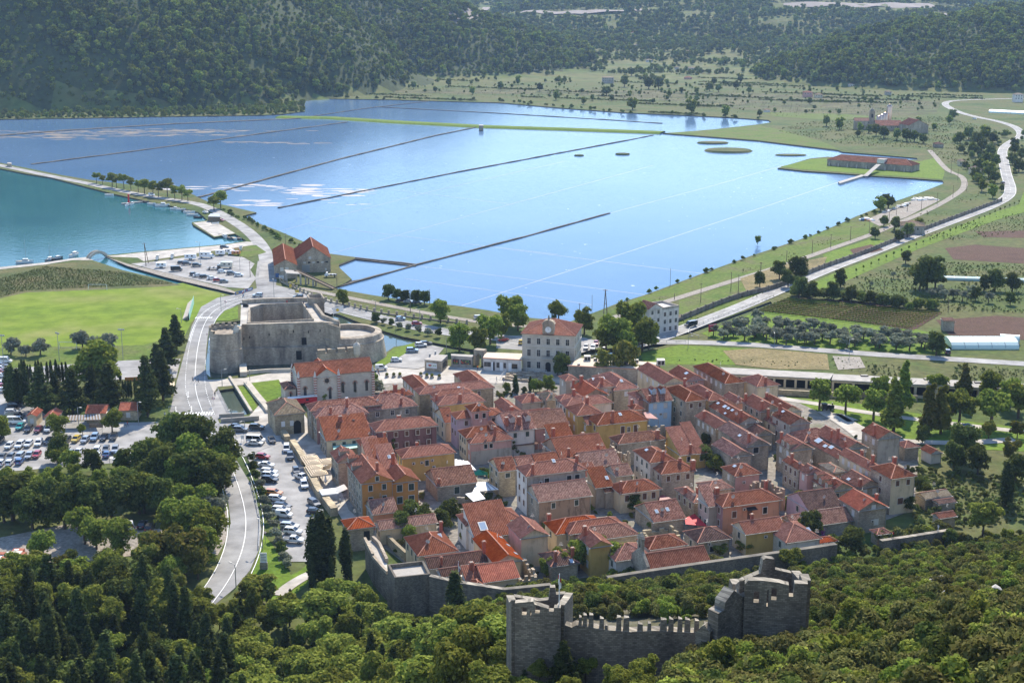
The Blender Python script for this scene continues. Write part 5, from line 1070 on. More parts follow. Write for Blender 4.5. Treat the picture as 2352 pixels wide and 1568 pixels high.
# ---- far monastery, far farm houses
grp = 'far buildings in the valley'
o,a,b = house('D',(820,948),(975,962),(840,910),8,'a','stone','t_old','2x1d','',ga=-8,L2=9,label='old monastery church wing with a domed bell tower',group=grp,name='monastery')
mb = MB(); mb.box(-2.4,-2.4,-1,2.4,2.4,17); q = part('bell_tower',mb,M['stone'],o); q.location = (a - 2.2,2.2,0); mb = MB(); mb.lathe((0,0,17),[(2.3,0),(2.2,.9),(1.5,2.1),(.4,2.8),(.05,3.4)],12); part('dome',mb,M['stone_g'],q)
mb = MB(); mb.box(-.8,-2.46,11,.8,2.46,14.5); part('belfry_opening',mb,M['dor'],q)
house('D',(990,985),(1190,990),(985,945),5,'a','stone','t_mix','4x1d','',ga=-4,L2=16,label='long red roofed winery wing next to the bell tower',group=grp)
house('D',(1190,965),(1275,965),(1188,945),7,'h','s_grey','t_tan','3x2g','',ga=-4,L2=10,pitch=8,label='grey flat block in the monastery yard',group=grp)
house('D',(1245,985),(1400,958),(1240,975),7,'b','stone','t_mix','','',ga=8,L2=22,label='ivy grown gabled barn at the monastery',group=grp)
tm = MB(); tm.lathe((0,0,0),[(3,0),(3,7),(2.4,7.6),(.2,8.2)],14); tme = tm.mesh('wine_tank',M['steel'],True)
for i,(x,s) in enumerate(((1038,.85),(1060,.9),(1085,1.0),(1116,1.7))):
    p = at('D',x,990 - 6 * i); q = ob('wine_tank',tme,None,(p.x,p.y + 14,0)); q.scale = (.9,.9,s * 1.3); tag(q,('first copper coloured tank, closest to the bell tower','second copper coloured tank from the bell tower','third copper coloured tank, beside the tallest one','tallest copper coloured tank behind the winery roof')[i],'tank','wine tanks')
def farm(c,n,r,he,lab,wall='s_white',roof='t_mix',kind='h',L2=8,win='3x1g',ga=-3,pitch=20):
    P = T(*px(c,*n)); b = P.z; nz = b + he; y = n[1] - he * scale_at(P) * .97 / _q * CROP[c][2]
    return house(c,(n[0],y),(r,y),(n[0],y - 5),nz,kind,wall,roof,win,'',ga=ga,L2=L2,base=b,pitch=pitch,label=lab,group=grp)
farm('H',(800,652),892,8,'large grey two storey house at the foot of the dark hill','s_grey','t_tan','h',10,'5x2g',pitch=10)
farm('H',(1460,552),1556,3.5,'long white shed in the valley fields','s_white','t_tan'); farm('H',(1372,543),1402,3,'tiny white hut left of the long white shed','s_white','t_tan')
farm('H',(1145,487),1195,3.5,'white roofed cottage at the wood edge','s_white','t_tan'); farm('H',(1030,272),1110,4,'farthest white cottages high in the valley','s_white','t_mix')
farm('H',(1448,428),1500,6,'grey house with lean-to among the fields','s_grey','t_tan'); farm('H',(1446,622),1506,2.5,'pink roofed shed by the field track','s_pink','t_mix')
farm('H',(1050,365),1076,3,'small pale hut between dark trees','s_white','t_tan'); farm('H',(2075,882),2118,2.5,'white trailer parked beside the far pan shore','s_white','t_tan',win='')
farm('D',(420,762),492,6,'red roofed farmhouse with a porch in the valley','s_pink','t_mix'); farm('D',(510,768),572,4,'cream barn joined to the red roofed farmhouse','s_cream','t_tan')
farm('D',(775,685),818,4,'white cottage at the foot of the eastern hill','s_white','t_tan'); farm('D',(1065,745),1110,4,'grey cottage under the eastern hill','s_grey','t_tan')
farm('D',(2075,800),2146,9,'white house cluster by the far road bend','s_white','t_tan',win='3x2g'); farm('D',(335,360),372,5,'pinkish villa on the wooded valley slope','s_pink','t_mix')
farm('D',(1452,1158),1518,3,'dark open shed by the salt works track','stone_g','t_brown',win=''); farm('D',(1645,1302),1695,3.5,'small cream hut among bushes near the track','s_cream','t_tan')
farm('D',(1738,1372),1815,4,'cottage with tan hipped roof at the track end','s_cream','t_tan',pitch=28); farm('D',(255,612),300,2.6,'low grey hut in the green valley plot','s_grey','t_tan',win='')
house('E',(1183,592),(1368,608),(1255,542),4.4,'h','s_grey','t_tan','2x1g','',ga=-14,L2=12,pitch=16,label='grey bungalow behind the long roadside wall',group=grp)
house('E',(1520,1340),(1605,1345),(1522,1280),4,'m','stone_g','t_brown','','',ga=-3,L2=4,pitch=4,label='stone pump house between vineyard and ploughed field',group=grp)
# house on the road with the ruined red roof
o,a,b = house('K',(1272,935),(1388,880),(1195,905),10,'b','s_white','t_mix','2x3','1x3',ga=33,wk='g',pitch=28,wall2='s_white',label='pale three storey house with rusty red roof at the road',group='houses along the salt pans')
pp = Vector((o.location.x,o.location.y,0)); e1_ = Vector((math.cos(R(33)),math.sin(R(33)),0)); q0 = pp + e1_ * (a + .05); o2 = thing('house','pale flat roofed house with balcony beside the rusty roof','house',q0,R(33),'houses along the salt pans')
L_ = along(at('K',1388,905,9),e1_,x=px('K',1528,0)[0]); mb = MB(); mb.box(0,0,-1,L_,10,9); part('wall',mb,M['s_white'],o2); mb = MB()
for a0 in ((0,0,L_,.3),(0,9.7,L_,10),(0,.3,.3,9.7),(L_ - .3,.3,L_,9.7)): mb.box(a0[0],a0[1],9,a0[2],a0[3],9.9)
part('parapet',mb,M['s_grey'],o2)
for r_ in range(3):
    for i in range(3): window(o2,L_ * (i + .5) / 3,0,6.4 - r_ * 2.9,'f','g',1.0,1.5)
mb = MB(); mb.box(L_,.5,4.6,L_ + 1.6,4,4.8); mb.box(L_ + 1.5,.5,4.8,L_ + 1.6,4,5.7); part('balcony',mb,M['s_grey'],o2)
# greenhouses
M['glassy'] = plain('old_glazing',(.30,.40,.35),.25)
def polytunnel(c,A,B,w,label,k=1):
    p,q = at(c,*A),at(c,*B); d = q - p; L = d.length; o = thing('greenhouse',label,'greenhouse',p,math.atan2(d.y,d.x)); o.scale.z = k; mb = MB(); n = 8
    mb.add([(x,w / 2 - w / 2 * math.cos(math.pi * k / n),.6 + 2.6 * math.sin(math.pi * k / n)) for x in (0,L) for k in range(n + 1)],[(k,k + n + 1,k + n + 2,k + 1) for k in range(n)] + [tuple(range(n,-1,-1)),tuple(range(n + 1,2 * n + 2))]); mb.box(0,0,-.1,L,.05,.6); mb.box(0,w - .05,-.1,L,w,.6); part('cover',mb,M['poly' if k == 1 else 'glassy'],o)
    for i in range(max(3,int(L / 4))):
        r = MB(); x = L * i / max(2,int(L / 4) - 1)
        for k in range(n): r.beam((x,w / 2 - w / 2 * math.cos(math.pi * k / n) * 1.01,.64 + 2.6 * math.sin(math.pi * k / n)),(x,w / 2 - w / 2 * math.cos(math.pi * (k + 1) / n) * 1.01,.64 + 2.6 * math.sin(math.pi * (k + 1) / n)),.12,.08)
        part('hoop',r,M['metal'],o)
polytunnel('E',(1580,1565),(2110,1565),12,'pale green greenhouse closest to the side road'); polytunnel('E',(1515,1022),(2240,1045),5,'long glasshouse behind the grey olive bushes',.5); polytunnel('D',(1870,885),(2180,900),14,'bright plastic tunnel beside the far winding road')
polytunnel('E',(1960,1520),(2110,1530),5,'little white tunnel behind the pale green greenhouse')
# ---- town walls on the slope side
def rampart(pts,t,label,top=None,name='town_wall'):
    P = [at(c,x,y,z) for c,x,y,z in pts]; o = thing(name,label,'wall'); mb = MB(); cp = MB()
    Q = []
    for a_,b_ in zip(P,P[1:]):
        n = max(1,int((b_ - a_).length / 4)); Q += [a_.lerp(b_,i / n) for i in range(n)]
    Q.append(P[-1]); A,B = offset(Q,t / 2),offset(Q,-t / 2); rr = random.Random(len(Q))
    for i in range(len(Q) - 1):
        zb = min(0,h_near(Q[i].x,Q[i].y)) - 1.5; z0,z1 = Q[i].z,Q[i + 1].z
        mb.add([(A[i].x,A[i].y,zb),(A[i + 1].x,A[i + 1].y,zb),(A[i + 1].x,A[i + 1].y,z1),(A[i].x,A[i].y,z0),(B[i].x,B[i].y,zb),(B[i + 1].x,B[i + 1].y,zb),(B[i + 1].x,B[i + 1].y,z1),(B[i].x,B[i].y,z0)],[(0,1,2,3),(5,4,7,6)])
        cp.add([(A[i].x,A[i].y,z0),(A[i + 1].x,A[i + 1].y,z1),(B[i + 1].x,B[i + 1].y,z1),(B[i].x,B[i].y,z0)],[(0,1,2,3)])
    for q_,i in ((0,0),(1,len(Q) - 1)): mb.add([(A[i].x,A[i].y,-2),(B[i].x,B[i].y,-2),(B[i].x,B[i].y,Q[i].z),(A[i].x,A[i].y,Q[i].z)],[(0,1,2,3)])
    part('wall',mb,M['wallstone'],o); part('coping',cp,M['wallcap'],o); return o
rampart([('Y',1545,642,9),('Y',1755,690,8.5),('X',255,757,8),('X',650,716,8)],1.2,'town wall stretch between the square bastion and the ruin')
rampart([('X',1135,656,8),('X',1460,605,8),('X',1640,578,8),('X',2145,505,8),('W',330,1546,8),('W',765,1482,8)],1.2,'long town wall with pale coping below the chapel')
rampart([('W',1325,1440,3),('W',1700,1385,3),('W',2200,1305,3)],1.2,'eastern town wall where two people walk')
wk = thing('wall_walk','sloping paved wall walk between gatehouse and square bastion','wall'); P = [at('Y',985,352,6.5),at('Y',1055,345,6.5),at('Y',1110,400,6.5),at('Y',1175,520,7),at('Y',1180,610,7),at('Y',1140,570,7),at('Y',1055,480,6.8)]
mb = MB(); mb.prism([(p.x,p.y) for p in P],-1,6.6,0,mt=1); part('wall',mb,[M['wallstone'],M['paving']],wk)
for a_,b_,hh in ((P[0],P[6],.9),(P[6],P[5],.5),(P[5],P[4],.5),(P[1],P[2],1.0),(P[2],P[3],1.0)): mb = MB(); A,B = offset([a_,b_],.3),offset([a_,b_],-.3); mb.prism([(A[0].x,A[0].y),(A[1].x,A[1].y),(B[1].x,B[1].y),(B[0].x,B[0].y)],6.4,6.6 + hh); part('parapet',mb,M['stone'],wk)
bs_ = thing('bastion','square stone bastion with flat sunken top','bastion'); Q = [at('Y',1240,662,9),at('Y',1548,630,9),at('Y',1490,516,9),at('Y',1180,550,9)]
mb = MB(); cen = sum(Q,Vector((0,0,0))) / 4; big = [q + (q - cen) * .06 for q in Q]; mb.add([(p.x,p.y,-1) for p in big] + [(p.x,p.y,8.2) for p in Q],[(0,1,5,4),(1,2,6,5),(2,3,7,6),(3,0,4,7)]); mb.add([(p.x,p.y,8.2) for p in Q],[(0,1,2,3)],1); part('wall',mb,[M['wallstone'],M['conc']],bs_)
for i in range(4):
    p,q = Q[i],Q[(i + 1) % 4]; p2,q2 = p + (cen - p) * .12,q + (cen - q) * .12; mb = MB(); mb.prism([(v_.x,v_.y) for v_ in (p,q,q2,p2)],8.0,9 + .01 * i); part('parapet',mb,M['wallstone'],bs_)
# lane walls of the west square
fence_wall('lane_wall',[at('3',535,270),at('3',620,400),at('3',680,500)],1.6,2.2,M['stone_y'],'thick rubble wall beside the striped parasols','wall'); fence_wall('lane_wall',[at('3',720,620),at('3',800,760),at('3',860,880),at('3',960,1010),at('3',1060,1140)],1.8,2.2,M['stone_y'],'long rubble wall between the car park and the west square','wall')
fence_wall('lane_wall',[at('3',350,60),at('3',385,110)],1.6,1.6,M['stone_y'],'short rubble stub closest to the pantile hall','wall'); fence_wall('lane_wall',[at('3',420,130),at('3',470,215)],1.6,1.8,M['stone_y'],'short rubble stub facing the paved gap','wall')
fence_wall('garden_wall',[at('T',700,1030),at('T',760,1150),at('T',900,1290),at('T',1020,1400)],.8,2.4,M['stone_y'],'curving rubble wall of the lemon tree garden','wall')
# ruins
def ruin(c,n,r,l,he,label,m='stone_g',seed=1):
    P = at(c,*n,he); L1 = along(P,E1,x=px(c,*r)[0]); L2 = along(P,E2,y=px(c,*l)[1]); o = thing('ruined_house',label,'ruin',(P.x,P.y,0),GA); rr = random.Random(seed)
    for nm,a_,b_ in (('front_wall',(0,0),(L1,0)),('side_wall',(0,.5),(0,L2)),('side_wall',(L1,.5),(L1,L2)),('rear_wall',(.5,L2),(L1 - .5,L2))):
        mb = MB(); k = 6; p,q = Vector((*a_,0)),Vector((*b_,0)); d = (q - p) / k; nn = Vector((-d.y,d.x,0)).normalized() * .3
        for i in range(k):
            a0,a1 = p + d * i,p + d * (i + 1); mb.prism([(v_.x,v_.y) for v_ in (a0 - nn,a1 - nn,a1 + nn,a0 + nn)],-1,he * rr.uniform(.6,1.05))
        part(nm,mb,M[m],o)
    return o
ruin('V',(1790,520),(2010,480),(1610,380),5.5,'roofless house under repair with stacked timber inside','s_brown',3); ruin('T',(1690,720),(2030,640),(1280,600),3.2,'roofless stone shell beside the white awning','stone_g',5)
ruin('X',(375,640),(530,600),(320,520),4,'tumbled ruin with broken stair edge near the bastion','stone',7); ruin('6',(1370,1120),(1700,1060),(1365,960),4.4,'roofless rubble enclosure below the pale blue house','stone_g',9)
ruin('V',(320,1090),(690,1050),(190,990),3,'roofless walled yard full of pink oleander','stone_y',11); ruin('7',(1500,1290),(1800,1260),(1420,1190),4,'old stone shell between the dormer houses','stone_g',13)
ruin('6',(880,1290),(1010,1270),(860,1180),6,'narrow roofless gable hung with ivy','stone',15); ruin('T',(1050,700),(1210,690),(980,640),1.8,'broken garden shell below the orange gables','stone_g',17)
# chapel with bell-cote
o,a,b = house('V',(300,1545),(1072,1322),(245,1268),4.6,'a','stone_g','t_red','','',L2=8,pitch=34,label='chapel with steep ribbed red roof and a small bell gable',name='chapel')
bc = MB(); bc.box(-.5,0,4,.2,8,6.2); bc.add([(-.5,y,6.2) for y in (0,8)] + [(-.5,4,9.2)] + [(.2,y,6.2) for y in (0,8)] + [(.2,4,9.2)],[(0,2,1),(3,4,5),(0,3,5,2),(2,5,4,1)])
for y0,y1 in ((3.0,3.5),(4.5,5.0)): bc.box(-.5,y0,8.4,.2,y1,11)
bc.box(-.55,2.8,11,.25,5.2,11.3); bc.add([(-.55,2.8,11.3),(-.55,5.2,11.3),(-.55,4,12.4),(.25,2.8,11.3),(.25,5.2,11.3),(.25,4,12.4)],[(0,2,1),(3,4,5),(0,3,5,2),(2,5,4,1)]); bco = part('bell_gable',bc,M['stone_g'],o)
mb = MB(); mb.lathe((-.15,4,9.2),[(.42,0),(.3,.3),(.2,.8),(.05,.9)],10); part('bell',mb,M['black'],bco)
# ---- ruined wall towers and the crenellated wall on the slope
def slab(parent,name,A,B,t,zt_list,zb,m='wallstone',holes=()):
    "a wall from A to B whose top follows zt_list [(fraction, height)]; holes (f0, f1, z0, z1) go through"
    d = B - A; d.z = 0; L = d.length; d.normalize(); n = Vector((-d.y,d.x,0)) * t / 2; mb = MB(); cuts = sorted({0,1} | {f for f,_ in zt_list} | {f for h_ in holes for f in h_[:2]})
    for f0,f1 in zip(cuts,cuts[1:]):
        if f1 - f0 < 1e-4: continue
        p,q = A + d * f0 * L,A + d * f1 * L; z0,z1 = interp(zt_list,f0 + 1e-4),interp(zt_list,f1 - 1e-4); segs = [(zb,zb,z0,z1)]
        for h_ in holes:
            if h_[0] - 1e-5 <= f0 and f1 <= h_[1] + 1e-5: segs = [(zb,zb,h_[2],h_[2]),(h_[3],h_[3],z0,z1)]
        for b0,b1,t0,t1 in segs:
            if t0 - b0 < .02 and t1 - b1 < .02: continue
            mb.add([(*(p - n).xy,b0),(*(q - n).xy,b1),(*(q + n).xy,b1),(*(p + n).xy,b0),(*(p - n).xy,t0),(*(q - n).xy,t1),(*(q + n).xy,t1),(*(p + n).xy,t0)],[(0,1,5,4),(1,2,6,5),(2,3,7,6),(3,0,4,7)]); mb.add(mb.v[-4:],[(0,1,2,3)],1)
    return part(name,mb,[M[m],M['wallcap']],parent)
Y1 = 150.0
A,B = RY('X',345,868,Y1),RY('X',737,895,Y1 - .5); C = RY('X',300,812,Y1 + 7); D = RY('X',640,800,Y1 + 7); zt1 = A.z; zb1 = 40
t1 = thing('ruined_tower','square ruined wall tower with a red and white flag','tower')
zz = lambda y: RY('X',500,y,Y1).z; zr = lambda y: RY('X',500,y,Y1 + 7).z
slab(t1,'front_wall',A,B,.9,[(0,zz(868)),(.08,zz(862)),(.36,zz(848)),(.40,zz(845)),(.43,zz(870)),(.70,zz(900)),(.74,zz(905)),(.745,zz(925)),(.85,zz(925)),(.855,zz(893)),(1,zz(893))],zb1,holes=((.15,.26,zz(965),zz(900)),(.34,.36,zz(970),zz(920)),(.44,.55,zz(945),zz(885))))
slab(t1,'side_wall',A + Vector((0,.46,0)),C,.9,[(0,zz(868)),(.4,(zz(868) + zr(812)) / 2 - .3),(1,zr(812))],zb1); slab(t1,'side_wall',B + Vector((0,.46,0)),D + Vector((2.4,0,0)),.9,[(0,zz(893)),(.5,(zz(893) + zr(800)) / 2),(1,zr(790))],zb1); slab(t1,'rear_wall',C + Vector((.5,0,0)),D + Vector((1.9,0,0)),.8,[(0,zr(815)),(.5,zr(850)),(.68,zr(840)),(.7,zr(735)),(.8,zr(735)),(.82,zr(795)),(1,zr(790))],zb1)
mb = MB(); mb.prism([(p.x,p.y) for p in (A + Vector((.4,.5,0)),B + Vector((-.4,.5,0)),D + Vector((1.8,-.4,0)),C + Vector((.4,-.4,0)))],zb1,zr(985) + .5); part('platform',mb,M['wallstone'],t1)
cw = thing('crenellated_wall','ragged crenellated stone wall joining the two ruined towers','wall'); W0,W1 = RY('X',735,1035,Y1 + 1),RY('X',2060,1120,Y1 + 1); nwy = lambda x: 1035 + (x - 735) * .0642
slab(cw,'wall',W0,W1,1.3,[(0,W0.z),(.07,W0.z - .5),(.1,W0.z - .2),(.3,lerp(W0.z,W1.z,.3) - .45),(.45,lerp(W0.z,W1.z,.45) - .5),(.6,lerp(W0.z,W1.z,.6) - .15),(.8,lerp(W0.z,W1.z,.8) - .1),(1,W1.z)],zb1)
rr = random.Random(3)
for x0,x1,y in ((888,918,988),(925,962,968),(975,1018,968),(1066,1108,998),(1110,1140,1055),(1212,1256,990),(1272,1324,994),(1392,1440,1042),(1478,1512,1040),(1588,1646,1010),(1660,1704,1000),(1738,1780,1002),(1798,1848,1006),(1880,1922,1016),(1958,2012,1042)):
    p,q = RY('X',x0,y,Y1 + 1),RY('X',x1,y + rr.uniform(-6,8),Y1 + 1); w_ = q.x - p.x; zb = RY('X',x0,nwy(x0) + 60,Y1 + 1).z; mb = MB(); mb.add([(0,-.55,zb),(w_,-.55,zb),(w_,.25,zb),(0,.25,zb),(.05,-.5,p.z),(w_ - .05,-.5,q.z),(w_ - .08,.2,q.z - .1),(.1,.2,p.z + .05)],[(0,1,5,4),(1,2,6,5),(2,3,7,6),(3,0,4,7)]); mb.add(mb.v[-4:],[(0,1,2,3)],1); o = part('merlon',mb,[M['wallstone'],M['wallcap']],cw); o.location = (p.x,p.y,0)
t2 = thing('ruined_tower','larger ruined wall tower with two window holes and broken top','tower'); Y2 = 150.0
A,B = RY('Z',186,392,Y2),RY('Z',447,378,Y2 - 1); C = RY('Z',135,360,Y2 + 6); D = RY('Z',395,350,Y2 + 7); zz = lambda y: RY('Z',320,y,Y2).z; zr = lambda y: RY('Z',320,y,Y2 + 6.5).z
slab(t2,'front_wall',A,B,1.0,[(0,zz(392)),(.05,zz(376)),(.3,zz(373)),(.55,zz(378)),(.7,zz(386)),(.71,zz(432)),(.78,zz(432)),(.79,zz(378)),(1,zz(376))],42,holes=((.15,.24,zz(465),zz(418)),(.36,.385,zz(478),zz(410)),(.43,.52,zz(450),zz(402))))
slab(t2,'side_wall',A + Vector((0,.52,0)),C,1.0,[(0,zz(392)),(.3,zz(410) - .6),(.6,zr(432)),(.62,zr(362)),(.9,zr(362)),(1,zr(415))],42); slab(t2,'side_wall',B + Vector((0,.52,0)),D,1.0,[(0,zz(376)),(.25,zz(376)),(.3,zz(405)),(1,zr(350))],42)
slab(t2,'rear_wall',C + Vector((.5,0,0)),D + Vector((-.5,0,0)),.9,[(0,zr(385)),(.1,zr(372)),(.42,zr(345)),(.45,zr(292)),(.5,zr(285)),(.66,zr(292)),(.68,zr(335)),(1,zr(355))],42)
mb = MB(); mb.prism([(p.x,p.y) for p in (A + Vector((.45,.55,0)),B + Vector((-.45,.6,0)),D + Vector((-.5,-.5,0)),C + Vector((.5,-.4,0)))],42,zr(475)); part('platform',mb,M['wallstone'],t2)
A2,B2 = RY('Z',55,505,Y2 - 2),RY('Z',182,420,Y2 + 1); slab(t2,'stair_wall',A2,B2,1.6,[(0,A2.z - .2),(.2,A2.z),(.22,A2.z + .9),(.5,A2.z + 2),(.8,B2.z - .4),(1,B2.z)],42)
A2,B2 = RY('Z',-10,560,Y2 - 1),RY('Z',52,560,Y2 - 2); slab(t2,'stub_wall',A2,B2,1.2,[(0,A2.z - 1),(.4,A2.z),(.6,A2.z + .3),(1,A2.z - .5)],42)
# ------------------------------------------------------------------ vehicles
PAINT = {}
def paint(c):
    if c not in PAINT:
        m,t,b,o = nodes(c.replace(' ','_') + '_paint'); b.inputs['Base Color'].default_value = (*{'white': (.72,.72,.70),'silver': (.42,.44,.46),'grey': (.16,.17,.18),'dark grey': (.06,.065,.07),'black': (.018,.018,.02),'red': (.38,.02,.025),'dark red': (.16,.02,.025),'blue': (.05,.12,.28),'pale blue': (.28,.38,.48),'orange': (.55,.20,.035),'yellow': (.62,.42,.03),'teal': (.03,.32,.30),'cream': (.62,.57,.46)}[c],1)
        b.inputs['Roughness'].default_value = .32; b.inputs['Coat Weight'].default_value = .6; b.inputs['Metallic'].default_value = .35 if c in ('silver','grey','pale blue') else 0; PAINT[c] = m
    return PAINT[c]
# side outline: (x, z_low, z_high, half width low, half width high); cabin the same
SHAPES = {'hatchback': (4.1,.86,[(-2.05,.3,.75),(-1.9,.25,.95),(-.6,.22,.98),(1.0,.22,.92),(1.85,.25,.78),(2.05,.3,.6)],[(-1.95,.95),(-1.45,1.46),(.2,1.48),(1.05,.92)]),
          'saloon': (4.6,.88,[(-2.3,.32,.8),(-2.2,.25,.95),(-.6,.22,.97),(1.1,.22,.9),(2.1,.25,.75),(2.3,.32,.58)],[(-1.75,.95),(-1.1,1.42),(.3,1.43),(1.15,.9)]),
          'suv': (4.5,.93,[(-2.25,.38,.9),(-2.15,.3,1.05),(-.6,.3,1.1),(1.1,.3,1.05),(2.1,.32,.92),(2.25,.38,.7)],[(-2.15,1.05),(-1.8,1.68),(.2,1.7),(1.1,1.06)]),
          'estate': (4.7,.88,[(-2.35,.32,.85),(-2.25,.25,.97),(-.6,.22,.99),(1.2,.22,.92),(2.2,.25,.77),(2.35,.32,.6)],[(-2.3,.96),(-1.95,1.45),(.3,1.47),(1.2,.92)]),
          'small_van': (4.2,.9,[(-2.1,.35,1.0),(-2.05,.28,1.1),(-.4,.28,1.1),(1.0,.28,1.05),(1.9,.3,.9),(2.1,.35,.65)],[(-2.08,1.1),(-2.0,1.82),(.5,1.8),(1.2,1.06)]),
          'minibus': (5.4,1.0,[(-2.7,.38,1.1),(-2.68,.3,1.25),(-.4,.3,1.25),(1.4,.3,1.2),(2.5,.32,1.0),(2.7,.38,.7)],[(-2.68,1.25),(-2.6,2.25),(1.2,2.2),(1.95,1.2)]),
          'pickup_truck': (5.1,.92,[(-2.55,.5,.8),(-2.5,.42,1.02),(-.5,.4,1.02),(1.3,.4,1.05),(2.4,.42,.95),(2.55,.48,.7)],[(-.75,1.02),(-.6,1.68),(.6,1.7),(1.3,1.05)])}
CARM = {}
def car_parts(kind):
    if kind in CARM: return CARM[kind]
    L,hw,body,cab = SHAPES[kind]; mb = MB(); vs = []
    for x,z0,z1 in body:
        k = .86 if abs(x) > L / 2 - .06 else 1; zm = z0 + (z1 - z0) * .55
        vs += [(x,-hw * .93 * k,z0),(x,-hw * k,zm),(x,-hw * .95 * k,z1),(x,hw * .95 * k,z1),(x,hw * k,zm),(x,hw * .93 * k,z0)]
    n = len(body); fs = [(6 * i + j,6 * i + (j + 1) % 6,6 * i + 6 + (j + 1) % 6,6 * i + 6 + j) for i in range(n - 1) for j in range(6)] + [tuple(range(5,-1,-1)),tuple(range(6 * n - 6,6 * n))]; mb.add(vs,fs)
    c = cab; y0,y1 = hw * .93,hw * .76; roof = [(c[1][0],c[1][1]),(c[2][0],c[2][1])]
    mb.add([(roof[0][0],-y1,roof[0][1]),(roof[1][0],-y1,roof[1][1]),(roof[1][0],y1,roof[1][1]),(roof[0][0],y1,roof[0][1]),(roof[0][0] - .06,-y1 - .03,roof[0][1] - .08),(roof[1][0] + .08,-y1 - .03,roof[1][1] - .08),(roof[1][0] + .08,y1 + .03,roof[1][1] - .08),(roof[0][0] - .06,y1 + .03,roof[0][1] - .08)],[(0,1,2,3),(0,4,5,1),(1,5,6,2),(2,6,7,3),(3,7,4,0)])
    for s in (-1,1):     # pillars
        for t,w_ in ((0,.1),(.45,.07),(1,.1)):
            xb = lerp(c[0][0],c[3][0],t); xt = lerp(c[1][0],c[2][0],t); zb = lerp(c[0][1],c[3][1],t); mb.beam((xb,s * (y0 + .0),zb),(xt,s * (y1 + .0),lerp(c[1][1],c[2][1],t) - .04),.08,w_)
    if kind == 'small_van': mb.add([(c[0][0],s * (y0 + .015),c[0][1]) for s in (-1,)] + [(lerp(c[0][0],c[3][0],.42),-(y0 + .015),1.08),(lerp(c[1][0],c[2][0],.42),-(y1 + .015),1.8),(c[1][0],-(y1 + .015),1.8),(c[0][0],y0 + .015,c[0][1]),(lerp(c[0][0],c[3][0],.42),y0 + .015,1.08),(lerp(c[1][0],c[2][0],.42),y1 + .015,1.8),(c[1][0],y1 + .015,1.8)],[(0,1,2,3),(7,6,5,4)])
    if kind == 'pickup_truck': mb.add([(-2.4,-hw * .8,1.025),(-.8,-hw * .8,1.025),(-.8,hw * .8,1.025),(-2.4,hw * .8,1.025)],[(0,1,2,3)],1)
    g = MB(); g.add([(c[0][0],-y0 + .01,c[0][1]),(c[3][0],-y0 + .01,c[3][1]),(c[3][0],y0 - .01,c[3][1]),(c[0][0],y0 - .01,c[0][1]),(c[1][0],-y1 + .01,c[1][1] - .05),(c[2][0],-y1 + .01,c[2][1] - .05),(c[2][0],y1 - .01,c[2][1] - .05),(c[1][0],y1 - .01,c[1][1] - .05)],[(0,1,5,4),(1,2,6,5),(2,3,7,6),(3,0,4,7)])
    w_ = MB(); w_.tube((0,-.11,0),(0,.11,0),.32,.32,12); rm = MB(); rm.tube((0,-.118,0),(0,.118,0),.2,.2,8)
    hl = MB(); hl.box(-.06,-.18,-.08,.03,.18,.08); bp = MB(); bp.box(-.05,-hw * .8,0,.05,hw * .8,.2); pl = MB(); pl.box(-.01,-.26,-.06,.02,.26,.06)
    CARM[kind] = dict(body=(mb.v,mb.f,mb.m),glass=g.mesh('windows',M['glass']),tyre=w_.mesh('tyre',M['rub']),rim=rm.mesh('rim',M['metal']),light=hl.mesh('headlight',M['frame']),tail=hl.mesh('tail_light',M['red']),bump=bp.mesh('bumper',M['black']),plate=pl.mesh('number_plate',M['white']),cache={}); return CARM[kind]
CARP = {}
def car(kind,colour,p,deg,group,label=None):
    key = (kind,colour); name = {'hatchback': 'parked_car','saloon': 'parked_car','suv': 'parked_car','estate': 'parked_car','small_van': 'parked_van','minibus': 'minibus','pickup_truck': 'pickup_truck'}[kind]
    cat = {'small_van': 'van','minibus': 'minibus','pickup_truck': 'pickup'}.get(kind,'car'); lab = label or f'{colour} {kind.replace("_", " ")}' + (' car' if cat == 'car' and kind != 'saloon' else '') + ' parked'
    z = LAY[3] + .1
    if key in CARP: o = dup(CARP[key],p + Vector((0,0,z)),R(deg))
    else:
        q = car_parts(kind); L,hw,body,cab = SHAPES[kind]; o = ob(name,None,None,p + Vector((0,0,z)),R(deg)); mb = MB(); mb.v,mb.f,mb.m = q['body']; b = part('body',mb,[paint(colour),M['black']],o); ob('windows',q['glass'],o)
        for x in (-L * .29,L * .31):
            for s in (-1,1): w_ = ob('wheel',q['tyre'],o,(x,s * (hw - .1),.32)); ob('rim',q['rim'],w_)
        for s in (-1,1): ob('headlight',q['light'],o,(L / 2 - .1,s * hw * .62,body[-1][2] * .5 + .38)); ob('tail_light',q['tail'],o,(-L / 2 + .05,s * hw * .7,body[0][2] + .0))
        ob('bumper',q['bump'],o,(L / 2 - .04,0,.34)); ob('number_plate',q['plate'],o,(L / 2 + .02,0,.46)); ob('number_plate',q['plate'],o,(-L / 2 - .02,0,.6)); CARP[key] = o
    o.name = name; return tag(o,lab,cat,group,label is None)
def cars(c,lst,group):
    for t in lst: car(t[3],t[2],at(c,t[0],t[1]),t[4],group,t[5] if len(t) > 5 else None)
H_,S_,U_,E_,V_,B_,K_ = 'hatchback','saloon','suv','estate','small_van','minibus','pickup_truck'
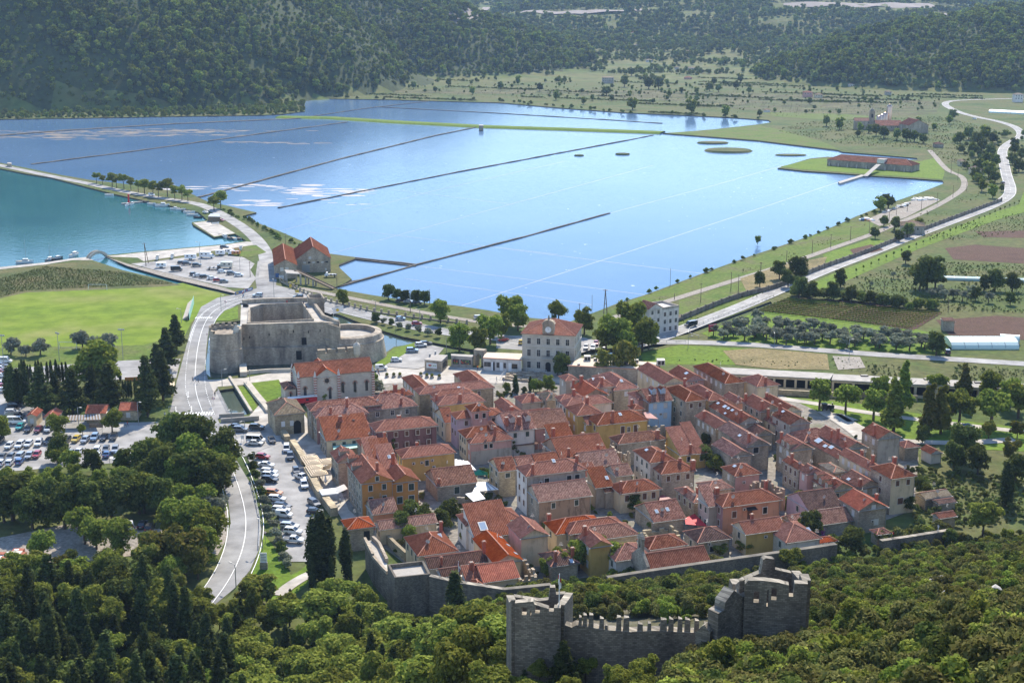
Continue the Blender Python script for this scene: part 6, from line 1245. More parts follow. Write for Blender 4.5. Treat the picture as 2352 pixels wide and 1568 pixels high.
cars('3',[(160,425,'red',H_,-14,'red car with pale roof in the river car park'),(205,530,'white',S_,-12),(240,615,'white',E_,-14),(250,668,'white',U_,-14),(250,720,'black',U_,-14),(300,880,'orange',E_,-14,'orange car in the river car park'),(340,955,'white',E_,-12),(410,1050,'black',E_,-16),(390,1095,'white',E_,-14),(430,1160,'white',V_,-14),(500,1300,'silver',E_,-13),(540,1372,'white',U_,-13),(545,1480,'white',K_,-10,'white pickup nearest the grass verge'),
           (460,330,'white',V_,-82),(505,425,'dark grey',U_,-80),(580,605,'dark grey',H_,-74),(650,690,'white',K_,-38),(680,785,'white',U_,-75),(805,1010,'dark grey',E_,-55),(815,1115,'black',H_,-8),(85,60,'dark grey',U_,-6),(275,220,'black',H_,-70),(65,255,'white',S_,-8),(75,225,'white',B_,-8)],'cars in the river car park')
cars('F',[(640,1478,'dark grey',S_,-6),(685,1512,'grey',U_,-6)],'cars in the river car park')
cars('L',[(80,1030,'white',H_,-92),(168,1025,'white',U_,-92),(240,1015,'white',H_,-90),(325,1005,'white',E_,-82),(410,990,'black',H_,-90),(555,985,'dark grey',E_,-92),(637,975,'yellow',H_,-94,'yellow car in the western car park'),(714,980,'silver',H_,-94),(793,962,'pale blue',U_,-86),(870,962,'black',H_,-88),(952,955,'black',E_,-84),
           (20,1125,'grey',S_,-88),(90,1125,'grey',H_,-88),(165,1120,'silver',E_,-92),(247,1110,'silver',S_,-86),(580,1100,'pale blue',H_,-95),(655,1085,'white',H_,-95),(810,1070,'white',E_,-84),(888,1060,'grey',H_,-84),(965,1065,'silver',U_,-80),(15,1170,'white',H_,92),(85,1170,'white',H_,92),(168,1160,'blue',H_,92),(820,1110,'white',H_,96),(895,1100,'blue',S_,96),(990,1102,'grey',H_,98),(310,1105,'red',H_,-88),
           (35,322,'white',B_,3),(10,355,'dark grey',S_,3),(10,380,'white',H_,3),(8,410,'red',H_,3),(5,440,'white',S_,3),(30,505,'white',S_,8),(28,528,'red',S_,8),(30,560,'white',S_,10),(130,690,'black',U_,4),(110,722,'black',S_,4),(108,752,'white',U_,4),(132,790,'dark grey',B_,4),(140,828,'white',B_,4),(168,872,'teal',H_,-88,'teal car beside the western car park hut'),(242,890,'black',H_,-90),(322,895,'dark red',H_,-90),(410,890,'white',V_,-90),(0,985,'black',H_,-90)],'cars in the western car park')
cars('C',[(62,958,'silver',U_,178,'silver car driving behind the sea fort'),(378,972,'black',U_,182,'black car driving past the corner tower'),(1185,1000,'black',S_,10),(1240,1005,'silver',H_,10),(1308,1012,'dark grey',S_,6),(1308,1178,'red',H_,10),(1180,1140,'pale blue',H_,8),(1800,1130,'white',E_,12),(1985,1305,'red',H_,20),(2125,1325,'yellow',H_,86,'yellow car by the creek bridge'),
           (1340,1350,'white',U_,10),(1378,1335,'dark grey',E_,12),(1272,1392,'pale blue',U_,6),(1148,1465,'white',H_,4),(1030,1530,'white',V_,4)],'cars east of the sea fort')
cars('K',[(735,1275,'white',H_,-98),(795,1280,'white',E_,-98),(822,1240,'red',S_,-98),(890,1272,'grey',H_,-86),(1316,1205,'white',U_,4),(1152,1245,'dark grey',S_,8),(1632,1085,'black',B_,214,'black van driving on the road by the rusty roofed house')],'cars near the clock building')
cars('6',[(1680,1160,'white',H_,16,'white car parked in the narrow town yard')],'cars in town')
cars('Q',[(1425,895,'dark grey',H_,10),(1466,903,'dark grey',U_,10),(1543,915,'dark grey',U_,8),(1385,950,'black',B_,14),(1740,965,'white',H_,2),(1815,980,'dark grey',U_,2),(1874,992,'white',H_,2),(1522,986,'black',H_,14),(1553,996,'white',S_,14),(1605,1004,'black',E_,12),(1662,1018,'white',S_,12),(1708,1032,'red',H_,12),(1756,1042,'grey',H_,12),(1760,775,'black',U_,4),(1190,362,'white',V_,-25),(1612,498,'white',H_,-40),(1735,560,'red',H_,-30)],'cars in the harbour car park')
cars('D',[(1980,1442,'black',S_,90,'black car on the straight of the country road'),(1760,938,'white',H_,-40,'white car on the far winding road'),(1080,1018,'white',H_,0),(1157,1022,'white',H_,90)],'cars on far roads')
cars('8',[(1445,48,'black',U_,80,'black car under the dark tree by the side road')],'cars on far roads')
cars('S',[(832,345,'white',V_,96),(930,342,'white',V_,92),(1045,332,'white',V_,110),(1145,318,'black',S_,92),(1665,275,'white',B_,8),(1682,320,'white',H_,-14),(1205,345,'black',U_,92)],'vans in the builders yard')
# lorries, campers and trailers
def box_vehicle(name,label,cat,p,deg,L,W_,Hh,m,cab=None,group='campers and lorries in the harbour car park'):
    o = thing(name,label,cat,p + Vector((0,0,.25)),R(deg),group); mb = MB(); z0 = .55; mb.prism([(-L / 2,-W_ / 2),(L / 2,-W_ / 2),(L / 2,W_ / 2),(-L / 2,W_ / 2)],z0,Hh); mb.v = [(x * (.97 if z > 1 else 1),y * (.96 if z > 1 else 1),z) for x,y,z in mb.v]; part('body',mb,m,o)
    if cab:
        c = MB(); c.add([(L / 2,-W_ / 2 * .9,.4),(L / 2 + 1.6,-W_ / 2 * .85,.4),(L / 2 + 1.6,-W_ / 2 * .85,1.1),(L / 2 + .8,-W_ / 2 * .8,2.0),(L / 2,-W_ / 2 * .85,2.05)] + [(L / 2,W_ / 2 * .9,.4),(L / 2 + 1.6,W_ / 2 * .85,.4),(L / 2 + 1.6,W_ / 2 * .85,1.1),(L / 2 + .8,W_ / 2 * .8,2.0),(L / 2,W_ / 2 * .85,2.05)],[(4,3,2,1,0),(5,6,7,8,9),(0,1,6,5),(1,2,7,6),(3,4,9,8)]); c.add(c.v[:10],[(2,3,8,7)],1); part('cab',c,[cab,M['glass']],o)
    else: d = MB(); d.beam((L / 2,0,.55),(L / 2 + 1.2,0,.5),.1,.1); part('drawbar',d,M['metal'],o)
    q = car_parts('suv')
    for x in ((-L * .3,L / 2 + .7) if cab else (-.4,.4)):
        for s in (-1,1): ob('wheel',q['tyre'],o,(x,s * (W_ / 2 - .1),.34))
    for s in (-1,1):
        for t in (-.25,.15): mb = MB(); mb.box(-.45,-.02,0,.45,.02,.6); w_ = part('window',mb,M['glass'],o); w_.location = (L * t,s * (W_ / 2 * .985 + .01),Hh * .58)
    return o
WH = M['white']
for x,y,d,L,W_,Hh,cab,nm,lb in ((1495,862,4,5.5,2.2,2.7,None,'caravan','white caravan beside the dark harbour car'),(1610,848,-8,5.4,2.3,3.0,WH,'motorhome','white motorhome at the quay end of the car park'),(1728,828,2,4.4,2.2,2.6,None,'caravan','white box trailer near the orange truck'),(1785,815,4,4.2,2.1,2.3,WH,'small_lorry','small white lorry between trailer and orange truck'),(1780,928,178,5.6,2.3,2.9,paint('cream'),'motorhome','cream motorhome beside the hedge'),(1265,925,4,4.6,2.1,2.4,None,'caravan','plain white box trailer nearest the canal')):
    box_vehicle(nm,lb,nm.replace('_',' '),at('Q',x,y),d,L,W_,Hh,WH if nm != 'motorhome' or d != 178 else paint('cream'),cab)
o = box_vehicle('crane_lorry','orange and white crane lorry among the trailers','lorry',at('Q',1852,825),176,4.2,2.2,1.9,paint('orange'),WH); mb = MB(); mb.beam((-1.8,0,1.8),(-1.4,0,3.2),.3,.3); mb.beam((-1.4,0,3.2),(1.5,0,2.9),.25,.25); part('crane_arm',mb,paint('orange'),o)
o = box_vehicle('flatbed_lorry','dark flatbed lorry in the middle of the harbour car park','lorry',at('Q',1665,940),6,4.6,2.1,.95,M['metal'],paint('black')); o = box_vehicle('flatbed_lorry','white flatbed lorry in front of the large salt warehouse','lorry',at('C',645,800),186,3.8,2.0,1.2,M['metal'],WH)
o = box_vehicle('tourist_train','red and white tourist road train behind the hall','road train',at('F',1335,1225),20,9,1.8,2.1,M['red'],None,'street things at the church'); mb = MB(); mb.box(-4.6,-1,2.3,4.6,1,2.45); part('roof',mb,M['white'],o)
# ------------------------------------------------------------------ boats
def hull(L,W_,Hh):
    mb = MB(); st = [(-L / 2,.8,.1),(-L / 4,.98,.0),(L / 8,1,0),(L / 3,.72,.08),(L / 2,.04,.28)]; vs = []
    for x,k,lift in st: w_ = W_ / 2 * k; vs += [(x,-w_,Hh + lift * Hh),(x,-w_ * .7,0),(x,0,-.25),(x,w_ * .7,0),(x,w_,Hh + lift * Hh)]
    mb.add(vs,[(5 * i + j,5 * i + 5 + j,5 * i + 6 + j,5 * i + 1 + j) for i in range(4) for j in range(4)] + [(0,1,2,3,4)],0); d = [(x * .97,y * W_ / 2 * k * .88,Hh * .82) for x,k,l in st for y in (-1,1)]; mb.add(d,[(2 * i,2 * i + 1,2 * i + 3,2 * i + 2) for i in range(4)],1); return mb
def boat(p,deg,L,label,cabin=True,colour='white',mast=0,group='boats in the harbour',z=-.75):
    o = thing('moored_boat' if not mast else 'sailing_boat',label,'boat',Vector((p.x,p.y,z)),R(deg),group); W_ = L * .34; part('hull',hull(L,W_,L * .12 + .25),[paint(colour),M['s_cream'] if colour == 'white' else M['wood']],o)
    if cabin:
        h0 = L * .1 + .2; mb = MB(); mb.taper((L * .04,0),L * .36,W_ * .68,L * .12 + .25,.8,0,h0); part('cabin',mb,WH,o); g = MB(); g.box(L * .04 - L * .17,-W_ * .335,h0 + L * .05 + .1,L * .04 + L * .165,W_ * .335,h0 + L * .05 + .45); part('cabin_window',g,M['glass'],o)
    else:
        b = MB()
        for k in (-.2,.1): b.box(L * k,-W_ * .42,L * .1 + .1,L * k + .3,W_ * .42,L * .1 + .2)
        part('thwart',b,M['wood'],o); b = MB(); b.box(-L / 2 - .25,-.15,.1,-L / 2 + .1,.15,.9); part('outboard_motor',b,M['black'],o)
    if mast: b = MB(); b.tube((L * .08,0,.3),(L * .08,0,mast),.09,.05,6); b.tube((L * .08,0,1.6),(-L * .4,0,1.5),.06,.05,5); part('mast',b,M['metal'],o)
    return o
BL = [(860,358,-22,6.5,0,'white','open white boat farthest out along the causeway'),(1000,438,88,5.5,1,'white','small cabin boat at the red marker jetty'),(1037,430,85,5.8,1,'white','second cabin boat at the red marker jetty'),(1140,413,-25,6,0,'dark grey','dark open boat right of the jetty'),(1190,428,-25,6,0,'white','white open boat beside the dark one'),(1235,438,-22,6,0,'pale blue','pale blue open boat near the moored launch'),(1275,442,4,8.5,1,'white','long white launch with wheelhouse'),(1372,468,-6,6,1,'white','white cabin boat after the launch'),(1420,472,-5,6,0,'white','open boat next to the single cabin boat'),(1460,484,-20,6,0,'grey','grey open boat in the tight row'),(1485,494,-8,7,0,'white','longest open boat in the tight row'),(1510,514,-6,7,0,'white','white open boat nearest the paved platform'),(1553,533,-8,5,0,'dark grey','small dark boat against the quay corner'),
      (1735,678,-60,6,0,'white','first boat in the slip from the platform'),(1765,688,-62,6.5,1,'white','cabin boat in the slip'),(1800,698,-60,6,0,'dark grey','dark boat in the middle of the slip'),(1840,702,-55,6,0,'white','white boat beside the dark slip boat'),(1878,702,-55,5.5,0,'grey','grey boat at the inner end of the slip'),(585,832,80,8,1,'white','white cabin cruiser by the humpback bridge'),(452,862,60,7,1,'dark grey','dark motor boat between cruiser and mast boat')]
for x,y,d,L,c,col,lb in BL: boat(at('Q',x,y,-.8),d,L,lb,bool(c),col)
boat(at('Q',195,888,-.8),10,8,'white sailing boat with the tallest mast',True,'white',11.5); boat(at('Q',390,872,-.8),85,7.5,'wooden decked boat with a shorter mast',True,'grey',9)
for x,y,d,lb in ((1238,862,95,'white boat ashore nearest the wooden pylon'),(1355,850,95,'white boat ashore on the concrete quay'),(1890,785,95,'white boat ashore beside the road bend'),(1690,588,20,'small boat ashore on the paved platform')): boat(at('Q',x,y),d,5.5 if 'small' not in lb else 4,lb,'small' not in lb,'white',0,'boats laid up ashore',.75)
# ------------------------------------------------------------------ harbour things
mk_ = thing('channel_marker','red harbour marker column on the small jetty','harbour marker',at('Q',1010,412)); mb = MB(); mb.lathe((0,0,0),[(1.0,-.5),(.9,.4),(.6,.5),(.45,4.2),(.6,4.3),(.6,4.9),(.1,5.3)],10); part('column',mb,M['red'],mk_); mb = MB(); mb.box(-1.3,-1.3,-1.5,1.3,1.3,.1); part('plinth',mb,M['conc'],mk_)
P = [at('Q',955,418),at('Q',1120,402)]; mb = MB(); mb.prism([(a.x,a.y) for a in (offset(P,.9) + offset(P,-.9)[::-1])],-2,.1); struct('jetty',mb,M['conc'])
hb = thing('arched_bridge','white humpback footbridge over the canal mouth','bridge'); A,B = at('Q',690,852),at('Q',832,830); d = (B - A); L = d.length; d.normalize(); n = Vector((-d.y,d.x,0)); mb = MB(); k = 14
zz_ = lambda t: 2.6 * math.sin(math.pi * t) ** .8
for i in range(k):
    t0,t1 = i / k,(i + 1) / k; p,q = A + d * L * t0,A + d * L * t1; a_ = [(*(p - n * 1.3).xy,zz_(t0)),(*(q - n * 1.3).xy,zz_(t1)),(*(q + n * 1.3).xy,zz_(t1)),(*(p + n * 1.3).xy,zz_(t0))]; mb.add(a_ + [(x,y,z - .6) for x,y,z in a_],[(0,1,2,3),(4,7,6,5),(0,4,5,1),(2,6,7,3)])
part('deck',mb,M['ashlar'],hb)
for s in (-1,1):
    mb = MB()
    for i in range(k): t0,t1 = i / k,(i + 1) / k; p,q = A + d * L * t0 + n * s * 1.25,A + d * L * t1 + n * s * 1.25; mb.beam((*p.xy,zz_(t0) + .35),(*q.xy,zz_(t1) + .35),.25,.8)
    part('parapet',mb,M['ashlar'],hb)
kb = flat_building('Q',[(1630,520),(1725,522),(1720,500),(1650,498)],3,'dark open kiosk with striped roof on the quay corner','wood','metal','kiosk',name='kiosk')[0]
flat_building('Q',[(55,105),(92,108),(88,98),(58,98)],2.6,'small stone hut at the far end of the causeway','stone','conc','hut',name='hut'); flat_building('H',[(-165,985),(-130,985),(-130,978),(-165,978)],4.2,'tiny stone pump hut on the green dike','stone_g','conc','hut',name='hut')
for i,(c,x0,x1,y,hh) in enumerate((('Q',695,838,1097,2.4),('L',497,640,200,2.6))):
    A,B = at(c,x0,y),at(c,x1,y); o = thing('football_goal',('white football goal at the reed end','white football goal behind the tamarisks')[i],'goal',A,0,'football goals'); d = B - A; o.rotation_euler.z = math.atan2(d.y,d.x); L = d.length
    for nm,p,q in (('post',(0,0,0),(0,0,hh)),('post',(L,0,0),(L,0,hh)),('crossbar',(0,0,hh),(L,0,hh))): mb = MB(); mb.tube(p,q,.09,.09,6); part(nm,mb,WH,o)
    mb = MB()
    for p,q in (((0,0,hh),(0,1.8,.05)),((L,0,hh),(L,1.8,.05)),((0,1.8,.05),(L,1.8,.05))): mb.beam(p,q,.06,.06)
    part('net_frame',mb,M['metal'],o)
o = thing('grandstand','small concrete stand behind its green screen beside the pitch','grandstand'); A,B,C,D = at('F',80,335),at('F',140,345),at('F',190,165),at('F',135,170)
for i in range(4): t0 = i / 4; mb = MB(); mb.prism([(p.x,p.y) for p in (A.lerp(B,t0),B,C,D.lerp(C,t0))],0,.45 * (i + 1)); part('step',mb,M['conc'],o)
mb = MB(); mb.add([(B.x + .3,B.y,0),(C.x + .3,C.y,0),(C.x + .3,C.y,3.2),(B.x + .3,B.y,3.2),(B.x + .38,B.y,0),(C.x + .38,C.y,0),(C.x + .38,C.y,3.2),(B.x + .38,B.y,3.2)],[(0,1,2,3),(7,6,5,4),(3,2,6,7)]); part('screen',mb,M['gblue'],o)
# ------------------------------------------------------------------ poles, lamps, signs, flags
def pole(c,x,y,top,kind,label,group):
    b = at(c,x,y); s = scale_at(b + Vector((0,0,4))); hgt = (y - top) / CROP[c][2] * _q / (s * .95); hgt = min(max(hgt,2.5),16); o = thing({'lamp': 'street_lamp','wood': 'utility_pole','flood': 'floodlight_pole','thin': 'mast'}[kind],label,{'lamp': 'street lamp','wood': 'utility pole','flood': 'floodlight','thin': 'mast'}[kind],b,rr0.uniform(0,6),group,True)
    mb = MB(); mb.tube((0,0,-.2),(0,0,hgt),.16 if kind == 'wood' else .11,.09,6); part('post',mb,M['wood'] if kind == 'wood' else M['metal'],o)
    if kind == 'lamp': mb = MB(); mb.tube((0,0,hgt),(1.2,0,hgt + .25),.05,.05,5); part('arm',mb,M['metal'],o); mb = MB(); mb.box(.9,-.16,hgt + .16,1.7,.16,hgt + .32); part('lamp_head',mb,M['frame'],o)
    if kind == 'wood': mb = MB(); mb.beam((-.7,0,hgt - .4),(.7,0,hgt - .4),.12,.12); part('crossarm',mb,M['wood'],o)
    if kind == 'flood':
        mb = MB(); mb.beam((-1,0,hgt),(1,0,hgt),.1,.1); part('crossbar',mb,M['metal'],o)
        for k in (-.9,-.3,.3,.9): mb = MB(); mb.box(k - .22,-.15,hgt - .1,k + .22,.15,hgt + .35); part('floodlight',mb,M['metal'],o)
rr0 = random.Random(2)
for c,x,y,t in (('L',662,872,690),('L',1160,842,645),('L',1424,890,685),('F',494,1030,868),('F',784,990,862),('F',596,1455,1275),('F',732,1525,1398),('C',190,985,830),('C',987,1120,990),('C',1332,1160,1055),('Q',1572,905,730),('Q',1882,945,850),('S',1896,800,612),('3',160,1570,1195),('3',55,505,345),('K',1608,1265,1165),('F',483,248,85),('F',68,370,228),('8',282,118,0),('E',190,1530,1440),('E',775,1575,1490),('C',1145,1230,1130)): pole(c,x,y,t,'lamp','slim grey street lamp','street lamps')
for c,x,y,t in (('K',1716,872,715),('K',1974,772,620),('K',2036,815,642),('K',2230,585,535),('E',85,945,880),('E',287,868,790),('E',487,808,708),('E',632,762,662),('E',786,700,603),('E',934,650,560),('E',1090,550,480),('E',1147,510,440),('E',1232,480,410),('E',1342,470,380),('E',1466,425,340),('E',1590,372,280),('E',1697,322,228),('E',1575,190,90),('E',1628,235,150),('C',1410,1035,898),('C',1257,1080,903),('C',683,900,770),('K',680,945,885),('C',2,800,680),('K',1492,850,795),('E',1048,1140,1040),('E',1552,1270,1170),('C',280,560,458)): pole(c,x,y,t,'wood','dark wooden utility pole','utility poles')
for c,x,y,t in (('L',38,395,95),('L',497,300,75),('L',1030,290,45)): pole(c,x,y,t,'flood','tall floodlight mast beside the pitch','floodlights')
for c,x,y,t in (('K',786,978,815),('K',1455,732,585),('C',1540,1395,1275)): pole(c,x,y,t,'thin','thin grey pole','thin poles')
for c,x0,x1,y,xt,t,lb in (('Q',1145,1165,912,1130,728,'leaning wooden A-frame pylon on the harbour quay'),('K',884,916,1000,902,765,'dark A-frame pylon against the salt pan')):
    A,B = at(c,x0,y),at(c,x1,y - 25); Tp = RY(c,xt,t,(A.y + B.y) / 2); o = thing('pylon',lb,'pylon',(0,0,0),0,'wooden pylons')
    for p in (A,B): mb = MB(); mb.tube(p - Vector((0,0,.3)),Tp,.2,.14,6); part('leg',mb,M['wood'],o)
    for f_ in (.45,.9): mb = MB(); mb.beam(A.lerp(Tp,f_),B.lerp(Tp,f_),.16,.16); part('crossbar',mb,M['wood'],o)
    mb = MB(); mb.beam(Tp + Vector((-1,0,-.3)),Tp + Vector((1,0,-.3)),.16,.16); part('crossarm',mb,M['wood'],o)
def flag(base,hgt,W_,Hh,stripes,label,rz=.4,droop=.5,mark=None):
    o = thing('flag',label,'flag',base,rz,'flags'); mb = MB(); mb.tube((0,0,-.3),(0,0,hgt),.06,.04,6); part('flagpole',mb,WH,o); mb = MB(); n = 8
    for i in range(n):
        for j in range(len(stripes)):
            f_ = lambda a,b: (a / n * W_ * (1 - droop * .6),.18 * math.sin(a * 1.1),hgt - .1 - Hh * b / len(stripes) - droop * a / n * W_)
            mb.add([f_(i,j),f_(i + 1,j),f_(i + 1,j + 1),f_(i,j + 1)],[(0,1,2,3)],j)
    fo = part('cloth',mb,[paint(c_) for c_ in stripes],o)
    if mark: mb = MB(); mb.lathe((0,0,0),[(.02,0),(mark,0),(mark,.46)],10); mb.v = [(a + W_ * .42 * (1 - droop * .6),c_ - .23,b + hgt - .1 - Hh * .5 - droop * W_ * .42) for a,b,c_ in mb.v]; part('emblem',mb,paint('yellow'),fo)
flag(at('F',735,165,zt),6,2.6,1.8,('red','white','blue'),'red white and blue flag on the fort roof',2.6,.9); flag(at('F',1655,300,12.4),3.0,3.2,2.2,('white',),'white flag with a yellow emblem on the fort gate',.3,-.3,.55)
flag(RY('X',722,890,150),3.8,1.2,.95,('red','white'),'red and white flag on the ruined tower',1.2,1.1); flag(at('Y',1790,640,6),3.2,1.6,1.4,('red','white','blue'),'flag hanging beside the dark roofed white house',1.2,1.1); flag(at('4',975,190),3,1.6,1.1,('red','white','blue'),'small drooping flag beside the church',.4,.9)
def board(c,x,y,W_,z0,z1,m,label,legs=True,rz=0,stripes=None):
    o = thing('sign_board',label,'sign',at(c,x,y),rz,'signs'); mb = MB(); mb.box(-W_ / 2,-.06,z0,W_ / 2,.06,z1); b = part('panel',mb,m,o)
    if legs:
        for s in (-1,1): mb = MB(); mb.tube((s * W_ * .42,.08,-.2),(s * W_ * .42,.08,z1),.05,.05,5); part('leg',mb,M['metal'],o)
    if stripes:
        mb = MB()
        for k in range(stripes[0]): mb.box(-W_ * .4,-.09,z1 - .25 - k * (z1 - z0 - .3) / stripes[0],W_ * (.4 - .25 * (k % 2)),-.062,z1 - .12 - k * (z1 - z0 - .3) / stripes[0])
        part('print',mb,stripes[1],b)
    return o
board('Y',120,590,1.5,1.6,3.9,WH,'tall stone information panel on the grass verge',False,0,(5,M['metal'])); o = bpy.data.objects[sorted(x.name for x in COL.objects if x.name.startswith('sign_board'))[-1]]; mb = MB(); mb.box(-.85,-.3,-.3,.85,.3,1.6); part('plinth',mb,M['stone_g'],o)
board('K',1815,1160,3.6,1.6,4.4,M['red'],'red and white roadside billboard by the ditch',True,.5,(3,WH)); board('C',215,815,1.6,.8,2.6,paint('blue'),'blue sign board beside the narrow warehouse',True,.2); board('C',248,830,2.2,.9,2.6,WH,'white sign board beside the blue one',True,.2,(3,paint('blue')))
board('C',318,890,1.0,.6,2.0,paint('yellow'),'yellow sign closest to the narrow warehouse',True); board('C',370,930,1.6,.5,1.6,paint('yellow'),'second yellow sign along the posts',True); board('L',808,905,4,1.8,3.0,M['wood'],'wooden welcome board at the car park hut',True); board('L',2030,985,.9,1.2,2.4,WH,'small white parking sign by the road',True)
for c,x,y,lb in (('L',1790,680,'round traffic sign near the pool railing'),('F',340,560,'triangular traffic sign beside the moat'),('F',530,215,'double round traffic sign on the fort bend'),('3',195,1480,'red triangle sign on the grass verge'),('L',1515,880,'thin sign post at the junction')):
    o = thing('traffic_sign',lb,'traffic sign',at(c,x,y),0,'traffic signs'); mb = MB(); mb.tube((0,0,-.2),(0,0,2.8),.05,.05,5); part('post',mb,M['metal'],o); mb = MB(); mb.lathe((0,0,0),[(.42,0),(.42,.05)],3 if 'triang' in lb or 'triangle' in lb else 14); mb.v = [(a,-c_ - .05,b + 2.7) for a,b,c_ in mb.v]; part('plate',mb,WH,o); mb = MB(); mb.lathe((0,0,0),[(.3,.0),(.42,.0)],3 if 'triang' in lb else 14,cap=False); mb.v = [(a,-.115,b + 2.7) for a,b,c_ in mb.v]; part('rim',mb,M['red'],o)
o = thing('banner','dark blue banner on the canal bridge railing','banner'); A,B = at('Q',1842,1142),at('Q',1982,1100); mb = MB(); mb.add([(A.x,A.y,.2),(B.x,B.y,.2),(B.x,B.y,1.5),(A.x,A.y,1.5),(A.x,A.y + .06,.2),(B.x,B.y + .06,.2),(B.x,B.y + .06,1.5),(A.x,A.y + .06,1.5)],[(0,1,2,3),(7,6,5,4),(3,2,6,7)]); part('cloth',mb,paint('blue'),o); d = B - A
for t0,t1,m in ((.08,.2,'yellow'),(.4,.56,'white'),(.62,.7,'red'),(.74,.94,'white')): mb = MB(); p,q = A + d * t0,A + d * t1; mb.quad((p.x,p.y - .03,.6),(q.x,q.y - .03,.6),(q.x,q.y - .03,1.15),(p.x,p.y - .03,1.15)); part('print',mb,paint(m),o)
# stone posts and wall along the avenue; roadside wall
P = dense(chaikin([at('C',240,838),at('C',340,885),at('C',450,940),at('C',590,992),at('C',780,1030),at('C',960,1075),at('C',1150,1105),at('C',1400,1135),at('C',1700,1170)]),.6); fence_wall('avenue_kerb_wall',P[::6] + [P[-1]],.5,.55,M['stone_g'],'low wall between avenue and pan track','wall')
pm = MB(); pm.box(-.42,-.42,0,.42,.42,1.7); pm.box(-.5,-.5,1.7,.5,.5,1.85); pme = pm.mesh('stone_post',M['stone_g']); n_ = 32
for i in range(n_): o = ob('stone_post',pme,None,P[int(i * (len(P) - 1) / (n_ - 1))]); tag(o,'square stone post on the avenue wall','post','stone posts along the avenue',True)
P = chaikin([G(*p) for p in [(1545,742),(1562,737),(1645,702),(1715,678),(1779,666),(1874,622),(1975,588),(2068,550),(2162,514),(2300,463)]]); fence_wall('roadside_wall',P,.4,2.1,M['wallstone'],'long dark roadside wall with buttress piers','wall'); o = bpy.data.objects['roadside_wall']; P = dense(P,1.0); pm = MB(); pm.box(-.35,-.45,0,.35,.45,2.4); pme = pm.mesh('pier',M['wallstone'])
for i in range(60): p = P[int(i * (len(P) - 1) / 59)]; ob('pier',pme,o,p)
for nm,pts,lb in (('road_rail',[('K',2340,830),('K',2000,960),('K',1780,1040),('K',1620,1110),('K',1610,1150),('K',1700,1180)],'grey rail along the road ditch'),('road_rail',[('K',1340,1215),('K',1590,1225)],'railing of the creek road bridge'),('road_rail',[('3',0,690),('3',60,900),('3',125,1200),('3',110,1560)],'long steel guard rail beside the curving road'),('road_rail',[('F',815,150),('F',1250,165)],'railing behind the fort along the moat')):
    o = thing(nm,lb,'railing',(0,0,0),0,'road railings'); P = dense([at(*p) for p in pts],3.5)
    for p in P: mb = MB(); mb.box(-.06,-.06,0,.06,.06,.95); q = part('post',mb,M['metal'],o); q.location = p + Vector((0,0,.05))
    mb = MB()
    for a_,b_ in zip(P,P[1:]): mb.beam(a_ + Vector((0,0,.85)),b_ + Vector((0,0,.85)),.08,.22)
    part('rail',mb,M['metal'],o)
# ------------------------------------------------------------------ parasols, awnings, planters, play things
def parasol(c,x,y,W_,label,m='canv',stripes=True,z=2.6):
    o = thing('parasol',label,'parasol',at(c,x,y,z) + Vector((0,0,-z)),GA,'parasols in the west square'); mb = MB(); a = W_ / 2; mb.add([(-a,-a,z),(a,-a,z),(a,a,z),(-a,a,z),(0,0,z + .8),(-a,-a,z - .25),(a,-a,z - .25),(a,a,z - .25),(-a,a,z - .25)],[(0,1,4),(1,2,4),(2,3,4),(3,0,4),(5,6,1,0),(6,7,2,1),(7,8,3,2),(8,5,0,3)]); cn_ = part('canopy',mb,M[m],o)
    if stripes:
        for k in range(1,5): s = a * k / 5; zz1 = z + .8 - .8 * k / 5 + .03; mb = MB(); mb.add([(-s,-s,zz1),(s,-s,zz1),(s,s,zz1),(-s,s,zz1),(-s * 1.1,-s * 1.1,zz1 - .08 * 0 - .8 * .02 * k),(s * 1.1,-s * 1.1,zz1 - .016 * k),(s * 1.1,s * 1.1,zz1 - .016 * k),(-s * 1.1,s * 1.1,zz1 - .016 * k)],[(0,4,5,1),(1,5,6,2),(2,6,7,3),(3,7,4,0)]); part('stripe',mb,M['wood'],cn_)
    mb = MB(); mb.tube((0,0,0),(0,0,z + .9),.05,.05,6); part('pole',mb,M['wood'],o)
for x,y,lb in ((755,415,'striped cream parasol farthest up the square'),(790,465,'striped cream parasol second from the lane end'),(820,535,'striped cream parasol in the middle of the left row'),(855,590,'striped cream parasol nearest the white one'),(945,450,'striped cream parasol closest to the stone gabled house')): parasol('3',x,y,4.6,lb)
parasol('3',985,830,4.2,'plain white parasol over the souvenir racks','wcanv',False)
for x,y,lb,m in ((865,780,'folded cream parasol beside the rubble wall','canv'),(950,760,'folded white parasol beside the rubble wall','wcanv')):
    o = thing('folded_parasol',lb,'parasol',at('3',x,y),0,'parasols in the west square'); mb = MB(); mb.lathe((0,0,0),[(.05,0),(.06,.8),(.3,1.0),(.34,1.4),(.12,3.0),(.02,3.2)],8); part('canopy',mb,M[m],o)
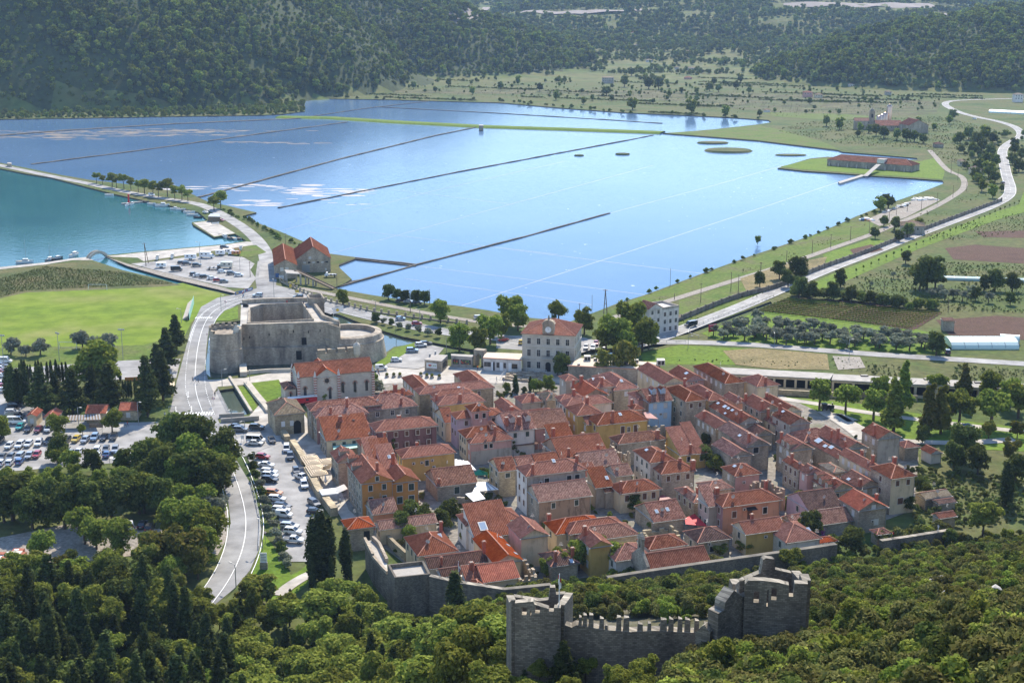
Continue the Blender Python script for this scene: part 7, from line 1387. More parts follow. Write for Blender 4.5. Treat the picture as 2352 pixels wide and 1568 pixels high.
def awning(c,pts,z0,z1,m,label,legs=True,ribs=0):
    A,B = at(c,*pts[0],z0),at(c,*pts[1],z0); C,D = at(c,*pts[2],z1),at(c,*pts[3],z1); o = thing('awning',label,'awning',(0,0,0),0,'awnings'); mb = MB(); mb.add([A,B,C,D] + [p - Vector((0,0,.08)) for p in (A,B,C,D)],[(0,1,2,3),(7,6,5,4),(0,4,5,1),(1,5,6,2),(2,6,7,3),(3,7,4,0)]); part('canopy',mb,m,o)
    for i in range(ribs): t = (i + .5) / ribs; mb = MB(); mb.beam(A.lerp(B,t) + Vector((0,0,.05)),D.lerp(C,t) + Vector((0,0,.05)),.3,.06); part('rib',mb,M['metal'],o)
    if legs:
        for p in (A,B): mb = MB(); mb.tube((p.x,p.y,-.1),p,.06,.06,5); part('leg',mb,M['metal'],o)
awning('3',[(1050,320),(1380,275),(1360,222),(1040,258)],3.4,3.6,M['gblue'],'pale green awning beside the cream lean-to house'); awning('3',[(905,560),(1000,540),(1040,480),(910,520)],2.6,3.6,M['canv'],'sagging cream awning beside the stone gabled house'); awning('3',[(1045,655),(1120,605),(1030,490),(1005,570)],2.4,3.8,M['metal'],'grey blue lean-to awning on the stone gabled house'); awning('3',[(1105,850),(1225,795),(1180,735),(1065,785)],2.4,3.4,M['wcanv'],'cream awning at the orange house corner')
awning('T',[(1850,520),(2180,490),(2040,400),(1910,400)],3.0,3.4,M['wcanv'],'long panelled white awning in the lane',True,5); awning('T',[(1815,310),(2040,310),(2040,280),(1935,240)],3.4,4.6,M['teal'],'bright teal tarpaulin over the restaurant lane'); awning('T',[(1625,250),(1895,245),(1800,140),(1625,110)],3,3.4,M['wcanv'],'pale ribbed pergola roof behind the yellow house',True,4); awning('T',[(1860,640),(2010,605),(1930,510),(1760,545)],3.2,3.4,WH,'flat white sheet roof over the roofless shell')
awning('V',[(760,925),(1035,950),(870,795),(750,850)],2.8,3.2,M['red'],'bright red restaurant awning with white lettering'); awning('V',[(415,640),(580,600),(480,560),(420,580)],2.8,3.0,plain('maroon_cloth',(.2,.03,.04)),'dark red awning below the cream cornice house'); awning('5',[(1420,1200),(1735,1172),(1690,1105),(1410,1130)],3.2,3.8,M['t_brown'],'dark porch roof on the white house with dormers'); awning('6',[(1210,850),(1360,860),(1240,775),(1165,775)],6,6.6,M['s_pink'],'faded rose awning over a roof terrace'); awning('W',[(300,995),(310,985),(230,915),(175,930)],3,3.2,WH,'white sheet over the terrace of the lilac house')
mb = MB(); q_ = bpy.data.objects['awning.008'] if 'awning.008' in bpy.data.objects else None
for i,(x,y) in enumerate(((1090,185),(1177,183),(1253,180),(1515,178),(1592,190),(1655,194),(1748,202))):
    o = thing('planter','square stone planter with a clipped bush','planter',at('4',x,y),GA,'planters along the square',True); mb = MB(); mb.taper((0,0),1.0,1.0,.7,1.15); part('box',mb,M['conc'],o); mb = MB(); mb.lathe((0,0,.7),[(.3,0),(.6,.3),(.55,.7),(.1,1.0)],8); part('bush',mb,M['yellow'],o)
o = thing('play_tower','red and yellow play tower with a slide in the park','play tower',at('8',1670,1010),R(15))
for x in (-1,1):
    for y in (-1,1): mb = MB(); mb.box(x - .08,y - .08,0,x + .08,y + .08,3.2); part('post',mb,M['red'],o)
for nm,b,m in (('platform',(-1.1,-1.1,1.5,1.1,1.1,1.65),M['wood']),('panel',(-.9,-1.12,1.65,.9,-1.02,2.9),paint('yellow')),('panel',(-1.12,-.9,0,-1.02,.9,2.8),M['red']),('roof',(-1.3,-1.3,3.2,1.3,1.3,3.35),paint('blue'))): mb = MB(); mb.box(*b); part(nm,mb,m,o)
mb = MB(); mb.beam((1.1,0,1.6),(4.2,-.6,.15),.8,.12); part('slide',mb,paint('silver'),o); mb = MB(); mb.tube((-1.1,0,1.6),(-3.4,.6,1.9),.5,.5,10); part('tunnel',mb,M['red'],o)
o = thing('locomotive','small black steam locomotive on display in the park','locomotive',at('7',1915,760),R(8)); mb = MB(); mb.box(-2,-.7,.5,2,.7,.8); part('chassis',mb,M['black'],o); mb = MB(); mb.tube((-.4,0,1.35),(1.9,0,1.35),.55,.55,12); part('boiler',mb,M['black'],o); mb = MB(); mb.box(-1.9,-.75,.8,-.5,.75,2.3); mb.box(-2.05,-.85,2.3,-.35,.85,2.42); part('cab',mb,M['black'],o); mb = MB(); mb.lathe((1.4,0,1.8),[(.16,0),(.16,.5),(.26,.75)],10); part('funnel',mb,M['black'],o)
for x in (-1.3,0,1.3):
    for s in (-1,1): mb = MB(); mb.tube((x,s * .6,.42),(x,s * .72,.42),.42,.42,12); part('wheel',mb,M['metal'],o)
# ruins being excavated beside the square, low huts of the car park
rs = MB(); r_ = random.Random(8); L_ = [at('5',x,y) for x,y in ((1290,380),(1380,280),(1830,300),(1730,425))]
for i in range(130): a_,b_ = r_.random(),r_.choice((.08,.3,.55,.8,.95)) + r_.uniform(-.03,.03); p = L_[0].lerp(L_[3],a_).lerp(L_[1].lerp(L_[2],a_),b_); s = r_.uniform(.3,.9); rs.box(p.x - s,p.y - s * .6,-.1,p.x + s,p.y + s * .6,r_.uniform(.3,.9))
struct('ruin_stones',rs,M['stone'],'stuff')
rl = thing('railing','pale railing round the excavated stones by the square','railing'); P = dense([at('5',x,y) for x,y in ((1255,370),(1340,262),(1500,255),(1840,290))],2)
for p in P: mb = MB(); mb.tube(p,p + Vector((0,0,1.1)),.05,.05,4); part('post',mb,WH,rl)
for z in (.5,1.08):
    mb = MB()
    for a_,b_ in zip(P,P[1:]): mb.beam(a_ + Vector((0,0,z)),b_ + Vector((0,0,z)),.06,.06)
    part('rail',mb,WH,rl)
for c,n,r,l,he,kd,wl,lb in (('L',(228,760),300,735,3.4,'b','s_cream','small hut with terracotta gable in the western car park'),('L',(372,770),470,745,3.4,'b','s_cream','hut with bright terracotta roof next to the striped pergola'),('L',(720,735),880,715,3.2,'a','stone_y','pergola bar with tiled ridge beneath the dark trees'),('L',(1000,712),1140,690,3.2,'a','stone_y','small stone hut with tiled roof at the grove end')): house(c,n,(r,n[1]),(n[0],l),he,kd,wl,'t_new','1x1w','',ga=2,L2=6,label=lb,group='huts of the western car park')
awning('L',[(545,800),(850,790),(840,745),(560,755)],2.8,3.1,M['wood'],'wide dark pergola roof between the car park huts',True,12); awning('L',[(1380,530),(1460,520),(1460,470),(1390,480)],2.6,2.9,M['canv'],'cream kiosk canopy beside the main road')
awning('L',[(915,1115),(1060,1130),(990,1102),(930,1100)],2.2,2.4,WH,'white canopy among the parked cars'); mb = MB()
yb = MB(); yb.add([],[])
o = thing('yellow_wall','yellow advertising fence along the sports court','fence'); A,B = at('L',1045,470),at('L',1330,455); mb = MB(); mb.beam(A + Vector((0,0,.7)),B + Vector((0,0,.7)),.15,1.3); part('panel',mb,paint('orange'),o)
# builders' heaps and sacks at the salt works
r_ = random.Random(6)
for nm,c,pts,n,m in (('salt_sacks','E',((1260,400),(1480,395),(1400,375),(1290,385)),60,'white'),('dumped_skips','E',((1010,500),(1250,420),(1230,440),(1060,490)),46,'frame'),('stacked_timber','S',((0,620),(190,600),(150,520),(20,540)),40,'brick'),('coloured_tarps','E',((850,555),(980,560),(960,540),(870,545)),14,'pblue')):
    L_ = [at(c,*p) for p in pts]; rs = MB()
    for i in range(n): a_,b_ = r_.random(),r_.random(); p = L_[0].lerp(L_[1],a_).lerp(L_[3].lerp(L_[2],a_),b_); s = r_.uniform(.4,1.3); rs.box(p.x - s,p.y - s * .7,0,p.x + s,p.y + s * .7,r_.uniform(.3,1.3),r_.randrange(3))
    struct(nm,rs,[WH,M['frame'] if m != 'pblue' else paint('orange'),{'white': M['frame'],'frame': M['black'],'brick': M['brick'],'pblue': paint('blue')}[m]],'stuff')
# ------------------------------------------------------------------ people: one skinned body each
def person_meshes(stride,key):
    "walking or standing figure grown over a skeleton, coloured by height"
    J = dict(pel=(0,0,.95),sp=(0,.0,1.2),ch=(.02,0,1.38),nk=(.03,0,1.5),hd=(.05,0,1.62),top=(.05,0,1.75),ls=(.02,.19,1.42),rs=(.02,-.19,1.42),le=(-.10 * stride + .02,.26,1.15),re=(.10 * stride,-.26,1.15),lh=(.02 - .05 * stride,.27,.92),rh=(.16 * stride,-.27,.93),lp=(0,.1,.9),rp=(0,-.1,.9),lk=(.16 * stride + .03,.11,.5),rk=(-.08 * stride + .02,-.11,.5),la=(.22 * stride,.11,.09),ra=(-.30 * stride,-.11,.12),lt=(.22 * stride + .2,.12,.04),rt=(-.30 * stride + .19,-.12,.05))
    Ed = [('pel','sp'),('sp','ch'),('ch','nk'),('nk','hd'),('hd','top'),('ch','ls'),('ls','le'),('le','lh'),('ch','rs'),('rs','re'),('re','rh'),('pel','lp'),('lp','lk'),('lk','la'),('la','lt'),('pel','rp'),('rp','rk'),('rk','ra'),('ra','rt')]
    Rr = dict(pel=.15,sp=.13,ch=.15,nk=.06,hd=.10,top=.07,ls=.065,rs=.065,le=.045,re=.045,lh=.04,rh=.04,lp=.095,rp=.095,lk=.06,rk=.06,la=.045,ra=.045,lt=.04,rt=.04)
    ks = list(J); me = bpy.data.meshes.new('body'); me.from_pydata([J[k] for k in ks],[(ks.index(a),ks.index(b)) for a,b in Ed],[]); o = bpy.data.objects.new('body',me); COL.objects.link(o); md = o.modifiers.new('skin','SKIN'); sv = me.skin_vertices[0].data if me.skin_vertices else None
    if sv is None:
        bm = bmesh.new(); bm.from_mesh(me); bm.verts.layers.skin.verify(); bm.to_mesh(me); bm.free(); sv = me.skin_vertices[0].data
    for i,k in enumerate(ks): sv[i].radius = (Rr[k],Rr[k]); sv[i].use_root = k == 'pel'
    o.modifiers.new('sub','SUBSURF').levels = 1; dg = bpy.context.evaluated_depsgraph_get(); out = bpy.data.meshes.new_from_object(o.evaluated_get(dg)); bpy.data.objects.remove(o); return out
PB = [person_meshes(1,0),person_meshes(0,1)]
HAIR = MB(); HAIR.lathe((.03,0,1.63),[(.11,-.05),(.122,.04),(.1,.12),(.04,.165)],10); HAIRM = HAIR.mesh('hair',M['hair'],True)
PC = {}
def person(p,deg,pose,top,legs,label,group='people'):
    o = thing('person',label,'person',p,R(deg),group); key = (pose,top,legs)
    if key not in PC:
        me = PB[pose].copy(); me.materials.clear()
        for m in (M['skin'],top,legs,M['black']): me.materials.append(m)
        for f in me.polygons:
            c = f.center; f.material_index = 0 if c.z > 1.49 else 3 if c.z < .1 else 2 if c.z < .93 and abs(c.y) < .2 else (0 if abs(c.y) > .22 and c.z < 1.2 else 1); f.use_smooth = True
        PC[key] = me
    ob('body',PC[key],o); ob('hair',HAIRM,o); return o
CLO = {k: plain(k + '_cloth',c,.9) for k,c in dict(navy=(.03,.04,.09),white=(.7,.7,.68),grey=(.2,.2,.21),red=(.5,.03,.03),orange=(.75,.2,.02),khaki=(.25,.2,.12),black=(.02,.02,.02),blue=(.1,.2,.4)).items()}
for c,x,y,z,d,ps,tp,lg,lb in (('L',1612,475,.25,200,0,'navy','black','person in dark clothes crossing the road, nearest the kerb lane'),('L',1637,482,.25,200,0,'black','navy','person in dark clothes crossing the road, in the middle'),('L',1660,488,.25,195,0,'grey','black','person in grey crossing the road, closest to the moat'),('L',1380,770,.2,260,0,'white','navy','person in white walking by the zebra crossing'),('L',1050,855,.2,190,0,'blue','khaki','person in blue strolling at the car park entrance'),('L',1068,845,.2,190,0,'red','navy','person in red strolling at the car park entrance'),
        ('F',1203,1500,.3,270,1,'white','black','person in white shirt and dark trousers before the hall'),('F',1288,1495,.3,270,1,'white','white','person all in white before the hall'),('F',1118,1478,.3,250,1,'grey','black','person in grey beside the rubble stub'),('C',1785,1528,.2,250,0,'orange','navy','person in an orange vest outside the arch gate'),('5',1213,400,.2,200,0,'white','khaki','person in white crossing the square'),('5',1300,412,.2,200,0,'blue','grey','person in blue beside the excavated stones'),
        ('3',1132,985,.3,90,0,'white','khaki','person in white walking past the cream awning'),('F',1345,190,zt,90,1,'navy','black','person in navy on the fort roof'),('F',1372,235,zt,90,0,'black','grey','person in black on the fort roof'),('F',1172,178,zt,90,1,'red','navy','person in red at the back of the fort roof'),('W',1478,1412,3,190,0,'red','black','person in red walking on the eastern town wall'),('W',2046,1328,3,190,0,'white','white','person in white with a hat on the eastern town wall'),('U',290,670,.2,100,1,'white','black','person in white standing in the shaded lane'),('L',1798,600,.25,80,1,'black','black','person in black leaning at the pool railing')): person(at(c,x,y,z),d,ps,CLO[tp],CLO[lg],lb)

# aerials, dishes and gutters of the town houses
AE = MB(); AE.tube((0,0,-.5),(0,0,2.2),.035,.03,4)
for k,z in enumerate((1.5,1.8,2.1)): AE.beam((-.5 + .1 * k,0,z),(.5 - .1 * k,0,z),.04,.04)
AEM = AE.mesh('aerial',M['metal']); DI = MB(); DI.lathe((0,0,0),[(.02,0),(.3,.06),(.5,.2)],10,cap=False); DI.v = [(a,-c_ - .1,b + .9) for a,b,c_ in DI.v]; DI.tube((0,0,-.4),(0,-.1,.9),.04,.04,4); DIM = DI.mesh('satellite_dish',M['frame']); r_ = random.Random(12)
for o,a_,b_,he in HOUSES:
    if o.get('group') != 'houses of the old town': continue
    g_ = MB(); z = he - o.location.z - .22; g_.box(-.5,-.5,z,a_ + .5,-.38,z + .12); g_.box(a_ - .14,-.14,0,a_ - .04,-.04,z); part('gutter',g_,M['metal'],o)
    if r_.random() < .5: ob('aerial',AEM,o,(a_ * r_.uniform(.3,.7),b_ * .5,he + min(a_,b_) * .24),r_.uniform(0,3))
    if r_.random() < .4: ob('satellite_dish',DIM,o,(a_ * r_.uniform(.2,.8),b_ * .25,he + min(a_,b_) * .12),r_.uniform(-.6,.6))
# ------------------------------------------------------------------ trees and plants
def leaf_mesh(name,lobes,n,size,mat,seed,core=.55,flat=.0,up=.25,tip=0):
    "many small leaf sprays spread through lobes [(x, y, z, rx, ry, rz)], with an added inner body that blocks light through the crown"
    g = np.random.default_rng(seed); L = np.array(lobes,float); wgt = (L[:,3] * L[:,4] * L[:,5]) ** .67; wgt /= wgt.sum()
    k = g.choice(len(L),n,p=wgt); d = g.normal(size=(n,3)); d /= np.linalg.norm(d,axis=1)[:,None]; d[:,2] = np.where(d[:,2] < -.35,-d[:,2] * .6,d[:,2])
    r = g.uniform(.72,1.08,n) + g.normal(0,.05,n); c = L[k,:3] + d * L[k,3:] * r[:,None]
    nrm = d + g.normal(0,.55,(n,3)); nrm[:,2] += up; nrm /= np.linalg.norm(nrm,axis=1)[:,None]
    a = np.cross(nrm,g.normal(size=(n,3))); a /= np.linalg.norm(a,axis=1)[:,None]; b = np.cross(nrm,a)
    s = (size * g.uniform(.55,1.35,n))[:,None]; e = g.uniform(.45,.8,n)[:,None]
    v = np.empty((n,4,3)); v[:,0] = c - a * s; v[:,1] = c - b * s * e + nrm * s * .12; v[:,2] = c + a * s; v[:,3] = c + b * s * e - nrm * s * .1
    vs = v.reshape(-1,3).tolist(); fs = [[4 * i,4 * i + 1,4 * i + 2,4 * i + 3] for i in range(n)]
    mb = MB(); mb.add(vs,fs)
    if core:  # added body inside each lobe, same leaf material, blocks light through the crown
        for l in lobes[:14]:
            bm_v = [(0,0,1),(.89,0,.45),(.28,.85,.45),(-.72,.53,.45),(-.72,-.53,.45),(.28,-.85,.45),(.72,.53,-.45),(-.28,.85,-.45),(-.89,0,-.45),(-.28,-.85,-.45),(.72,-.53,-.45),(0,0,-1)]
            mb.add([(l[0] + p[0] * l[3] * core,l[1] + p[1] * l[4] * core,l[2] + p[2] * l[5] * core) for p in bm_v],[(0,1,2),(0,2,3),(0,3,4),(0,4,5),(0,5,1),(1,6,2),(2,7,3),(3,8,4),(4,9,5),(5,10,1),(2,6,7),(3,7,8),(4,8,9),(5,9,10),(1,10,6),(6,11,7),(7,11,8),(8,11,9),(9,11,10),(10,11,6)])
    return mb.mesh(name,M[mat])
def lobes_round(rr,n,R0,H0,zc,fl=.85,spread=.62):
    out = [(0,0,zc,R0 * .62,R0 * .62,H0 * .62)]
    for i in range(n):
        a = rr.uniform(0,6.283); q = math.sqrt(rr.random()) * R0 * spread; z = zc + rr.uniform(-.62,.62) * H0; s = rr.uniform(.26,.46); k = 1 - .45 * abs(z - zc) / H0
        out.append((q * math.cos(a) * k,q * math.sin(a) * k,z,R0 * s,R0 * s,R0 * s * fl))
    return out
def trunk_mesh(h,r,lean=.0,limbs=3,seed=0,fork=.45):
    rr = random.Random(seed); mb = MB(); p = Vector((0,0,-.6)); q = Vector((lean * .3,lean * .2,h * fork)); mb.tube(p,q,r,r * .75,7); top = Vector((lean,lean * .3,h)); mb.tube(q,top,r * .75,r * .25,6)
    for i in range(limbs):
        a = i * 6.283 / max(1,limbs) + rr.uniform(0,1); t = q.lerp(top,rr.uniform(0,.6)); mb.tube(t,t + Vector((math.cos(a) * h * .28,math.sin(a) * h * .28,h * rr.uniform(.12,.3))),r * .45,r * .12,5)
    return mb.mesh('trunk',M['trunk'])
PROTO = {}; PH = {}
def proto(kind,crowns,trunks,h):
    PROTO[kind] = [(c,trunks[i % len(trunks)] if trunks else None) for i,c in enumerate(crowns)]; PH[kind] = h
rr = random.Random(5)
proto('pine',[leaf_mesh('crown',lobes_round(rr,15,3.1,2.9,5.6,.75,.8),3600,.26,'pine',i) for i in range(5)],[trunk_mesh(6.5,.24,.3,4,i) for i in range(3)],8.6)
proto('leanpine',[leaf_mesh('crown',[(x * .8 + (z - 5) * .25,y * .8,z * 1.1,a,b,c) for x,y,z,a,b,c in lobes_round(rr,12,2.5,3.6,5.8,.8,.75)],1800,.33,'pine',40 + i) for i in range(3)],[trunk_mesh(7.5,.22,.6,4,10 + i) for i in range(2)],9.5)
proto('cypress',[leaf_mesh('crown',[(rr.uniform(-.12,.12),rr.uniform(-.12,.12),1 + t * 10.5,w,w,1.5) for t,w in [(k / 9,.25 + .95 * math.sin(math.pi * min(1,(1 - k / 9) * .75 + .08)) ** .8) for k in range(10)]],1900,.26,'cyp',60 + i,.7,up=.6) for i in range(3)],[trunk_mesh(4,.2,0,0)],13)
proto('conifer',[leaf_mesh('crown',[(rr.uniform(-.5,.5) * (1 - t) + math.cos(k * 2.4) * 1.1 * (1 - t),math.sin(k * 2.4) * 1.1 * (1 - t),1.6 + t * 8.4,.35 + 1.25 * (1 - t) + .2,.35 + 1.25 * (1 - t) + .2,.85) for k,t in [(k,k / 16) for k in range(17)]],2800,.27,'cyp',70 + i,.5,up=-.1) for i in range(4)],[trunk_mesh(8,.24,0,2)],11)
proto('broad',[leaf_mesh('crown',lobes_round(rr,18,3.4,3.9,4.2,.95,.78),3400,.3,'broad',80 + i) for i in range(4)],[trunk_mesh(5.5,.28,.2,4,20 + i) for i in range(3)],8.6)
proto('darkbroad',[leaf_mesh('crown',lobes_round(rr,20,3.6,4.1,4.2,.95,.78),3400,.3,'dark',90 + i) for i in range(4)],[trunk_mesh(5.5,.3,.2,4,24 + i) for i in range(3)],8.8)
proto('yellow',[leaf_mesh('crown',lobes_round(rr,16,3.2,3.8,4.2,.95,.78),2200,.36,'yellow',100 + i) for i in range(2)],[trunk_mesh(5.5,.25,.2,4,28)],8.4)
proto('poplar',[leaf_mesh('crown',[(rr.uniform(-.9,.9) * (1 - abs(t - .4)),rr.uniform(-.9,.9) * (1 - abs(t - .4)),2 + t * 9,1.5 * (1.05 - t * .75),1.5 * (1.05 - t * .75),1.5) for t in [k / 13 for k in range(14)]],2300,.36,'yellow' if i == 1 else 'broad',110 + i) for i in range(2)],[trunk_mesh(8,.28,.1,3,30)],12.5)
proto('olive',[leaf_mesh('crown',lobes_round(rr,9,1.7,1.4,2.3,.8,.75),650,.24,'olive',120 + i) for i in range(3)],[trunk_mesh(2.0,.18,.2,3,32,.4)],3.8)
proto('tamarisk',[leaf_mesh('crown',lobes_round(rr,11,3.0,2.4,3.0,.8,.8),1400,.34,'olive',130 + i) for i in range(2)],[trunk_mesh(3.2,.25,.5,4,34,.35)],5)
proto('willow',[leaf_mesh('crown',lobes_round(rr,14,3.0,2.7,4.1,.85,.78),1900,.36,'broad',140 + i,up=-.1) for i in range(3)],[trunk_mesh(4.4,.3,.1,4,36,.5)],6.2)
proto('shrub',[leaf_mesh('crown',lobes_round(rr,8,1.5,1.2,1.2,.8,.72),2000,.14,('maquis','maquis','dark','broad','maquis','pine')[i],150 + i) for i in range(6)],None,2.4)
proto('oleander',[leaf_mesh('crown',lobes_round(rr,8,1.7,1.6,1.7,.9,.7),900,.24,('olive','dark')[i % 2],160 + i) for i in range(3)],None,3.4)
proto('bush',[leaf_mesh('crown',lobes_round(rr,7,2.5,2.0,1.7,.85,.75),460,.42,('hill','dark','hillpale')[i],170 + i) for i in range(3)],None,4.4)
proto('fartree',[leaf_mesh('crown',lobes_round(rr,9,3.3,3.7,3.5,.95,.7),480,.62,('hill','hillpale','dark')[i],180 + i) for i in range(3)],[trunk_mesh(4,.3,.1,2,40)],8)
proto('sapling',[leaf_mesh('crown',lobes_round(rr,4,.75,.7,1.7,.9,.5),160,.2,'broad',190)],[trunk_mesh(1.5,.06,0,0)],2.5)
proto('vine',[leaf_mesh('crown',[(x,0,.9,.8,.45,.7) for x in range(0,26)],1700,.24,'broad',195 + i,.6) for i in range(2)],None,1.6)
NAMES = {'pine': ('pine_tree','pine'),'leanpine': ('pine_tree','pine'),'cypress': ('cypress_tree','cypress'),'conifer': ('conifer_tree','conifer'),'broad': ('broadleaf_tree','tree'),'darkbroad': ('broadleaf_tree','tree'),'yellow': ('broadleaf_tree','tree'),'poplar': ('poplar_tree','poplar'),
         'olive': ('olive_tree','olive tree'),'tamarisk': ('tamarisk_tree','tamarisk'),'willow': ('willow_tree','willow'),'shrub': ('shrub','shrub'),'oleander': ('oleander_bush','oleander'),'bush': ('bush','bush'),'fartree': ('field_tree','tree'),'sapling': ('young_tree','young tree'),'vine': ('vine_row','vine row')}
DESC = {'pine': 'bushy bright green pine','leanpine': 'leaning tall green pine','cypress': 'slim dark cypress','conifer': 'ragged dark conifer','broad': 'leafy mid green tree','darkbroad': 'dense dark green tree','yellow': 'yellowing leafy tree','poplar': 'tall columnar leafy tree','olive': 'silvery olive tree',
        'tamarisk': 'wispy grey-green tamarisk','willow': 'feathery pollarded tree','shrub': 'low green shrub','oleander': 'rounded oleander bush','bush': 'rounded bush','fartree': 'lone round tree','sapling': 'small round young tree','vine': 'row of green vines'}
def plant(kind,p,h=None,rz=None,wide=1.0,group=None,desc=None,var=None):
    i = rr.randrange(len(PROTO[kind])) if var is None else var; crown,trunk = PROTO[kind][i]; s = (h or PH[kind]) / PH[kind]; nm,cat = NAMES[kind]; rz = rr.uniform(0,6.283) if rz is None else rz
    o = ob(nm,None if trunk else crown,None,p,rz); o.scale = (s * wide,s * wide,s)
    if trunk: ob('trunk',trunk,o); ob('crown',crown,o)
    return tag(o,desc or DESC[kind],cat,group or GROUP[0],True)
GROUP = ['trees']
def up(x,y,h,f=.55):
    "base of a tree of height h whose crown is centred on picture point (x, y)"
    q = T(x,y) or G(x,y)
    for _ in range(4):
        s = scale_at(q + Vector((0,0,h * f))); r = T(x,y + h * f * s * .95)
        if r is None: break
        q = r
    return q
# --- single trees, base points in the picture and heights in metres
def many(kind,lst,group,f=None,**kw):
    GROUP[0] = group; bg_ = {'broad': 1.3,'darkbroad': 1.32,'yellow': 1.25,'fartree': 1.6,'conifer': 1.15,'pine': 1.12,'willow': 1.3,'poplar': 1.15,'tamarisk': 1.15}.get(kind,1)
    lst = [(t[0],t[1],t[2] * bg_,*t[3:]) for t in lst]
    for t in lst: plant(kind,T(t[0],t[1]) if f is None else up(t[0],t[1],t[2],f),*t[2:4][:1],wide=t[3] if len(t) > 3 else 1.0,**kw)
many('pine',[(222,421,7,1.1),(236,424,6,1.1),(258,430,10),(268,432,8),(285,434,9.5),(301,437,8),(318,443,8),(332,446,10,1.1),(352,450,9,1.1),(364,453,9),(385,452,12),(402,458,8.5),(418,460,9),(432,463,7.5,1.2),(492,484,9,1.1),(507,478,11)],'pines along the causeway',var=None)
many('conifer',[(405,806,12,1.35),(384,848,13,1.4),(375,922,15,1.2),(340,956,17,1.1),(362,880,12,1.3),(96,945,13,1.5),(168,950,13,1.5),(252,948,14,1.6),(215,925,11,1.3),(128,930,10,1.3)],'dark conifers west of the road')
many('cypress',[(47,876,6.5),(53,877,8),(59,876,7.5),(66,877,6),(72,876,6),(85,877,7.5),(91,876,7.5),(98,877,7),(110,876,7),(119,876,7.5),(131,877,8),(138,876,6),(145,877,7),(154,876,7),(277,880,5),(284,914,6),(290,914,6),(296,913,6),(302,914,6),(22,925,12,1.6),(32,930,13,1.5),(42,928,12,1.4),(52,930,11,1.4),(64,928,12),(312,915,7)],'cypresses around the sports court')
many('cypress',[(722,1332,15,1.35),(740,1336,17,1.4),(757,1330,15,1.3),(796,1328,12,1.3),(762,1345,7),(716,1352,8,1.1),(806,1345,5)],'cypress clump beside the gatehouse')
many('cypress',[(2308,1162,12,1.4),(2318,1164,9,1.2)],'cypresses at the eastern gardens')
many('cypress',[(1048,1389,15,1.5),(122,1470,17,1.15),(556,1410,8),(1030,1440,10),(985,1480,9,1.1),(880,1520,8,1.1),(1070,1490,6),(640,1405,7)],'dark cypresses on the lower slope',.5)
many('broad',[(222,892,14,1.35),(134,1004,6.2),(258,992,6.2),(4,1010,6.5),(190,998,3),(172,1100,4),(134,1072,5)],'trees of the western car park')
many('tamarisk',[(25,815,5,1.1),(92,815,5,1.1),(60,818,4),(190,800,5.5,1.1),(247,805,5,1.15),(222,802,4.5)],'tamarisks by the football pitch')
many('broad',[(345,1092,9),(430,1085,10),(500,1110,9),(520,1120,8),(410,1140,9)],'big dark trees between car park and yard')
many('darkbroad',[(133,1062,7),(214,1088,6.5),(285,1096,7),(335,1100,9),(398,1050,11,1.1),(455,1065,12),(508,1090,11),(370,1130,11),(440,1135,11,1.1),(500,1150,9),(300,1150,8),(30,1195,11,1.2),(110,1205,10),(10,1200,9),(200,1205,11,1.1),(258,1195,10),(150,1215,10),(75,1215,9),(320,1180,9),(375,1185,9)],'big dark trees between car park and yard')
many('broad',[(332,1178,9),(75,1185,8),(470,1168,6,1.2),(240,1150,5),(25,1130,6),(70,1122,5),(128,1128,6),(180,1135,5),(228,1128,5.4),(275,1118,5),(165,1085,5.6),(100,1150,6.5),(60,1160,6),(420,1170,6)],'big dark trees between car park and yard')
many('olive',[(470,1180,5,1.3),(500,1180,5,1.3),(445,1185,5),(425,1190,5,1.2),(515,1165,4)],'silver bushes at the road bend')
many('broad',[(196,1250,8,1.1),(222,1262,7),(278,1275,7.5),(335,1275,5,.8),(418,1235,9,1.1),(450,1245,9,1.1),(480,1262,9),(470,1300,8),(400,1240,8),(100,1290,7)],'light green trees around the yard')
many('yellow',[(375,1310,9,1.1),(425,1320,10,1.1),(455,1330,8),(345,1325,8),(600,1385,6,1.5),(575,1392,5,1.4)],'yellowing trees at the road bend')
many('oleander',[(577,1062,3.4),(583,1085,3.4),(590,1102,3.4),(597,1122,3.4),(603,1142,3.4),(608,1160,3.4),(613,1180,3.2),(620,1200,3.4),(628,1218,3.4),(634,1240,3.6),(641,1258,3.6),(647,1276,3.6),(654,1292,3.4),(660,1304,3)],'oleander hedge beside the river car park')
many('oleander',[(730,913,5.2,1.0),(757,914,5.6,1.1),(784,912,5.2,1.1),(812,910,5.4,1.1),(840,906,5.6,1.1),(868,902,5.4,1.1)],'oleanders along the church')
many('broad',[(745,922,2.6,1.2),(1165,902,3),(1225,900,4),(1258,897,4.6,1.1),(1240,900,3.4),(865,873,2,.9)],'garden trees on the square'); many('cypress',[(1184,902,6,1.7),(1188,905,4,1.6),(1218,898,5,1.6)],'garden trees on the square')
many('darkbroad',[(1292,866,7,1.05),(1280,862,4)],'tree before the clock building'); many('yellow',[(1390,872,10,.8),(1440,872,13,.75),(1428,860,10,.7)],'plane trees behind the town')
many('broad',[(1172,748,11),(1152,775,8),(1283,742,8),(1342,768,9),(1410,808,12),(1450,785,14,.85),(1475,806,11),(1440,815,9),(1392,812,9),(1490,800,8),(1055,806,8.5,1.1),(1098,808,8),(1126,790,10),(1012,742,8),(788,702,6),(654,622,5),(1190,760,9)],'shade trees near the clock building')
many('darkbroad',[(892,688,6),(912,690,4.5),(930,695,5),(955,698,5),(975,700,5),(864,742,3.6),(1415,800,8)],'dark trees beside the pan track')
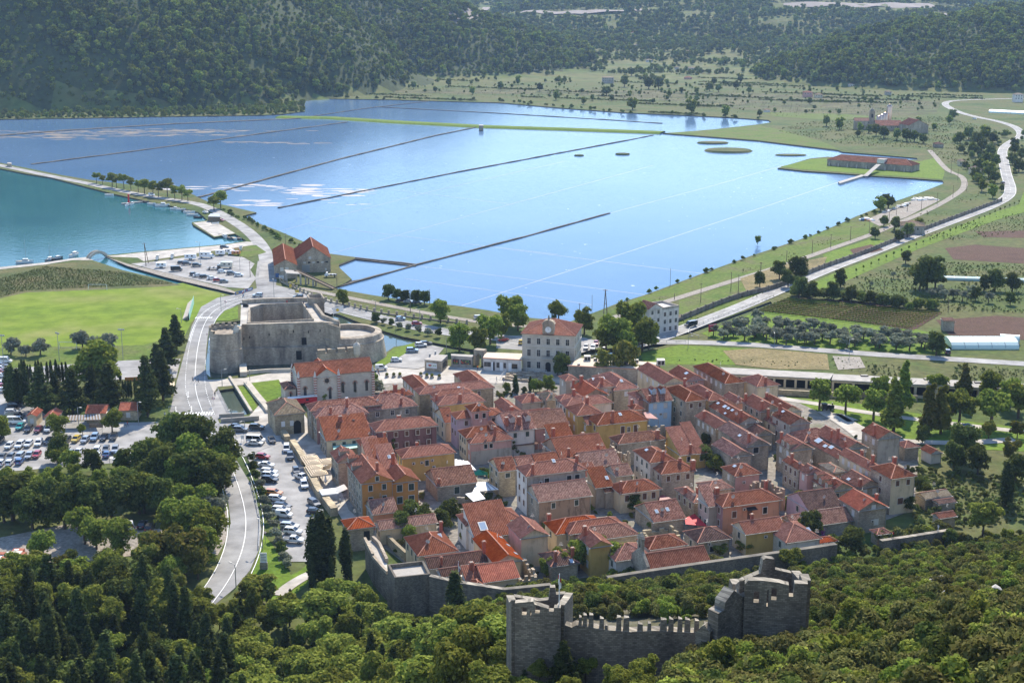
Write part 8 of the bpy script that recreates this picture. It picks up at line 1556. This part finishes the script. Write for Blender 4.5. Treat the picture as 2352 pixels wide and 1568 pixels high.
many('oleander',[(864,740,3.2),(882,745,3.2),(900,750,3.4),(918,755,3.4),(938,760,3.6),(962,766,3.6),(984,770,3.6),(1006,775,4)],'hedge between the avenue and the canal')
many('willow',[(1942,947,6.6),(1882,939,7),(2006,964,7),(2202,981,8),(2276,981,8.5,1.1),(2338,961,8),(2274,922,7),(2151,912,6),(2021,922,6),(2318,940,7)],'feathery trees of the park')
many('poplar',[(2052,990,14.5,1.5),(2072,950,15,1.2),(2132,996,14,1.35),(2160,996,13.5,1.3),(2210,930,12,1.4)],'tall park trees',)
many('yellow',[(2270,1008,5),(2336,1006,5),(2320,1060,6)],'thin brownish park trees'); many('darkbroad',[(2215,1060,9),(2118,1018,4.5),(2245,1090,7),(2190,1080,7),(2330,1110,7),(1862,1238,6,1.1)],'garden trees east of the town')
many('darkbroad',[(2128,665,13,1.1),(2148,662,10),(2112,668,8),(1790,642,7.5),(1830,646,9.5),(1810,660,7),(1834,686,8),(1860,690,7),(1915,690,7),(1930,660,7),(1955,695,6),(2080,606,6),(2150,816,8),(1745,660,6)],'dark trees in the eastern fields')
many('darkbroad',[(2260,668,6),(2285,668,8),(2325,670,7),(2240,690,5),(2320,700,5),(2030,705,5,1.3),(2060,708,5,1.3),(2000,700,5)],'dark trees in the eastern fields')
many('olive',[(2170,690,5,1.3),(2190,688,5,1.3),(2210,692,5,1.3),(2160,680,5,1.2),(2230,680,5,1.2),(2270,695,5,1.2),(2052,640,3.5),(2000,660,3),(2140,685,4.6,1.3)],'silver bushes in the eastern fields')
many('fartree',[(1898,290,8),(1928,298,8),(1975,302,6),(1995,306,6),(2030,318,9),(2012,312,8),(2060,322,8),(2083,325,9),(2100,326,8),(2120,330,7),(2188,275,8),(2180,285,6),(1970,315,5),(2045,300,6),(2145,300,5),(2110,285,5)],'trees around the monastery')
many('fartree',[(2205,330,8),(2225,322,9),(2245,335,9),(2262,322,9),(2280,330,8),(2255,350,9),(2235,360,9),(2275,360,8),(2262,380,8),(2285,385,8),(2245,395,8),(2270,408,8),(2285,420,7),(2240,415,7),(2330,355,8),(2345,370,8),(2325,378,7),(2340,395,8),(2330,340,7),(2255,440,6),(2280,455,6),(2040,478,7,1.2),(2022,484,6,1.2),(2030,520,5),(2055,530,6),(2085,545,6),(2010,548,5),(2065,555,5),(2110,530,5),(1740,560,3)],'trees along the country road')
many('fartree',[(1277,230,8),(1393,220,9,1.4),(1434,200,12),(1490,205,13),(1513,206,13),(1588,262,11),(1667,268,8),(1453,252,9,1.3),(1405,232,6),(1340,240,6),(1565,215,6),(1600,216,6),(1537,222,6),(1630,210,9),(1650,212,8),(1690,205,8),(1720,216,7),(1745,268,6),(1640,196,9),(1700,190,9),(1085,218,7),(1030,200,9),(950,205,8),(905,200,7),(860,205,8),(820,200,9),(1150,205,8),(1240,210,9),(1190,195,9,.8),(780,212,8),(730,215,9),(1000,212,6),(1360,232,6),(1500,238,5),(1450,175,10),(1870,190,12),(1840,165,10),(1800,180,9),(1780,160,9),(1910,165,9),(1980,205,8),(2000,240,6),(1860,240,6),(1600,235,6)],'field trees in the far valley')
GROUP[0] = 'young trees along the country road verge'
P = dense(chaikin([G(*p) for p in [(1966,628),(2050,590),(2150,550),(2250,508),(2340,468)]]),1.0); n_ = 27
for i in range(n_): plant('sapling',P[int(i * (len(P) - 1) / (n_ - 1))],rr.uniform(2.2,2.9))
def zone(poly,sp,f,seed,y0=0,jit=.45,xr=(-900,900),yr=(300,2000)):
    "evenly jittered ground points inside an area outlined on the ground"
    r = random.Random(seed); L = poly_w(poly) if f is None else None; xs = [p.x for p in L]; ys = [p.y for p in L]; out = []; y = min(ys)
    while y < max(ys):
        x = min(xs)
        while x < max(xs):
            q = Vector((x + r.uniform(-jit,jit) * sp,y + r.uniform(-jit,jit) * sp,0))
            if inside(q,L) and not any(inside(q,wl) for wl in wpolys): out.append(q)
            x += sp
        y += sp
    return out
GROUP[0] = 'olive grove in the eastern fields'
for p in zone([(1630,772),(1740,738),(1800,748),(1960,770),(2100,785),(2180,800),(2180,812),(1900,797),(1660,783)],5.2,None,3): plant('olive',p,rr.uniform(3.8,5.6),wide=rr.uniform(1.15,1.5))
GROUP[0] = 'vine rows of the vineyard'
a0,a1,b0,b1 = G(1742,716),G(1960,742),G(1812,688),G(2165,722); nrow = 10
for i in range(nrow):
    t = i / (nrow - 1); p,q = a0.lerp(b0,t),G(2098,757).lerp(b1,t); d = q - p; o = thing('vine_row','row of green vines in the vineyard','vine row',p,math.atan2(d.y,d.x),GROUP[0],True); n_ = max(1,round(d.length / 26))
    for k in range(n_): v_ = ob('vine',PROTO['vine'][k % 2][0],o,(k * d.length / n_,0,0)); v_.scale = (d.length / n_ / 26,.62,.66)
GROUP[0] = 'tall hedge behind the vineyard'
L = dense([G(*p) for p in ((1825,678),(1880,690),(1950,692),(2010,698),(2090,712),(2165,712))],1.0)
for k in range(26): plant('bush',L[int((k + .5) / 26 * (len(L) - 1))] + Vector((rr.uniform(-1,1),rr.uniform(0,6),0)),rr.uniform(3.6,6),wide=1.2)
GROUP[0] = 'bushes along the pan shore'
for pts,n in (([(512,484),(540,500),(575,512),(615,535),(650,556),(690,568)],26),([(1425,700),(1520,664),(1640,622),(1760,582),(1870,543),(1960,507),(2030,487)],22),([(1130,232),(1260,247),(1400,258),(1460,264)],22),([(700,226),(900,230),(1100,233)],14),([(1500,262),(1640,270),(1740,277)],10)):
    L = dense([G(*p) for p in pts],1.0)
    for k in range(n): p = L[int((k + rr.uniform(-.35,.35) + .5) / n * (len(L) - 1))]; off_ = rr.uniform(-1.5,1.5) if p.y < 900 else rr.uniform(-4,8); plant('bush',p + Vector((off_,off_ + (2 if p.y < 900 else 6),0)),rr.uniform(1.6,3.6) if p.y < 900 else rr.uniform(3,6))
# --- wooded slope: individual trees, outlined by where they stand
def slope_zone(poly,sp,seed,x0=-190,x1=190,y0=45,y1=335):
    r = random.Random(seed); out = []; y = y0
    while y < y1:
        x = x0
        while x < x1:
            q = Vector((x + r.uniform(-.42,.42) * sp,y + r.uniform(-.42,.42) * sp,0)); q.z = H(q.x,q.y)
            if inside(proj(q),poly): out.append(q)
            x += sp
        y += sp
    return out
def pick(tab):
    x = rr.random() * sum(t[1] for t in tab)
    for t in tab:
        x -= t[1]
        if x <= 0: return t
    return tab[-1]
TOPL = [(0,1265),(200,1250),(330,1262),(430,1275),(462,1330),(480,1392),(545,1372),(585,1335),(650,1365),(700,1325),(760,1315),(815,1328),(862,1360),(885,1390),(930,1408),(1010,1425),(1035,1392),(1070,1385),(1110,1380),(1150,1405),(1172,1440),(1185,1495),(1300,1525),(1480,1520),(1700,1500)]
def fill(poly,sp,seed,tab,group):
    GROUP[0] = group
    for q in slope_zone(poly,sp,seed):
        k,_,h0,h1,w_ = pick(tab); lim = 1 if not (q.y < 151 and -12 < q.x < 34) else .55; hh = 1.15 * lim * rr.uniform(h0,h1); xx = proj(q)[0]; d_ = ray(xx,interp(TOPL,xx)); hh = min(hh,HC + d_.z * q.y / d_.y - q.z)
        if hh < 1.4: continue
        plant(k,q,hh,wide=w_ * rr.uniform(.78,1.3))
fill([(-60,1395),(120,1360),(330,1375),(470,1410),(500,1470),(540,1600),(620,1760),(-60,1780)],5.0,11,[('conifer',46,6,12,1.15),('cypress',10,8,13,1.2),('darkbroad',20,5,9,1),('pine',18,6,9,1),('broad',6,5,8,1)],'dark conifer wood on the lower slope')
fill([(-60,1310),(60,1310),(200,1290),(300,1300),(430,1330),(462,1370),(420,1400),(330,1372),(120,1358),(-60,1392)],6.2,12,[('broad',55,7,10,1.1),('darkbroad',30,7,9,1.1),('yellow',10,6,8,1)],'leafy wood below the yard')
fill([(490,1410),(560,1392),(660,1396),(740,1385),(860,1400),(960,1425),(1060,1430),(1150,1455),(1170,1520),(1160,1640),(1160,1850),(560,1850),(540,1560)],5.4,13,[('pine',60,5,10,1.1),('broad',6,4,7,1.1),('yellow',3,4,6,1.1),('leanpine',10,8,10,1),('cypress',8,7,10,1.1),('conifer',10,6,9,1)],'pine wood below the bastion')
fill([(1180,1540),(1300,1525),(1420,1540),(1500,1640),(1500,1900),(1160,1900)],4.6,14,[('pine',70,5,7,1.05),('conifer',20,5,8,1.1),('shrub',20,2,3.5,1.2)],'pines below the crenellated wall')
many('conifer',[(1294,1520,5.2,1.5),(1740,1330,5,1.2)],'single dark conifers by the ruined wall',.5); many('pine',[(1815,1290,6,1.1),(2255,1195,9,1.1),(1148,1462,6),(1120,1440,6),(1172,1505,4),(1205,1535,3.6),(1240,1548,3.4),(1345,1535,3.4),(1400,1528,3.2),(1440,1515,3),(1530,1500,3),(1480,1545,4.5),(1640,1520,6,.8)],'single pines by the ruined towers',.5); many('darkbroad',[(1955,1235,6,1.25),(1850,1195,4),(1900,1180,4)],'single dark oaks above the eastern wall',.5)
# gardens inside and beside the town
many('darkbroad',[(1620,1010 + 15,3.5),(1660,1022,4,1.2),(1622,1070,5,1.1),(1610,1060,4),(1660,1058,4),(1640,1080,4),(1035,1200,5),(1018,1220,5),(950,1215,6,1.1),(920,1235,6),(975,1205,4.4),(1018,1190,3),(1455,1175,4.4),(1470,1185,3.4),(875,955,3.6),(755,975,4),(770,960,3),(903,1048,5,.8),(1182,1045,4,.8),(1780,1010,4),(1790,1015,3.5),(1690,1040,4,1.2),(1950,1190,4),(1990,1195,4),(2110,1130,4),(2130,1150,4),(2085,1175,4)],'garden trees inside the town')
many('broad',[(1640,1082,4,1.2),(1655,1088,3),(940,1250,4),(1110,1260,3,1.2),(1090,1245,2.4),(1065,1248,2.6),(1500,1225,3),(1380,1300,6,1.3),(1330,1310,6,1.2),(1290,1315,5,1.2),(1420,1312,6,1.2),(1255,1325,4),(1835,1155,3),(1800,1165,3)],'garden trees inside the town')
many('yellow',[(1475,1318,5,1.1),(1500,1325,4,1.2),(1600,1290,3,1.6),(1650,1278,3,1.6),(1710,1268,3,1.7),(1770,1258,3,1.6),(1860,1255,3,1.4),(1550,1300,3,1.4)],'yellow-green bushes along the town wall')
M_f = leaf_mesh('blossom',lobes_round(rr,6,1.0,.9,1.0,.9,.7),260,.2,'flower',300)
for x,y,s,lb in ((1540,1192,.9,'pink bougainvillea beside the street tree in mid town'),(1888,1262 - 30,1.2,'tall pink bougainvillea at the corner of the pale yellow house'),(1545,1215,1.2,'pink oleander filling the roofless walled yard')): o = ob('flowering_bush',M_f,None,T(x,y)); o.scale = (s,s,s * 1.2); tag(o,lb,'flowering bush','pink flowering bushes')
GROUP[0] = 'small trees on the steep eastern slope'
for q in slope_zone([(1880,1300),(2200,1245),(2420,1210),(2420,1700),(1900,1700),(1880,1440)],9.5,44,15,140,60): k = pick([('pine',3,0),('darkbroad',5,0),('yellow',1,0),('broad',2,0),('conifer',2,0)])[0]; plant(k,q,rr.uniform(2.6,4.6),wide=rr.uniform(1.0,1.5))
for q in slope_zone([(1200,1370),(1500,1345),(1640,1330),(1640,1420),(1300,1410),(1220,1420)],7,45,-10,60,150): k = pick([('darkbroad',5,0),('broad',3,0),('yellow',1,0)])[0]; plant(k,q,rr.uniform(3,4.8),wide=rr.uniform(1.0,1.4))
M['rock'] = plain('limestone_rock',(.42,.39,.35),.9,var=.3,scale=.8)
for i,(x,y,s,lb) in enumerate(((2158,1372,1.5,'largest pale rock jutting from the maquis'),(2240,1392,1.0,'rounded pale rock beside the largest one'),(2282,1385,.9,'small pale rock at the end of the outcrop'),(2180,1400,1.0,'pale slab under the largest rock'),(1830,1418,.8,'pale rock below the larger ruined tower'))):
    mb = MB(); r_ = random.Random(i); bm = bmesh.new(); bmesh.ops.create_icosphere(bm,subdivisions=2,radius=s)
    for v_ in bm.verts: v_.co *= 1 + .35 * noise.noise(v_.co * 1.3 / s + Vector((i * 9,0,0))); v_.co.z *= 1.25; v_.co.x *= 1.3
    me = bpy.data.meshes.new('rock'); bm.to_mesh(me); bm.free(); me.materials.append(M['rock']); q = T(x,y); tag(ob('rock',me,None,q + Vector((0,0,1.1 + s * .5))),lb,'rock','pale rocks on the slope')
# --- maquis shrubs on the slope: the nearest singly, the rest as undergrowth
SCT = bpy.data.collections.new('leaf clumps')
def scatter(name,pts,protos,kind='stuff',label=None):
    me = bpy.data.meshes.new(name); me.from_pydata([p[0] for p in pts],[],[])
    for nm,i in (('sc',1),('rz',2)): at_ = me.attributes.new(nm,'FLOAT','POINT'); at_.data.foreach_set('value',[p[i] for p in pts])
    at_ = me.attributes.new('pk','INT','POINT'); at_.data.foreach_set('value',[p[3] if len(p) > 3 else random.randrange(len(protos)) for p in pts])
    o = ob(name,me); o['kind'] = kind; c = bpy.data.collections.new(name + ' sources')
    for m in protos: c.objects.link(bpy.data.objects.new('clump',m))
    g = bpy.data.node_groups.new(name,'GeometryNodeTree'); g.interface.new_socket('Geometry',in_out='INPUT',socket_type='NodeSocketGeometry'); g.interface.new_socket('Geometry',in_out='OUTPUT',socket_type='NodeSocketGeometry')
    nn = g.nodes; gi,go = nn.new('NodeGroupInput'),nn.new('NodeGroupOutput'); ip = nn.new('GeometryNodeInstanceOnPoints'); ci = nn.new('GeometryNodeCollectionInfo'); ci.inputs[0].default_value = c; ci.inputs['Separate Children'].default_value = True; ci.inputs['Reset Children'].default_value = True
    def na(nm,ty='FLOAT'): a = nn.new('GeometryNodeInputNamedAttribute'); a.data_type = ty; a.inputs['Name'].default_value = nm; return a.outputs[0]
    cx = nn.new('ShaderNodeCombineXYZ'); g.links.new(na('rz'),cx.inputs[2]); ip.inputs['Pick Instance'].default_value = True
    g.links.new(gi.outputs[0],ip.inputs['Points']); g.links.new(ci.outputs[0],ip.inputs['Instance']); g.links.new(na('pk','INT'),ip.inputs['Instance Index']); g.links.new(cx.outputs[0],ip.inputs['Rotation']); g.links.new(na('sc'),ip.inputs['Scale']); g.links.new(ip.outputs[0],go.inputs[0])
    md = o.modifiers.new('scatter','NODES'); md.node_group = g; return o
Z5 = [(1085,1392),(1200,1368),(1330,1352),(1500,1338),(1700,1312),(1900,1285),(2060,1262),(2240,1240),(2420,1215),(2420,2400),(1500,2400),(1560,1520),(1660,1475),(1660,1432),(1300,1425),(1190,1440),(1090,1425)]
TOWER = [(A_,B_) for A_,B_ in ((0,0),)]
sh = [q for q in slope_zone(Z5,2.6,21) if not (147 < q.y < 160 and -1 < q.x < 36)]
rr2 = random.Random(9); sh2 = []
for q in sh:
    n = noise.noise(Vector((q.x * .06,q.y * .06,2))); h = (1.5 + 1.9 * rr2.random() ** 1.5 + 1.6 * max(0,n)) * (.35 if noise.noise(Vector((q.x * .17,q.y * .17,9))) > .42 else 1); front = q.y < 146 and 0 < q.x < 34
    if q.y < 95: h *= .75
    if q.y < 147:
        x_ = proj(q)[0]; top = interp([(1150,1560),(1200,1525),(1300,1540),(1380,1508),(1450,1490),(1560,1470),(1660,1456),(1710,1428),(1800,1408),(1856,1415),(1900,1380),(2000,1250)],x_); d_ = ray(x_,top); zt_ = HC + d_.z * q.y / d_.y
        h = max(1.0,min(4.6 if 1150 < x_ < 1880 and q.y > 108 else h * 1.5,(zt_ - q.z) * rr2.uniform(.75,1.0)))
    sh2.append((q,h))
sh2.sort(key=lambda t: -scale_at(t[0]) * t[1]); GROUP[0] = 'shrubs on the slope'
SHD = ('olive-brown rounded shrub','rounded maquis shrub','dark leafy shrub','bright leafy shrub','broad dusty shrub','needle leaved shrub')
vis = [t for t in sh2 if -20 < proj(t[0])[0] < 2372 and proj(t[0])[1] < 1620][:225]
GROUP[0] = 'shrubs at the foot of the town wall'
for a_,b_,n_ in ((('X',1150,690),('X',2150,530),26),(('W',330,1570),('W',765,1510),8),(('W',1325,1465),('W',2200,1330),20),(('X',270,800),('X',650,750),8)):
    for k in range(n_): f_ = (k + rr.random() * .8) / n_; q = T(*px(a_[0],lerp(a_[1],b_[1],f_),lerp(a_[2],b_[2],f_) + rr.uniform(15,50))); plant('shrub',q,rr.uniform(2.2,3.8),wide=rr.uniform(.9,1.3))
GROUP[0] = 'shrubs on the slope'
ids = {id(t) for t in vis}
for q,h in vis: i = rr.choice((0,0,1,1,2,3,4,5)); plant('shrub',q,h,wide=rr.uniform(.9,1.4) * min(1,2.6 / h) ** .5,desc=SHD[i],var=i)
scatter('undergrowth',[(tuple(q),h / 2.4,rr.uniform(0,6.28)) for q,h in sh2 if id((q,h)) not in ids and not any(q is t[0] for t in vis)],[p[0] for p in PROTO['shrub']])
# --- far forests: wood on each hill, and bushes over the valley floor
PW = []; PV = []; r5 = random.Random(31)
y = 1430.0
while y < 4600:
    st = 7.4 if y < 2300 else 10 if y < 3200 else 16
    x = -.42 * y
    while x < .42 * y:
        px_,py_ = x + r5.uniform(-.5,.5) * st,y + r5.uniform(-.5,.5) * st; z = h_far(px_,py_)
        if z > -.5:
            hill = max(bump(px_,py_,-440,1715,192,190,62,0,.8),bump(px_,py_,-690,1960,560,480,210,.25,.8),bump(px_,py_,-400,2480,560,430,135,-.25,1.4),bump(px_,py_,760,2130,400,330,76,.1,.9),bump(px_,py_,1000,2300,520,450,84,0,.9),bump(px_,py_,-1100,1950,700,520,260,.1,.8))
            n = noise.noise(Vector((px_ * .012,py_ * .012,4))); n2 = noise.noise(Vector((px_ * .05,py_ * .05,6)))
            if hill > 2:
                if n2 + .4 * n > -.75: PW.append(((px_,py_,max(0,z) - .5),r5.uniform(.6,1.35) * (1.12 + .6 * max(-.35,n + .6 * n2)) * (1.35 if r5.random() < .12 else 1) * (st / 7.4) ** .8,r5.uniform(0,6.28),r5.choice((2,2,0,3) if n > .12 else (0,0,2,1) if n > -.15 else (1,4,0,4))))
            else:
                dens = (0 if any(abs(px_ - c_[0]) < c_[2] and abs(py_ - c_[1]) < c_[2] for c_ in CUT) else sstep(2000,2700,py_) * .72 + .14 + .75 * n)
                if n2 * .5 + .5 < dens: PV.append(((px_,py_,max(0,z) - .4),r5.uniform(.4,1.15) * (st / 6.5) ** .8 * (1 + .4 * sstep(2300,2900,py_)),r5.uniform(0,6.28)))
        x += st
    y += st
ft = [p[0] for p in PROTO['fartree']]; bu = [p[0] for p in PROTO['bush']]
for q in zone([(-260,278),(0,274),(200,271),(430,267),(600,265),(650,262),(700,256),(700,240),(660,230),(690,226),(560,215),(-260,215)],7,None,51): PW.append(((q.x,q.y,-.4),r5.uniform(.4,1.1),r5.uniform(0,6.28),r5.choice((0,1,4,4))))
scatter('hill_forest',PW,[ft[0],ft[1],ft[2],ft[0],bu[0]])
print('trees',len(PW),len(PV),len(sh2))
for q in zone([(720,215),(1000,215),(1300,226),(1500,238),(1800,262),(2000,266),(2160,250),(2160,225),(1950,205),(1500,190),(900,195)],21,None,61):
    if r5.random() < .55 + .8 * noise.noise(q * .008): PV.append(((q.x,q.y,h_far(q.x,q.y) if h_far(q.x,q.y) > 0 else 0),r5.uniform(.3,.95),r5.uniform(0,6.28)))
for q in zone([(2190,318),(2300,305),(2352,312),(2352,400),(2318,405),(2300,445),(2235,420),(2190,350)],11,None,62):
    if r5.random() < .6 and not any(abs(proj(q)[0] - x_) < 16 for x_ in (interp([(300,2345),(328,2318),(345,2300),(375,2306),(405,2312),(432,2322),(452,2318)],proj(q)[1]),)): PV.append(((q.x,q.y,-.3),r5.uniform(.5,1.2),r5.uniform(0,6.28)))
HR = []     # hedgerows between the valley plots
for k in range(34):
    x0,y0 = r5.uniform(800,2150),r5.uniform(178,262); L_ = r5.uniform(60,260)
    for j in range(int(L_ / 3.2)):
        q = T(x0 + j * 3.2 + r5.uniform(-1,1),y0 + j * .11 + r5.uniform(-.3,.3))
        if q and not any(inside(q,wl) for wl in wpolys): HR.append((tuple(q),r5.uniform(.35,.8),r5.uniform(0,6.28)))
scatter('hedgerows',HR,[bu[0],bu[2],bu[1]])
scatter('valley_scrub',PV,[ft[1],ft[1],bu[0],bu[2],bu[2],ft[0]])
PM = []     # bushes and tall weeds on the near meadows and marsh
for poly,sp,h0,h1,pr in (([(720,222),(1000,222),(1300,232),(1500,245),(1800,268),(2000,270),(2160,250),(2160,225),(1950,215),(1500,205),(900,200)],9,.15,.5,.6),([(1850,280),(2160,268),(2290,300),(2290,430),(2190,380),(2120,340),(1950,335),(1780,300)],5,.2,.6,.6),([(1440,712),(1540,674),(1700,620),(1900,548),(1990,515),(1970,540),(1700,632),(1560,690)],3.2,.1,.3,.4),([(1860,690),(1960,640),(2120,600),(2352,610),(2352,720),(2170,715),(1940,688)],3.4,.2,.6,.66),([(2100,540),(2280,500),(2352,490),(2352,530),(2200,560)],3.5,.15,.45,.6),([(1440,822),(1700,835),(1900,850),(2352,900),(2352,845),(2100,828),(1900,812)],4,.1,.4,.45),([(1990,840),(2100,835),(2352,850),(2352,890),(2000,862)],3,.2,.6,.6),([(2100,1080),(2352,1100),(2352,1200),(2200,1215),(2090,1215),(2110,1130)],2.8,.4,1.1,.85),([(0,640),(105,612),(280,625),(400,652),(60,668),(-30,690)],1.3,.15,.32,1.0),([(1560,745),(1700,700),(1800,655),(1800,640),(1690,690),(1560,735)],4,.15,.4,.5),([(2000,535),(2100,500),(2180,460),(2270,440),(2270,470),(2100,540)],6,.15,.5,.5)):
    for q in zone(poly,sp * .58,None,int(poly[0][0]) + 1):
        if noise.noise(q * .04) * .5 + .5 < pr: PM.append((tuple(q),r5.uniform(h0,h1) * r5.choice((.3,.42,.6)),r5.uniform(0,6.28)))
scatter('meadow_scrub',PM,[PROTO['bush'][2][0],PROTO['bush'][2][0],PROTO['shrub'][0][0],PROTO['shrub'][3][0]])
PG = []
for q in zone([(730,1060),(1100,900),(1300,895),(1780,930),(2100,1060),(2090,1180),(1900,1230),(1240,1330),(1000,1330),(850,1230)],3.4,None,77):
    if noise.noise(q * .09) > .08 and not any(-1.5 < (q.x - o.location.x) * E1.x + (q.y - o.location.y) * E1.y < a_ + 1.5 and -1.5 < (q.x - o.location.x) * E2.x + (q.y - o.location.y) * E2.y < b_ + 1.5 for o,a_,b_,_ in HOUSES if o.location.y < 520): PG.append((tuple(q),r5.uniform(.4,1.0),r5.uniform(0,6.28)))
scatter('garden_greenery',PG,[p[0] for p in PROTO['shrub']][2:5])
# ------------------------------------------------------------------ haze over the valley
mb = MB(); mb.box(-2600,-60,-4,2600,5400,330); hz = ob('haze',None); bpy.data.objects.remove(hz)
m = bpy.data.materials.new('haze'); m.use_nodes = True; t = m.node_tree; t.nodes.remove(t.nodes['Principled BSDF'])
pv = N(t,'ShaderNodeVolumePrincipled'); pv.inputs['Color'].default_value = (.48,.68,1,1); pv.inputs['Density'].default_value = .00006; pv.inputs['Anisotropy'].default_value = 0
t.links.new(pv.outputs[0],t.nodes['Material Output'].inputs['Volume']); hz = ob('haze',mb.mesh('haze',m)); hz['kind'] = 'stuff'
# ------------------------------------------------------------------ labels completed by the nearest landmark
LM = [('the football pitch',200,720),('the river car park',680,1120),('the gatehouse',815,1205),('the square bastion',945,1320),('the pale church',765,860),('the sea fort',640,780),('the clock building',1265,790),('the salt warehouses',690,585),('the humpback bridge',220,590),
      ('the long salt store',2000,380),('the monastery tower',2000,265),('the tall cream end house',2060,1090),('the pale blue house',1520,930),('the large yellow house',1420,985),('the orange gabled pair',860,1100),('the tall white house',1230,1090),('the salmon house',1720,1150),('the lilac house',1100,975),('the maroon house',930,985),
      ('the chapel',1570,1270),('the small ruined tower',1230,1410),('the larger ruined tower',1770,1360),('the wooden yard',150,1230),('the red channel marker',296,460),('the vineyard',1950,715),('the pale greenhouse',2270,795),('the rusty roofed house',1500,715),('the garage bays',2000,880),('the play tower',2230,985),('the western car park',150,1020),('the road bend',540,1250),('the zebra crossing',440,950),
      ('the big wooded hill',60,120),('the far winding road',2300,280),('the grey valley house',1395,180),('the walled garden',960,1230),('the bungalow by the roadside wall',2100,515),('the red awning',1690,1185),('the far green dike',1100,290),('the tall lone house',2020,1010),('the lower end of the road',480,1400),('the slope under the crenellated wall',1500,1540),('the pale rock outcrop',2200,1385)]
ORD = ['','second ','third ','fourth ','fifth ','sixth ','seventh ','eighth ','ninth ','tenth ','eleventh ','twelfth ','thirteenth ','fourteenth ','fifteenth ','sixteenth ','seventeenth ','eighteenth ','nineteenth ','twentieth ']
def ordw(i):
    if i < 20: return ORD[i]
    tens = ['','','twenty','thirty','forty','fifty','sixty','seventy','eighty','ninety'][(i + 1) // 10]; u = (i + 1) % 10
    return (tens[:-1] + 'ieth ') if u == 0 else tens + '-' + ['','first','second','third','fourth','fifth','sixth','seventh','eighth','ninth'][u] + ' '
bk = {}
for o,d in AUTO:
    p = proj(o.location); l = min(LM,key=lambda l: (l[1] - p[0]) ** 2 + (l[2] - p[1]) ** 2); bk.setdefault((d,l[0]),[]).append((math.hypot(l[1] - p[0],l[2] - p[1]),o))
for (d,l),it in bk.items():
    it.sort(key=lambda t: t[0])
    for i,(_,o) in enumerate(it): o['label'] = f'{d}, {ordw(i)}closest to {l}'
